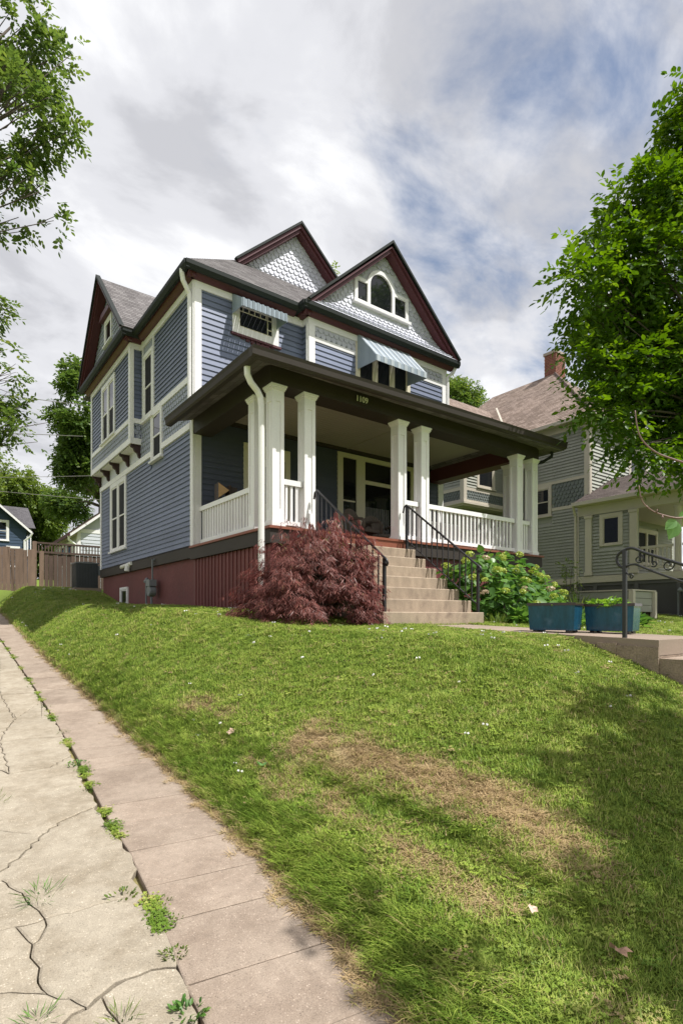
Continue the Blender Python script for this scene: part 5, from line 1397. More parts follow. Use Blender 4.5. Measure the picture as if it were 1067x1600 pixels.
# ------------------------------------------------------------------ raised bed next door
rb = thing('raised_bed', (15, 8.4, 1.6), 'low grey timber raised bed in front of the green house', 'raised bed')
for k in range(3):
    z = 1.62 + k * .18
    MB().box(14.5, 14.54, 6.9, 10.2, z, z + .17).build('board', GREENP, rb); MB().box(14.55, 15.75, 6.86, 6.9, z, z + .17).build('board', GREENP, rb)
MB().box(14.46, 15.8, 6.82, 6.92, 2.165, 2.20).box(14.46, 14.58, 6.93, 10.25, 2.165, 2.20).build('cap_board', NCREAM, rb)
for (x, y) in ((14.50, 6.85), (15.72, 6.85), (14.48, 8.9)): MB().box(x - .06, x + .06, y - .06, y + .06, 1.4, 2.16).build('post', NCREAM, rb)
MB().box(14.55, 15.8, 6.95, 10.2, 1.5, 2.08).build('soil', SOIL, rb)

# ------------------------------------------------------------------ blue planters
def planter(cx, cy, z, rot, label):
    t = thing('planter', (cx, cy, z), label, 'planter', 'glazed blue planters on the front walk')
    rt = Matrix.Rotation(rot, 3, 'Z')
    def ring(a, b, zz): return [rt @ Vector((sx * a * .90, sy * b * .90, zz * .93)) + Vector((cx, cy, z)) for (sx, sy) in ((-1, -1), (1, -1), (1, 1), (-1, 1))]
    lv = [(.295, .190, 0), (.300, .194, .02), (.318, .205, .34)]
    mb = MB(); rr = [ring(*l) for l in lv]; n = 4
    mb.add(rr[0] + rr[1] + rr[2], [(3, 2, 1, 0)] + [(j * 4 + i, j * 4 + (i + 1) % 4, (j + 1) * 4 + (i + 1) % 4, (j + 1) * 4 + i) for j in range(2) for i in range(4)])
    mb.build('pot', TEAL, t)
    o_, i_ = ring(.332, .219, .335), ring(.332, .219, .372); c_ = ring(.285, .175, .372); d_ = ring(.285, .175, .30)
    mb = MB(); mb.add(o_ + i_ + c_ + d_, [(j * 4 + i, j * 4 + (i + 1) % 4, (j + 1) * 4 + (i + 1) % 4, (j + 1) * 4 + i) for j in range(3) for i in range(4)] + [(3, 2, 1, 0)]); mb.build('rim', RIM, t)
    mb = MB(); mb.add(ring(.284, .174, .325), [(0, 1, 2, 3)]); mb.build('soil', SOIL, t)
    for (sx, sy) in ((-1, -1), (1, -1), (1, 1), (-1, 1)):
        p = rt @ Vector((sx * .2, sy * .12, 0)) + Vector((cx, cy, z)); MB().box(p.x - .03, p.x + .03, p.y - .03, p.y + .03, z - .03, z).build('foot', RIM, t)
ZP1, ZP2 = 1.325, 1.315
planter(6.43, 4.0, ZP1, R(-74), 'blue glazed rectangular planter nearest the porch steps with sparse seedlings')
planter(7.0, 3.55, ZP2, R(-77), 'blue glazed planter full of pale green leaves next to the iron handrail post')

# ------------------------------------------------------------------ things on the porch
def wicker_chair(cx, cy, rz, label):
    t = thing('wicker_armchair', (cx, cy, PZ), label, 'armchair', 'wicker armchairs on the porch')
    rt = Matrix.Rotation(rz, 3, 'Z'); w = lambda x, y, z: rt @ Vector((x, y, z)) + Vector((cx, cy, PZ))
    def bx(n, *b):
        mb = MB(); mb.box(*b); mb.v = [w(*p) for p in mb.v]; return mb.build(n, WICK, t)
    bx('seat', -.27, .27, -.27, .27, .36, .43)
    mb = MB()
    k = 12
    lo = []; hi = []
    for i in range(k + 1):
        a = math.pi * (i / k); x = -.30 * math.cos(a); y = .24 + .06 * math.sin(a)
        lo.append((x, y, .42)); hi.append((x * .95, y + .10, .58 + .40 * math.sin(a) ** .7))
    for i in range(k):
        q = [lo[i], lo[i + 1], hi[i + 1], hi[i]]; mb.hexa([w(*p) for p in q], [w(p[0], p[1] + .03, p[2]) for p in q])
    mb.build('backrest', WICK, t)
    for s in (-1, 1):
        mb = MB(); mb.tube([w(s * .30, -.27, .36), w(s * .31, -.30, .54), w(s * .31, -.24, .63), w(s * .31, -.05, .66), w(s * .31, .24, .64)], .035, 7); mb.build('arm', WICK, t, True)
        for y in (-.24, .24):
            mb = MB(); mb.tube([w(s * .27, y, .0), w(s * .26, y, .37)], .022, 6); mb.build('leg', WICK, t)
wicker_chair(7.95, 9.75, R(10), 'wicker armchair nearer the top of the porch steps')
wicker_chair(8.75, 10.15, R(-15), 'wicker armchair farther back under the big porch window')
bn = thing('porch_bench', (11.2, 10.2, PZ), 'white slatted bench behind the right porch railing', 'bench')
me = MB().box(-.045, .045, -.012, .012, 0, .52).mesh('back_slat', WHITE2)
for k in range(11): link_mesh('back_slat', me, bn, (10.72 + k * .115, 10.38, PZ + .42))
MB().box(10.64, 11.95, 10.36, 10.41, PZ + .94, PZ + 1.02).build('top_rail', WHITE2, bn); MB().box(10.64, 11.95, 9.9, 10.40, PZ + .38, PZ + .42).build('seat', WHITE2, bn)
for x in (10.67, 11.92):
    for y in (9.94, 10.38): MB().box(x - .03, x + .03, y - .03, y + .03, PZ, PZ + .38).build('leg', WHITE2, bn)
bx_ = thing('wooden_box', (5.0, 10.8, PZ), 'dark wooden box with a tan triangular end on a leaning post behind the side railing', 'wooden box')
mb = MB(); mb.extr([(4.86, 10.72, 4.30), (4.86, 10.72, 3.96), (5.06, 10.60, 4.13)], (.03, .26, 0)); mb.build('body', DWOOD, bx_)
mb = MB(); mb.extr([(4.862, 10.716, 4.285), (4.862, 10.716, 3.975), (5.045, 10.606, 4.13)], (-.004, -.012, 0)); mb.build('end_panel', TAN, bx_)
mb = MB(); mb.tube([(5.10, 10.7, 4.26), (5.22, 10.8, PZ)], .035, 7); mb.build('post', DWOOD, bx_)
MB().box(5.08, 5.30, 10.74, 10.9, 4.02, 4.24).build('shelf', DWOOD, bx_)
pt = thing('terracotta_pot', (5.13, 8.85, PZ), 'terracotta pot on a dark stand behind the short corner railing', 'flower pot')
mb = MB(); mb.lathe([(0, .52), (.10, .52), (.14, .80), (.16, .80), (.16, .86), (.13, .86), (.12, .80), (0, .80)], (5.13, 8.85, PZ), 14); mb.build('pot', TERRA, pt, True)
mb = MB(); mb.lathe([(.13, .49), (.13, .52), (0, .52)], (5.13, 8.85, PZ), 12)
for k in range(3):
    a = k * 2.09; mb.tube([(5.13 + .1 * math.cos(a), 8.85 + .1 * math.sin(a), PZ + .5), (5.13 + .14 * math.cos(a), 8.85 + .14 * math.sin(a), PZ)], .014, 5)
mb.build('stand', DWOOD, pt)

# ------------------------------------------------------------------ wires
for i, (a, b, lb) in enumerate((((-17.6, 43, 15.6), (4.45, 20.0, 8.62), 'topmost pale wire running into the back of the blue house'), ((-15, 44, 12.5), (4.5, 21.5, 8.0), 'second wire from the top behind the bay of the blue house'),
        ((-9, 42, 9.6), (7, 30, 8.7), 'thin wire crossing low in front of the outbuilding'), ((-14, 42, 10.3), (8, 30.5, 7.6), 'lowest wire over the roof of the outbuilding'))):
    a, b = Vector(a), Vector(b); mb = MB()
    mb.tube([a.lerp(b, k / 14) - Vector((0, 0, .45 * math.sin(math.pi * k / 14))) for k in range(15)], .013, 4)
    tag(mb.build('utility_wire', WIRE), lb, 'wire', 'overhead wires behind the house')

# ------------------------------------------------------------------ foliage
def unit(a):
    return a / np.maximum(np.linalg.norm(a, axis=-1, keepdims=True), 1e-9)
LEAF6 = (np.array([(0, 0, 0), (.38, .26, .05), (.72, .20, .03), (1, 0, -.05), (.72, -.20, .03), (.38, -.26, .05)]), np.array([(0, 1, 2, 3), (0, 3, 4, 5)]))
LEAF4 = (np.array([(0, 0, 0), (.45, .30, .04), (1, 0, -.03), (.45, -.30, .04)]), np.array([(0, 1, 2, 3)]))
SLIV = (np.array([(0, 0, 0), (.4, .055, 0), (1, 0, -.06), (.4, -.055, 0)]), np.array([(0, 1, 2, 3)]))
def place_leaves(tpl, base, axis, nrm, size):
    """template leaf placed at BASE with its length along AXIS and its face towards NRM"""
    T, F = tpl
    x = unit(axis); y = unit(np.cross(nrm, x)); z = np.cross(x, y)
    V = base[:, None, :] + size[:, None, None] * (T[None, :, 0:1] * x[:, None, :] + T[None, :, 1:2] * y[:, None, :] + T[None, :, 2:3] * z[:, None, :])
    n, k = len(base), len(T)
    FF = (F[None] + (np.arange(n) * k)[:, None, None]).reshape(-1, F.shape[1])
    return V.reshape(-1, 3), FF
def clump(p, s, seed):
    a = np.array([[1.3, .7, .4], [-.6, 1.1, .9], [.5, -.8, 1.2], [1.1, .4, -1.0]]) * s
    ph = np.random.default_rng(seed).uniform(0, 6.28, 4)
    return sum(np.sin(p @ a[i] + ph[i]) for i in range(4)) / 4
def twigs(blobs, dens, seed, thr=-.25, cs=2.4, out=.55, droop=.15, shell=2.0, squash=.85):
    r = np.random.default_rng(seed); B, D = [], []
    for (x, y, z, q) in blobs:
        n = max(6, int(dens * q ** 2))
        d = unit(r.normal(size=(n, 3))); rho = r.uniform(0, 1, n) ** (1 / shell)
        p = np.array([x, y, z]) + d * rho[:, None] * q * np.array([1, 1, squash])
        t = unit(d * out + r.normal(size=(n, 3)) * .45 + np.array([0, 0, -droop]))
        keep = clump(p, cs, seed) > thr
        B.append(p[keep]); D.append(t[keep])
    return np.concatenate(B), np.concatenate(D)
def crown(name, parent, mat, blobs, dens, leaf, k=9, L_=.30, seed=1, tpl=LEAF4, thr=-.25, cs=2.4, droop=.15, out=.55, updown=.55, shell=2.0, squash=.85):
    r = np.random.default_rng(seed + 99)
    B, D = twigs(blobs, dens, seed, thr, cs, out, droop, shell, squash)
    n = len(B)
    side = unit(np.cross(D, np.array([0, 0, 1.]) + r.normal(size=(n, 3)) * .25))
    up = np.cross(side, D)
    base = []; axis = []; nrm = []; tint = []
    tw = r.uniform(0, 1, n) * .5
    for i in range(k):
        t = (i + .6) / k
        s = 1 if i % 2 == 0 else -1
        sag = np.array([0, 0, -1.]) * (t ** 2) * L_ * .35
        base.append(B + D * (t * L_) + sag)
        axis.append(D * .55 + side * (s * .85 if i < k - 1 else .05) + r.normal(size=(n, 3)) * .22 + np.array([0, 0, -.18]))
        nrm.append(up * .5 + np.array([0, 0, updown]) + r.normal(size=(n, 3)) * .42)
        tint.append(np.clip(tw + r.uniform(0, .5, n), 0, 1))
    base = np.concatenate(base); axis = np.concatenate(axis); nrm = np.concatenate(nrm); tint = np.concatenate(tint)
    size = leaf * r.uniform(.7, 1.2, len(base))
    V, F = place_leaves(tpl, base, axis, nrm, size)
    me = mesh_np(name, V, F, mat, np.repeat(tint, len(tpl[0])), ORG[parent.name])
    o = link_mesh(name, me, parent, ORG[parent.name])
    # twig stems
    return o, B, D
def limbs(parent, foot, blobs, r0, seed, fork, B=None, nt=60, mat=None, thin=.010):
    """trunk to FORK, a limb to each blob, fine branches into the twigs"""
    rr = random.Random(seed); mat = mat or BARK
    foot = Vector(foot); fork = Vector(fork); mb = MB()
    pts = [foot.lerp(fork, t) + Vector((rr.uniform(-1, 1), rr.uniform(-1, 1), 0)) * r0 * .35 * (0 < t < 1) for t in (0, .15, .4, .7, 1)]
    mb.tube([pts[0] - Vector((0, 0, .3))] + pts, [r0 * 1.5, r0 * 1.15, r0, r0 * .9, r0 * .82, r0 * .75], 9)
    tr = mb.build('trunk', mat, parent, True)
    mb = MB(); mid = []
    for (x, y, z, q) in blobs:
        c = Vector((x, y, z)); s = fork.lerp(c, 0.02)
        m1 = fork.lerp(c, .35) + Vector((rr.uniform(-.3, .3), rr.uniform(-.3, .3), .25)) * q
        m2 = fork.lerp(c, .7) + Vector((rr.uniform(-.25, .25), rr.uniform(-.25, .25), .1)) * q
        ra = max(.02, min(r0 * .5, q * .09))
        mb.tube([s, m1, m2, c], [ra, ra * .8, ra * .5, ra * .25], 6); mid.append((m2, c, ra))
    if B is not None and len(B):
        idx = rr.sample(range(len(B)), min(nt, len(B)))
        cs_ = np.array([b[:3] for b in blobs])
        for i in idx:
            j = int(np.argmin(((cs_ - B[i]) ** 2).sum(1))); m2, c, ra = mid[j]
            s = m2.lerp(c, rr.uniform(.0, .9)); e = Vector(B[i]); m = s.lerp(e, .5) + Vector((rr.uniform(-.1, .1), rr.uniform(-.1, .1), rr.uniform(-.05, .12))) * (e - s).length
            mb.tube([s, m, e], [max(thin, ra * .22), max(thin * .8, ra * .14), thin * .5], 4)
    mb.build('branch', mat, parent, True)
def tree(name, label, foot, fork, r0, blobs, mat, dens, leaf, k, L_, seed, nt=80, group=None, **kw):
    t = thing(name, foot, label, 'tree', group)
    c, B, D = crown('crown', t, mat, blobs, dens, leaf, k, L_, seed, **kw)
    limbs(t, foot, blobs, r0, seed, fork, B, nt)
    return t, B

RT = [(11.01, 4.36, 10.45, .39), (11.64, 4.38, 10.2, .73), (10.64, 4.76, 9.35, .49), (10.47, 5.26, 9.4, .49), (11.25, 4.68, 9.1, .85), (9.69, 5.22, 8.68, .46), (9.36, 5.34, 8.26, .37), (10.55, 4.83, 8.17, .85), (9.22, 5.32, 7.57, .41), (10.07, 5.19, 7.46, .67), (8.91, 5.44, 7.45, .27), (11.77, 4.66, 7.68, 1.1), (9.98, 5.26, 6.75, .61), (9.32, 5.38, 6.94, .32), (11.05, 4.82, 6.41, .91), (9.89, 5.33, 6.04, .55), (9.27, 5.41, 6.13, .27), (11.97, 4.51, 5.8, .98), (10.17, 5.11, 5.33, .61), (9.6, 5.29, 5.25, .34), (10.55, 4.83, 4.73, .55), (11.56, 4.69, 4.89, .61), (10.11, 4.91, 4.55, .32), (10.81, 5.63, 6.14, .49), (12.91, 4.06, 8.69, 1.46), (12.91, 4.06, 6.14, 1.34), (12.47, 4.13, 10.07, .85), (12.6, 5.4, 7.2, 1.1), (11.6, 5.7, 7.6, .8)]
RT = [(x * 1.28 + .2, y * 1.28 - .15, 1.5 + (z - 1.5) * 1.28, q * 1.0) for (x, y, z, q) in RT + [(11.58, 4.42, 11.17, .5), (12.0, 4.2, 11.7, .8), (11.45, 4.5, 10.75, .55), (11.2, 4.5, 10.1, .6), (11.9, 4.3, 10.9, .9), (11.3, 5.3, 6.6, 1.0), (11.6, 5.2, 5.4, .8), (10.9, 5.4, 7.6, .8)]]
rt, rB = tree('tree', 'big dense green tree at the right hiding the corner of the green house', (16.6, 4.9, float(G(16.6, 4.9))), (16.3, 5.0, 6.2), .3, RT, LF_R, 310, .165, 13, .70, 11, nt=260, tpl=LEAF6, thr=-.17, cs=2.2, droop=.22, out=.95, shell=2.2)
# long bare shoot with three big leaves reaching down from this tree
def twig_leaf(parent, p, d, n_, s, mat):
    V, F = place_leaves((np.array([(0, 0, 0), (.12, .22, .02), (.35, .36, .05), (.65, .30, .04), (1, 0, -.08), (.65, -.30, .04), (.35, -.36, .05), (.12, -.22, .02)]), np.array([(0, 1, 2, 3), (0, 3, 4, 4), (0, 4, 5, 5), (0, 5, 6, 7)])), np.array([p]), np.array([d]), np.array([n_]), np.array([s]))
    me = bpy.data.meshes.new('leaf'); me.from_pydata([tuple(v - np.array(p)) for v in V], [], [(0, 1, 2, 3), (0, 3, 4), (0, 4, 5), (0, 5, 6, 7)]); me.materials.append(mat)
    a = me.attributes.new('tint', 'FLOAT', 'POINT'); a.data.foreach_set('value', np.full(8, .6, dtype=np.float32))
    return link_mesh('leaf', me, parent, p)
sp_ = thing('young_tree', (4.15, 1.05, float(G(4.15, 1.05))), 'slender young tree whose reddish bare shoots and few big leaves reach in at the right', 'tree')
mb = MB(); z0_ = float(G(4.15, 1.05)); mb.tube([(4.15, 1.05, z0_ - .1), (4.13, 1.06, 1.2), (4.10, 1.08, 2.0), (4.12, 1.05, 3.0)], [.022, .018, .014, .006], 6); mb.build('trunk', TWIG, sp_, True)
mb = MB(); mb.tube(bez([(4.11, 1.07, 2.28), (3.95, 1.26, 2.36), (3.75, 1.43, 2.44), (3.67, 1.49, 2.47), (3.59, 1.55, 2.51), (3.53, 1.60, 2.58), (3.50, 1.62, 2.66), (3.49, 1.63, 2.77)], 4), [.009 - .0055 * i / 28 for i in range(29)], 6); mb.build('branch', TWIG, sp_, True)
mb = MB(); mb.tube(bez([(4.11, 1.07, 1.92), (3.85, 1.16, 2.02), (3.55, 1.34, 2.07), (3.47, 1.39, 2.07), (3.41, 1.44, 2.09), (3.36, 1.475, 2.115), (3.32, 1.51, 2.17), (3.30, 1.52, 2.26)], 4), [.008 - .005 * i / 28 for i in range(29)], 6)
for (p, q) in (((3.38, 1.46, 2.10), (3.375, 1.45, 2.12)), ((3.335, 1.495, 2.14), (3.33, 1.48, 2.13)), ((3.41, 1.44, 2.085), (3.40, 1.43, 2.065)), ((3.35, 1.48, 2.12), (3.345, 1.50, 2.14)), ((3.31, 1.515, 2.19), (3.30, 1.50, 2.19))):
    mb.tube([p, q], [.006, .002], 4)
mb.build('branch', TWIG, sp_, True)
twig_leaf(sp_, (3.47, 1.39, 2.06), (-.55, .35, -.55), (-.5, -.75, .45), .085, LF_S); twig_leaf(sp_, (3.475, 1.385, 2.05), (-.35, .25, -.95), (-.6, -.75, .2), .115, LF_S); twig_leaf(sp_, (3.50, 1.37, 2.075), (.65, -.45, -.25), (-.4, -.8, .3), .105, LF_S); twig_leaf(sp_, (3.49, 1.38, 2.07), (.2, -.15, .25), (-.6, -.7, -.2), .06, LF_S)

LT = [(1.37, 12.73, 13.29, .96), (1.98, 12.65, 12.89, .7), (2.31, 12.03, 12.72, .36), (1.52, 12.12, 11.39, .83), (2.1, 12.18, 11.95, .36), (2.31, 12.03, 11.21, .28), (1.85, 12.75, 11.15, .61), (1.37, 12.73, 10.35, .57), (1.75, 12.07, 9.74, .49), (2.03, 12.24, 9.4, .32), (1.51, 13.0, 9.68, .38), (1.14, 13.91, 13.05, 1.09), (.49, 14.65, 12.13, 1.41), (.36, 14.12, 13.83, 1.41), (.58, 13.96, 9.95, .89), (-1.2, 14.5, 13.0, 1.8), (-2.2, 15, 11, 1.8)]
tree('tree', 'near tree whose leafy boughs hang into the upper left sky', (-2.6, 14.5, float(G(-2.6, 14.5))), (-2.3, 14.4, 7.5), .32, [(x, y, z, q * .86) for (x, y, z, q) in LT], LF_L, 440, .115, 8, .24, 21, nt=220, tpl=LEAF6, thr=-.10, cs=3.0, droop=.1)
LM = [(1.29, 16.55, 9.35, .62), (1.51, 16.38, 8.22, .59), (1.77, 16.69, 7.82, .39), (1.25, 16.95, 7.2, .81), (1.87, 16.11, 6.26, .55), (2.31, 16.16, 6.03, .36), (1.29, 16.55, 5.78, .49), (2.55, 16.23, 6.6, .42), (1.0, 17.39, 8.29, .98), (1.9, 16.4, 6.9, .5)]
tree('tree', 'smaller tree with drooping sparse boughs at the left edge below the large hanging boughs', (-1.9, 18.0, float(G(-1.9, 18))), (-1.2, 17.7, 5.2), .2, [(x, y, z, q * .8) for (x, y, z, q) in LM], LF_L, 420, .13, 8, .28, 22, nt=120, tpl=LEAF6, thr=-.12, cs=2.4)
DT = [(6.97, 33.55, 15.11, 1.08), (7.37, 33.25, 14.03, 1.3), (6.3, 32.8, 14.15, .72), (6.58, 32.59, 12.23, 1.51), (7.85, 34.14, 12.02, 1.62), (5.82, 33.16, 11.88, 1.01), (6.79, 33.68, 10.97, 1.58), (5.96, 33.05, 10.25, .94), (7.46, 33.18, 9.71, 1.44), (6.38, 32.74, 9.1, 1.01), (7.17, 40.9, 9.13, 1.08), (7.94, 40.32, 8.75, 1.15), (8.81, 36.92, 10.2, 1.44)]
tree('tree', 'tall dark green tree rising behind the rear gable of the blue house', (9.6, 40.5, 2.9), (9.2, 38, 8.6), .4, [(x, y, z, q * .95) for (x, y, z, q) in DT], LF_D, 330, .21, 8, .42, 23, nt=70, thr=-.16, cs=1.3, droop=.05)
FT = [(5.75, 62.7, 15.8, 2.6), (7.09, 61.7, 13.9, 2.3), (5.53, 62.9, 13.0, 2.8), (8.15, 62.2, 12.6, 1.9), (9.4, 62.8, 11.6, 1.5), (10.4, 63.5, 11.0, 1.2), (9.9, 63.7, 14.0, 1.1), (8.16, 65.9, 11.5, 2.5), (11.2, 65.4, 10.2, 1.7), (6.6, 68.4, 11.0, 3.1), (9, 66, 8, 3), (5, 64, 9, 3), (11, 66, 7, 2.4)]
tree('tree', 'pale sunlit green tree behind the dark blue far house', (8.3, 66, 3.5), (8, 65.5, 8), .5, FT, LF_F, 170, .30, 7, .5, 24, nt=40, thr=-.3, cs=.9)
FT2 = [(-2.5, 45.5, 9.6, 1.7), (-1.0, 45.5, 11.0, 1.6), (1.5, 44, 8.0, 1.0), (-3.5, 46, 12.5, 2.2), (-.3, 45.5, 8.4, 1.3), (2.3, 45.0, 8.9, 1.0), (3.2, 45.5, 9.6, .9), (1.2, 45.5, 10.5, 1.5), (3.6, 46, 10.8, .8), (2.3, 46, 12.2, 1.4)]
tree('tree', 'yellowish green tree at the left edge in front of the dark blue far house', (-3.2, 46, 3.1), (-2.6, 45.8, 6.6), .3, FT2, LF_F, 170, .24, 7, .6, 25, nt=40, thr=-.25, cs=1.2)
CT = [(21.09, 29.18, 24.04, .38), (21.02, 29.23, 23.16, .62), (21.2, 29.6, 21.4, 1.2), (21.4, 30.2, 18.5, 2.6), (20.5, 31, 15, 3)]
tree('tree', 'slim tree top just showing between the two front gables', (21.2, 30, 2.8), (21.2, 29.8, 10), .3, CT, LF_F, 90, .22, 7, .5, 26, nt=20)
BT = [(27.34, 24.48, 17.01, .75), (28.51, 24.85, 16.84, .67), (28.44, 23.65, 16.18, .59), (29.4, 24.18, 16.02, .67), (27.47, 24.38, 15.84, 1.0), (28.14, 23.88, 15.01, 1.09), (27.96, 25.27, 17.1, .5), (28.6, 24.6, 13.5, 1.8)]
tree('tree', 'leafy tree top above the roof ridge between the two houses', (28.4, 25.5, 2.4), (28.3, 25.0, 9), .3, BT, LF_L, 240, .20, 7, .5, 27, nt=30, thr=-.3, cs=1.8)
# street tree beside the camera, outside the frame: its crown shades the lower right of the lawn
STB = [(x + .42, y - .42, z, q) for (x, y, z, q) in ((4.3, -1.2, 5.4, .75), (5.2, -1.6, 6.2, 1.0), (3.7, -1.55, 5.6, .5), (5.1, -.7, 5.9, .65), (4.9, -1.9, 5.2, .7), (6.0, -.8, 7.0, .9), (5.0, -2.5, 7.2, 1.1), (2.55, -.43, 5.35, .22), (1.95, -.75, 5.2, .2), (6.2, -1.8, 5.9, .9), (5.35, .05, 5.9, .3))]
tree('street_tree', 'street tree whose crown casts the dappled shade on the lower right lawn', (6.2, -2.4, 0.0), (5.9, -2.0, 4.2), .16, STB, LF_R, 300, .11, 9, .34, 28, nt=60, thr=-.02, cs=2.6)

# ------------------------------------------------------------------ Japanese maple beside the steps
jm = thing('japanese_maple', (4.78, 7.0, 1.42), 'mounded dark red laceleaf maple between porch corner and steps', 'shrub')
def lace_maple():
    r = np.random.default_rng(31)
    c = np.array([4.78, 7.02, 1.35]); rad = np.array([1.14, .98, 1.46])
    n = 7200
    az = r.uniform(0, 2 * np.pi, n); el = np.arcsin(r.uniform(.02, 1, n))
    d = np.stack([np.cos(az) * np.cos(el), np.sin(az) * np.cos(el), np.sin(el)], -1)
    lob = 1 + .13 * np.sin(az * 5 + 2.0 * np.sin(el * 4)) + .10 * np.sin(az * 9 + el * 11) + .05 * r.normal(size=n)
    rho = r.uniform(.68, 1.0, n) ** .6 * lob
    low = np.clip(1.1 - el / 1.1, .0, 1)
    p = c + d * rad * rho[:, None]
    p[:, 0] += -.05 + .30 * np.sin(el) ** 2          # the top leans towards the steps
    lay = (np.sin(p[:, 2] * 17 + p[:, 0] * 4.2 + p[:, 1] * 3.1) > -.7)
    p = p[lay & (clump(p, 4.6, 5) > -.6)]; 
    dd = unit((p - c) * np.array([1, 1, .25])); n = len(p)
    B, A, Nn, T = [], [], [], []
    tw = r.uniform(0, .45, n)
    for k in range(9):
        a = (k - 4) / 4 * 1.25
        ca, sa = np.cos(a), np.sin(a)
        ax = np.stack([dd[:, 0] * ca - dd[:, 1] * sa, dd[:, 0] * sa + dd[:, 1] * ca, np.full(n, -.72)], -1) + r.normal(size=(n, 3)) * .20
        B.append(p + r.normal(size=(n, 3)) * .018); A.append(ax); Nn.append(np.array([0, 0, 1.]) + dd * .5 + r.normal(size=(n, 3)) * .35); T.append(np.clip(tw + r.uniform(0, .5, n) + .1 * (p[:, 2] > 2.4), 0, 1))
    B, A, Nn, T = map(np.concatenate, (B, A, Nn, T))
    V, F = place_leaves(SLIV, B, A, Nn, r.uniform(.07, .135, len(B)) )
    o = link_mesh('crown', mesh_np('crown', V, F, LF_M, np.repeat(T, 4), ORG[jm.name]), jm, ORG[jm.name])
    rr = random.Random(5); mb = MB(); mb.tube([(4.85, 7.1, 1.2), (4.87, 7.1, 1.7), (4.95, 7.08, 2.2)], [.07, .06, .045], 8); mb.build('trunk', BARK, jm, True)
    mb = MB()
    for i in rr.sample(range(len(p)), 130):
        e = Vector(p[i]); s = Vector((4.93, 7.08, 1.5 + rr.random() * .7)); m = s.lerp(e, .55) + Vector((0, 0, .22)); mb.tube([s, m, e], [.02, .010, .003], 4)
    mb.build('branch', BARK, jm)
lace_maple()

# ------------------------------------------------------------------ hydrangea on the other side of the steps
hy = thing('hydrangea_bush', (9.3, 7.2, 1.5), 'broad hydrangea with big green leaves and yellow-green flower heads in front of the porch', 'shrub')
HB = [(8.35, 6.95, 1.95, .72), (8.95, 7.15, 2.15, .66), (9.65, 7.15, 2.1, .72), (10.35, 7.25, 1.95, .66), (11.0, 7.3, 1.8, .60), (8.75, 6.45, 1.72, .55), (9.5, 6.5, 1.7, .5), (8.1, 7.35, 2.05, .45), (11.5, 7.4, 1.65, .45), (10.2, 6.7, 1.6, .5)]
HLEAF = (np.array([(0, 0, 0), (.10, .26, .03), (.32, .38, .05), (.62, .28, .04), (1, 0, -.10), (.62, -.28, .04), (.32, -.38, .05), (.10, -.26, .03), (.45, 0, -.03)]), np.array([(0, 8, 2, 1), (8, 4, 3, 2), (0, 7, 6, 8), (8, 6, 5, 4)]))
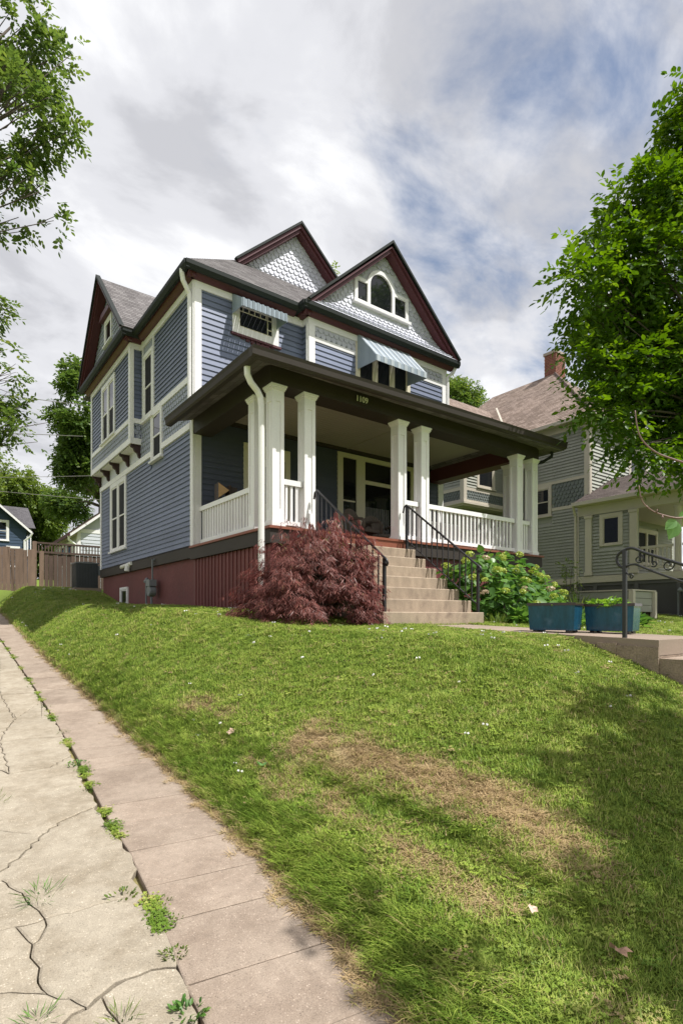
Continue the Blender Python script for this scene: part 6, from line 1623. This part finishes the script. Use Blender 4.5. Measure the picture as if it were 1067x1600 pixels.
def hydrangea():
    r = np.random.default_rng(41); P_, D_ = [], []
    for (x, y, z, q) in HB:
        n = int(520 * q ** 2); d = unit(r.normal(size=(n, 3)) + np.array([-.1, -.25, .25])); rho = r.uniform(.25, 1, n) ** .42
        P_.append(np.array([x, y, z]) + d * rho[:, None] * q); D_.append(d)
    p, d = np.concatenate(P_), np.concatenate(D_)
    gz = G(p[:, 0], p[:, 1]); k = (p[:, 2] > gz + .06) & (p[:, 1] < 8.06) & (p[:, 0] > 7.78); p, d, = p[k], d[k]
    ax = d * np.array([1, 1, .1]) + r.normal(size=p.shape) * .45 + np.array([0, 0, -.42]); nr = d * .75 + np.array([0, 0, .8]) + r.normal(size=p.shape) * .32
    sz = r.uniform(.12, .215, len(p)); tn = np.clip(r.uniform(0, .85, len(p)), 0, 1)
    # leaves nearest the lens side are parts of their own
    depth = p[:, 0] * FWX + p[:, 1] * FWY - .35 * p[:, 2]
    order = np.argsort(depth); own = order[:230]; rest = order[230:]
    protos = []
    for j in range(6):
        V, F = place_leaves(HLEAF, np.zeros((1, 3)), np.array([[1., 0, 0]]), np.array([[0, .0, 1.]]), np.array([1.]))
        V = V.copy(); V[:, 2] += .04 * np.sin(V[:, 0] * 5 + j) * (1 if j % 2 else -1); V[:, 1] *= .92 + .05 * j
        protos.append(mesh_np('leaf', V, F, LF_H, np.full(len(V), .1 + .14 * j), smooth=True))
    for i in own:
        x = Vector(ax[i]).normalized(); y = Vector(nr[i]).cross(x).normalized(); z = x.cross(y)
        o = link_mesh('leaf', protos[int(r.integers(6))], hy, p[i])
        m = Matrix((x, y, z)).transposed(); o.rotation_euler = m.to_euler(); o.scale = (sz[i],) * 3
    V, F = place_leaves(HLEAF, p[rest], ax[rest], nr[rest], sz[rest])
    o = link_mesh('foliage', mesh_np('foliage', V, F, LF_H, np.repeat(tn[rest], 9), ORG[hy.name], True), hy, ORG[hy.name]); o['kind'] = 'stuff'
    mb = MB(); rr = random.Random(8)
    for k in range(70):
        b = HB[rr.randrange(len(HB))]; e = Vector((b[0] + rr.uniform(-.4, .4), b[1] + rr.uniform(-.3, .3), b[2] + rr.uniform(0, .4))); s = Vector((b[0] + rr.uniform(-.15, .15), b[1] + .1, g1(b[0], b[1]) - .05)); mb.tube([s, s.lerp(e, .5) + Vector((0, 0, .1)), e], .007, 4)
    o = mb.build('stems', BARK, hy); o['kind'] = 'stuff'
    # flower heads: domes of small florets
    FH = []
    for mi, mat in enumerate((FL_Y, FL_Y, FL_P)):
        n = 95; dd = unit(r.normal(size=(n, 3)) + np.array([0, 0, .55])); b = dd * np.array([1, 1, .62]) * r.uniform(.86, 1.05, n)[:, None]
        V, F = place_leaves((np.array([(-.5, -.5, 0), (.5, -.5, .06), (.5, .5, 0), (-.5, .5, .06)]), np.array([(0, 1, 2, 3)])), b, r.normal(size=(n, 3)), dd + r.normal(size=(n, 3)) * .25, r.uniform(.22, .36, n))
        FH.append(mesh_np('flower_head', V, F, mat, np.repeat(r.uniform(0, 1, n), 4)))
    tops = []
    for (x, y, z, q) in HB:
        for k in range(int(9 * q / .6)):
            d_ = unit(r.normal(size=3) * np.array([.8, .7, .5]) + np.array([-.05, -.3, .75])); c = np.array([x, y, z]) + d_ * q * 1.03
            if c[1] < 8.0 and c[0] > 7.75 and all(np.linalg.norm(c - t) > .15 for t in tops): tops.append(c)
    for i, c in enumerate(tops):
        low = c[2] < 2.15
        o = link_mesh('flower_head', FH[2 if (low and r.random() < .30) or r.random() < .05 else int(r.integers(2))], hy, c); s = r.uniform(.055, .095); o.scale = (s, s, s); o.rotation_euler = (r.uniform(-.3, .3), r.uniform(-.3, .3), r.uniform(0, 6))
hydrangea()

# ------------------------------------------------------------------ smaller plants
def rosette(name, label, cat, c, rad, n, size, mat, seed, h=.25, tpl=HLEAF, group=None, upright=.5, part='leaves'):
    """leaves fanning from a crown: hostas, lettuce, weeds"""
    r = np.random.default_rng(seed); t = thing(name, c, label, cat, group)
    a = r.uniform(0, 2 * np.pi, n); q = rad * np.sqrt(r.uniform(0, 1, n))
    b = np.stack([c[0] + q * np.cos(a), c[1] + q * np.sin(a), c[2] + h * r.uniform(.1, 1, n) * (1.1 - q / rad * .6)], -1)
    ax = np.stack([np.cos(a), np.sin(a), np.full(n, upright)], -1) + r.normal(size=(n, 3)) * .35
    nr = np.stack([-np.cos(a) * .4, -np.sin(a) * .4, np.ones(n)], -1) + r.normal(size=(n, 3)) * .3
    V, F = place_leaves(tpl, b, ax, nr, size * r.uniform(.65, 1.2, n))
    o = link_mesh(part, mesh_np(part, V, F, mat, np.repeat(r.uniform(0, 1, n), len(tpl[0])), c, True), t, c); o['kind'] = 'stuff'
    mb = MB()
    for i in range(0, n, 4): mb.tube([(c[0] + (b[i, 0] - c[0]) * .5, c[1] + (b[i, 1] - c[1]) * .5, c[2] - .02), tuple(b[i])], .003, 3)
    o = mb.build('stems', mat, t); o['kind'] = 'stuff'
    return t
rosette('lettuce_plant', 'pale green leafy plant filling the planter next to the handrail', 'plant', (6.94, 3.58, ZP2 + .29), .22, 150, .075, LF_B, 51, .13)
rosette('seedling_plant', 'few small seedlings in the planter nearest the porch steps', 'plant', (6.45, 4.0, ZP1 + .29), .2, 26, .05, LF_B, 52, .06)
for i, (x, y, rd, lb) in enumerate(((8.3, 5.05, .36, 'low bright hosta clump directly behind the nearer blue planter'), (9.1, 5.3, .38, 'low hosta clump behind the gap between the blue planters'), (9.6, 4.7, .36, 'low dark hosta clump behind the planter by the handrail'), (8.6, 5.9, .35, 'hosta clump at the foot of the hydrangea'))):
    rosette('hosta', lb, 'plant', (x, y, g1(x, y)), rd, 90, .17, LF_H, 60 + i, .30, group='hostas behind the blue planters')
SPIKE = (np.array([(0, .5, 0), (.5, .45, 0), (1, 0, -.05), (.5, -.45, 0), (0, -.5, 0)]) * np.array([1, .06, 1]), np.array([(0, 1, 2, 3), (0, 0, 3, 4)]))
SP4 = (np.array([(0, .03, 0), (.55, .028, 0), (1, 0, -.06), (.55, -.028, 0)]), np.array([(0, 1, 2, 3)]))
rosette('spiky_plant', 'dark spiky clump standing right of the hydrangea', 'plant', (12.1, 7.0, g1(12.1, 7.0)), .35, 120, .52, LF_D, 71, .2, SP4, upright=1.7)
rosette('grass_tuft', 'grassy weed tuft at the foot of the concrete porch steps', 'plant', (7.95, 6.05, g1(7.95, 6.05)), .12, 60, .22, LF_F, 72, .05, SP4, upright=1.9)
sh = thing('small_shrub', (12.75, 7.6, g1(12.75, 7.6)), 'light green upright shrub at the right corner of the porch', 'shrub')
c_, B_, D_ = crown('foliage', sh, LF_F, [(12.75, 7.6, 2.25, .32), (12.78, 7.62, 2.7, .26), (12.7, 7.6, 1.9, .28)], 420, .055, 8, .16, 73, thr=-.6)
mb = MB()
for k in range(9): mb.tube([(12.75, 7.6, 1.5), tuple(B_[k * 7 % len(B_)])], .008, 4)
mb.build('stem', BARK, sh)
rosette('potted_plant', 'white flowering plant by the porch post left of the steps', 'plant', (5.78, 8.75, PZ + .26), .16, 70, .09, LF_H, 74, .35)
mb = MB(); mb.lathe([(0, 0), (.11, 0), (.14, .26), (.12, .26), (0, .24)], (5.78, 8.75, PZ), 12); tag(mb.build('flower_pot', DWOOD, None, True), 'small dark flower pot by the porch post left of the steps', 'flower pot')
# weeds in the joints of the drive
WE = [(.48, 3.24, .10, 26, .15, 'grassy weed in the crack of the broad pale slab'), (.965, 2.83, .05, 40, .045, 'low green weed in the joint beside the middle of the strip'), (.935, 2.62, .05, 34, .04, 'low weed just below the middle weed of the joint'), (.87, 2.38, .07, 60, .05, 'spreading weed where a crack meets the strip joint'), (.79, 2.02, .06, 46, .075, 'leafy dandelion weed at the bottom of the strip joint'), (.57, 2.1, .04, 16, .11, 'upright grass weed in the bottom crack of the drive'),
      (1.0, 3.95, .05, 34, .06, 'small weed tuft in the joint beside a long slab'), (1.03, 4.8, .07, 44, .07, 'yellowish weed tuft in the far half of the joint'), (1.12, 5.6, .07, 46, .07, 'weed tuft farther up the joint'), (1.24, 6.9, .09, 60, .08, 'straw coloured weed patch in the joint near the bank lip'), (1.27, 8.2, .08, 46, .08, 'weed patch in the joint past the straw coloured one'), (.42, 4.98, .08, 26, .13, 'thin grassy weed in a cross joint of the drive'), (.33, 2.3, .05, 18, .13, 'grass weed at the lower left edge of the drive'), (.82, 3.0, .06, 22, .07, 'small weed in the cross joint below the broad slab'), (1.31, 9.6, .08, 40, .08, 'farthest weed patch in the strip joint')]
for i, (x, y, rd, n, s, lb) in enumerate(WE):
    rosette('weed', lb, 'weed', (x, y, float(pave(x, y)) - .012), rd * (.8 + .3 * (i % 3)), int(n * (1.0 if s < .1 else 1.6)), s * (.40 if s < .1 else .60), LF_F if i % 4 else LF_H, 80 + i, .035, SP4 if s > .1 or i in (9, 7, 10, 14) else LEAF6, 'weeds in the joints of the drive', upright=.8)
# fallen leaves
def fallen(x, y, s, rz, label, mat):
    r = random.Random(int(x * 100)); n = 11
    pts = []
    for k in range(n):
        a = 2 * math.pi * k / n; q = s * (1 if k % 2 == 0 else .58) * r.uniform(.8, 1.15); pts.append((q * math.cos(a), q * .8 * math.sin(a), .35 * s * math.sin(a * 1.5 + rz) + r.uniform(0, .2) * s))
    me = bpy.data.meshes.new('fallen_leaf'); me.from_pydata([(0, 0, 0)] + pts, [], [(0, 1 + k, 1 + (k + 1) % n) for k in range(n)]); me.materials.append(mat)
    a = me.attributes.new('tint', 'FLOAT', 'POINT'); a.data.foreach_set('value', np.full(n + 1, .5, dtype=np.float32))
    o = link_mesh('fallen_leaf', me, None, (x, y, g1(x, y) + .05)); o.rotation_euler = (.35, -.2, rz); tag(o, label, 'leaf', 'leaves fallen on the lawn')
PALE = M('pale_dry_leaf', (.55, .38, .30), .7, .2, 40., .1, 90)
fallen(2.23, 4.64, .050, .4, 'pale pinkish dry leaf lying below the lip of the bank', PALE)
fallen(2.21, 1.49, .032, 1.4, 'small pale dry leaf in the tree shadow on the lawn', PALE)
fallen(2.29, 1.13, .045, 2.0, 'rust brown curled leaf near the bottom right of the lawn', DRYL)
fallen(2.1, 3.82, .050, 2.6, 'flat light green leaf on the bank between the burnt patches', LF_S)

# ------------------------------------------------------------------ grass
def tuft(kind, seed):
    r = np.random.default_rng(seed); V, F, H = [], [], []
    def blade(x, y, az, h, w, lean, hue, curl=.5):
        d = np.array([math.cos(az), math.sin(az)]); q = np.array([-d[1], d[0]])
        n0 = len(V)
        for i, t in enumerate((0, .4, .75)):
            c = np.array([x, y]) + d * lean * h * (t ** (1 + curl)); z = h * t * (1 - .25 * lean * t)
            ww = w * (1 - .55 * t) * .5
            V.append((*(c - q * ww), z)); V.append((*(c + q * ww), z)); H.extend([hue, hue])
        c = np.array([x, y]) + d * lean * h; V.append((*c, h * (1 - .3 * lean))); H.append(hue + .08)
        F.extend([(n0, n0 + 1, n0 + 3, n0 + 2), (n0 + 2, n0 + 3, n0 + 5, n0 + 4), (n0 + 4, n0 + 5, n0 + 6)])
    if kind == 'mown':
        for _ in range(17): blade(*r.normal(0, .024, 2), r.uniform(0, 6.28), r.uniform(.020, .044), r.uniform(.0036, .0062), r.uniform(.2, 1.1), r.uniform(.3, .75))
    elif kind == 'long':
        a0 = r.uniform(0, 6.28)
        for _ in range(15): blade(*r.normal(0, .02, 2), math.pi + r.normal(0, .9), r.uniform(.045, .105), r.uniform(.0035, .006), r.uniform(.4, 1.2), r.uniform(.2, .7), .8)
    elif kind == 'straw':
        for _ in range(13): blade(*r.normal(0, .024, 2), r.uniform(0, 6.28), r.uniform(.018, .045), r.uniform(.003, .005), r.uniform(1.0, 2.4), r.uniform(.4, 1.0), .3)
    elif kind == 'clover':
        for _ in range(9):
            x, y = r.normal(0, .022, 2); z = r.uniform(.02, .036); a0 = r.uniform(0, 6.28); rad = r.uniform(.004, .0065); hue = r.uniform(.3, .7)
            for j in range(3):
                a = a0 + j * 2.094; c = np.array([x + rad * math.cos(a), y + rad * math.sin(a)]); n0 = len(V)
                for k in range(6): V.append((c[0] + rad * math.cos(k * 1.047), c[1] + rad * math.sin(k * 1.047), z + .004 * math.sin(k * 2.1))); H.append(hue)
                F.append(tuple(n0 + k for k in range(6)))
    elif kind == 'bloom':
        for _ in range(2):
            x, y = r.normal(0, .02, 2); z = .045
            for k in range(7):
                q = unit(r.normal(size=3)); c = np.array([x, y, z]) + q * .005; n0 = len(V); u_ = unit(np.cross(q, [.3, .5, .8])) * .006; w_ = np.cross(q, u_); V.extend([tuple(c - u_ - w_), tuple(c + u_ - w_), tuple(c + u_ + w_), tuple(c - u_ + w_)]); H.extend([.5] * 4); F.append((n0, n0 + 1, n0 + 2, n0 + 3))
    me = bpy.data.meshes.new('tuft_' + kind); me.from_pydata(V, [], F); me.materials.append(NUMW if kind == 'bloom' else GRASSM)
    a = me.attributes.new('hue', 'FLOAT', 'POINT'); a.data.foreach_set('value', np.array(H, dtype=np.float32))
    return bpy.data.objects.new('tuft_%s_%d' % (kind, seed), me)
tcol = bpy.data.collections.new('tufts')
KINDS = ['mown', 'mown', 'mown', 'long', 'long', 'straw', 'straw', 'clover', 'clover', 'bloom']
for i, k in enumerate(KINDS):
    o = tuft(k, 200 + i); o.name = 'tuft_%02d' % i; tcol.objects.link(o)
def on_lawn(x, y):
    e = x - XR(y)
    ok = e > .0
    ok &= ~((x > 4.55) & (x < 12.5) & (y > 8.05) & (y < 21))           # house
    ok &= ~((x > 5.4) & (x < 7.75) & (y > 6.15) & (y < 8.2))            # porch steps
    ok &= ~((x > 5.985) & (x < 7.3) & (y > .3) & (y < 6.12))             # walk and street steps
    ok &= ~((x > 14.5) & (x < 15.8) & (y > 6.85) & (y < 10.2))
    ok &= ~((x > 19.2) & (y > 5.4)); ok &= ~((x > 17.1) & (y > 14.6))
    ok &= ~((x > 3.9) & (y > 19.9) & (y < 20.8) & (x < 4.8)); ok &= (y < 24.6)
    ok &= ~(((x - 9.3) / 1.9) ** 2 + ((y - 7.2) / .95) ** 2 < .8)          # mulch under the hydrangea
    return ok
def scatter():
    r = np.random.default_rng(77)
    zones = [((1.1, 6.2, .5, 3.2), 2300), ((1.2, 8.0, 3.2, 6.0), 1600), ((1.4, 8.2, 6.0, 9.0), 1000), ((1.5, 5.0, 9.0, 13.0), 700), ((1.5, 5.0, 13.0, 24.6), 330), ((7.0, 13.5, .5, 8.3), 330), ((13.5, 19.4, 2, 12), 90), ((12.4, 17.2, 8.3, 16), 90)]
    X, Y = [], []
    for (x0, x1, y0, y1), d in zones:
        n = int((x1 - x0) * (y1 - y0) * d); X.append(r.uniform(x0, x1, n)); Y.append(r.uniform(y0, y1, n))
    x, y = np.concatenate(X), np.concatenate(Y)
    # tall, pale growth along the edge of the strip
    n = 2600; ye = r.uniform(.6, 24, n) ** 1.0; ye = .6 + 23.4 * r.uniform(0, 1, n) ** 2.2; xe = XR(ye) + np.abs(r.normal(0, .10, n)) + .0
    x, y = np.concatenate([x, xe]), np.concatenate([y, ye])
    rag = .05 * np.sin(y * 7.3) + .04 * np.sin(y * 17.1 + 1) + .03 * np.sin(y * 41.)
    k = on_lawn(x, y) & (x - XR(y) > np.maximum(0, rag)); x, y = x[k], y[k]; n = len(x)
    z = G(x, y); e = x - XR(y); dr = dryness(x, y) * 1.0
    near = np.hypot(x, y)
    kind = r.integers(0, 3, n)
    pat = .5 + .5 * np.clip(bumps(x * 1.3, y * 1.1 + 5), -1, 1)
    pat2 = .5 + .5 * np.clip(bumps(x * 4.1 + 2, y * 3.7), -1, 1)
    cl = (r.random(n) < .11 * pat2 * (dr < .3)); kind[cl] = r.integers(7, 9, cl.sum())
    bl = (r.random(n) < .0016) & (dr < .2) & (y > 2); kind[bl] = 9
    # longer blades towards the strip
    band = np.clip(1.25 - e / .42, 0, 1) * np.where(y < 9, 1., .45)
    xa = np.interp(y, [1.5, 2.3, 3.0, 3.7, 5.0, 6.2], [2.50, 2.50, 2.38, 2.28, 2.26, 2.22])
    lip = np.exp(-((x - xa + .05) / .05) ** 2) * ((y > 1.3) & (y < 6.3))
    lg = r.random(n) < np.maximum(band * .62, lip * .5); kind[lg] = r.integers(3, 5, lg.sum())
    dd = r.random(n) < dr * .97; kind[dd] = r.integers(5, 7, dd.sum())
    tint = .17 + .16 * pat + .24 * (pat2 - .3) + r.normal(0, .15, n) - .08 * lg - .05 * cl
    tint = np.where(dd, r.uniform(.68, 1., n), tint)
    tint = tint + np.where(~dd, dr * .18, 0)
    edge = (e < .06) & (r.random(n) < .55); tint = np.where(edge, np.maximum(tint, r.uniform(.55, .95, n)), tint)
    # sparse sprigs: straw through the green
    sp = (r.random(n) < .05) & ~dd; tint = np.where(sp, r.uniform(.6, .85, n), tint)
    scl = r.uniform(.75, 1.25, n) * np.interp(near, [2, 5, 9, 16], [.9, 1.0, 1.2, 1.6])
    scl = np.where(lg, scl * np.interp(near, [2, 9, 16], [1, .8, .6]), scl)
    # growth and litter in the joints of the paving
    m = 4000; ys = 1.5 + 14 * r.uniform(0, 1, m) ** 1.7; xs = XL(ys) + r.normal(0, .018, m)
    kp = (np.sin(ys * 5.1) + .8 * np.sin(ys * 11.7 + 1) + .5 * np.sin(ys * 27.)) > .5; xs, ys = xs[kp], ys[kp]; m = len(xs)
    kd = np.where(r.random(m) < .5, r.integers(0, 3, m), np.where(r.random(m) < .6, r.integers(7, 9, m), r.integers(5, 7, m)))
    x, y, z = np.concatenate([x, xs]), np.concatenate([y, ys]), np.concatenate([z, pave(xs, ys) - .012]); kind = np.concatenate([kind, kd]); tint = np.concatenate([tint, np.clip(.25 + .3 * np.sin(ys * 9.) + r.normal(0, .12, m), 0, 1)]); scl = np.concatenate([scl, r.uniform(.45, .95, m)]); lg = np.concatenate([lg, np.zeros(m, bool)]); dr = np.concatenate([dr, np.zeros(m)])
    m = 1700; ys = .8 + 15 * r.uniform(0, 1, m) ** 1.6; xs = XR(ys) - np.abs(r.normal(0, .045, m)) * (.7 + .5 * np.sin(ys * 8.3) + .3 * np.sin(ys * 21)); kp = xs > XR(ys) - .16; xs, ys = xs[kp], ys[kp]; m = len(xs)
    x, y, z = np.concatenate([x, xs]), np.concatenate([y, ys]), np.concatenate([z, pave(xs, ys) + .002]); kind = np.concatenate([kind, r.integers(5, 7, m)]); tint = np.concatenate([tint, r.uniform(.7, 1, m)]); scl = np.concatenate([scl, r.uniform(.5, 1.1, m)]); lg = np.concatenate([lg, np.zeros(m, bool)]); dr = np.concatenate([dr, np.zeros(m)])
    n = len(x)
    # keep blades off the paving line where they would stand in it
    keep = r.random(n) < np.where(dr > .6, .75, 1.)
    x, y, z, kind, tint, scl, lg = (q[keep] for q in (x, y, z, kind, tint, scl, lg)); n = len(x)
    me = bpy.data.meshes.new('grass'); me.vertices.add(n)
    me.vertices.foreach_set('co', np.stack([x, y, z - .006], -1).astype(np.float32).ravel())
    def att(nm, typ, v): a = me.attributes.new(nm, typ, 'POINT'); a.data.foreach_set('value', v)
    att('tint', 'FLOAT', np.clip(tint, 0, 1).astype(np.float32)); att('pick', 'INT', kind.astype(np.int32)); att('size', 'FLOAT', scl.astype(np.float32))
    rz = np.where(lg, r.normal(0, .6, n), r.uniform(0, 6.28, n))
    a = me.attributes.new('turn', 'FLOAT_VECTOR', 'POINT'); a.data.foreach_set('vector', np.stack([r.normal(0, .12, n), r.normal(0, .12, n), rz], -1).astype(np.float32).ravel())
    o = link_mesh('grass', me); tag(o, 'mown green grass with clover and burnt patches covering the lawn', None, None, 'stuff')
    g = bpy.data.node_groups.new('grass', 'GeometryNodeTree')
    g.interface.new_socket('Geometry', in_out='INPUT', socket_type='NodeSocketGeometry'); g.interface.new_socket('Geometry', in_out='OUTPUT', socket_type='NodeSocketGeometry')
    gi, go = N(g, 'NodeGroupInput'), N(g, 'NodeGroupOutput')
    ci = N(g, 'GeometryNodeCollectionInfo'); ci.inputs['Collection'].default_value = tcol; ci.inputs['Separate Children'].default_value = True; ci.inputs['Reset Children'].default_value = True
    ip = N(g, 'GeometryNodeInstanceOnPoints'); ip.inputs['Pick Instance'].default_value = True
    def na(nm, t): q = N(g, 'GeometryNodeInputNamedAttribute'); q.data_type = t; q.inputs['Name'].default_value = nm; return q.outputs['Attribute']
    L(g, gi.outputs[0], ip.inputs['Points']); L(g, ci.outputs[0], ip.inputs['Instance']); L(g, na('pick', 'INT'), ip.inputs['Instance Index']); L(g, na('turn', 'FLOAT_VECTOR'), ip.inputs['Rotation']); L(g, na('size', 'FLOAT'), ip.inputs['Scale'])
    L(g, ip.outputs[0], go.inputs[0])
    md = o.modifiers.new('grass', 'NODES'); md.node_group = g
    print('grass tufts', n)
scatter()
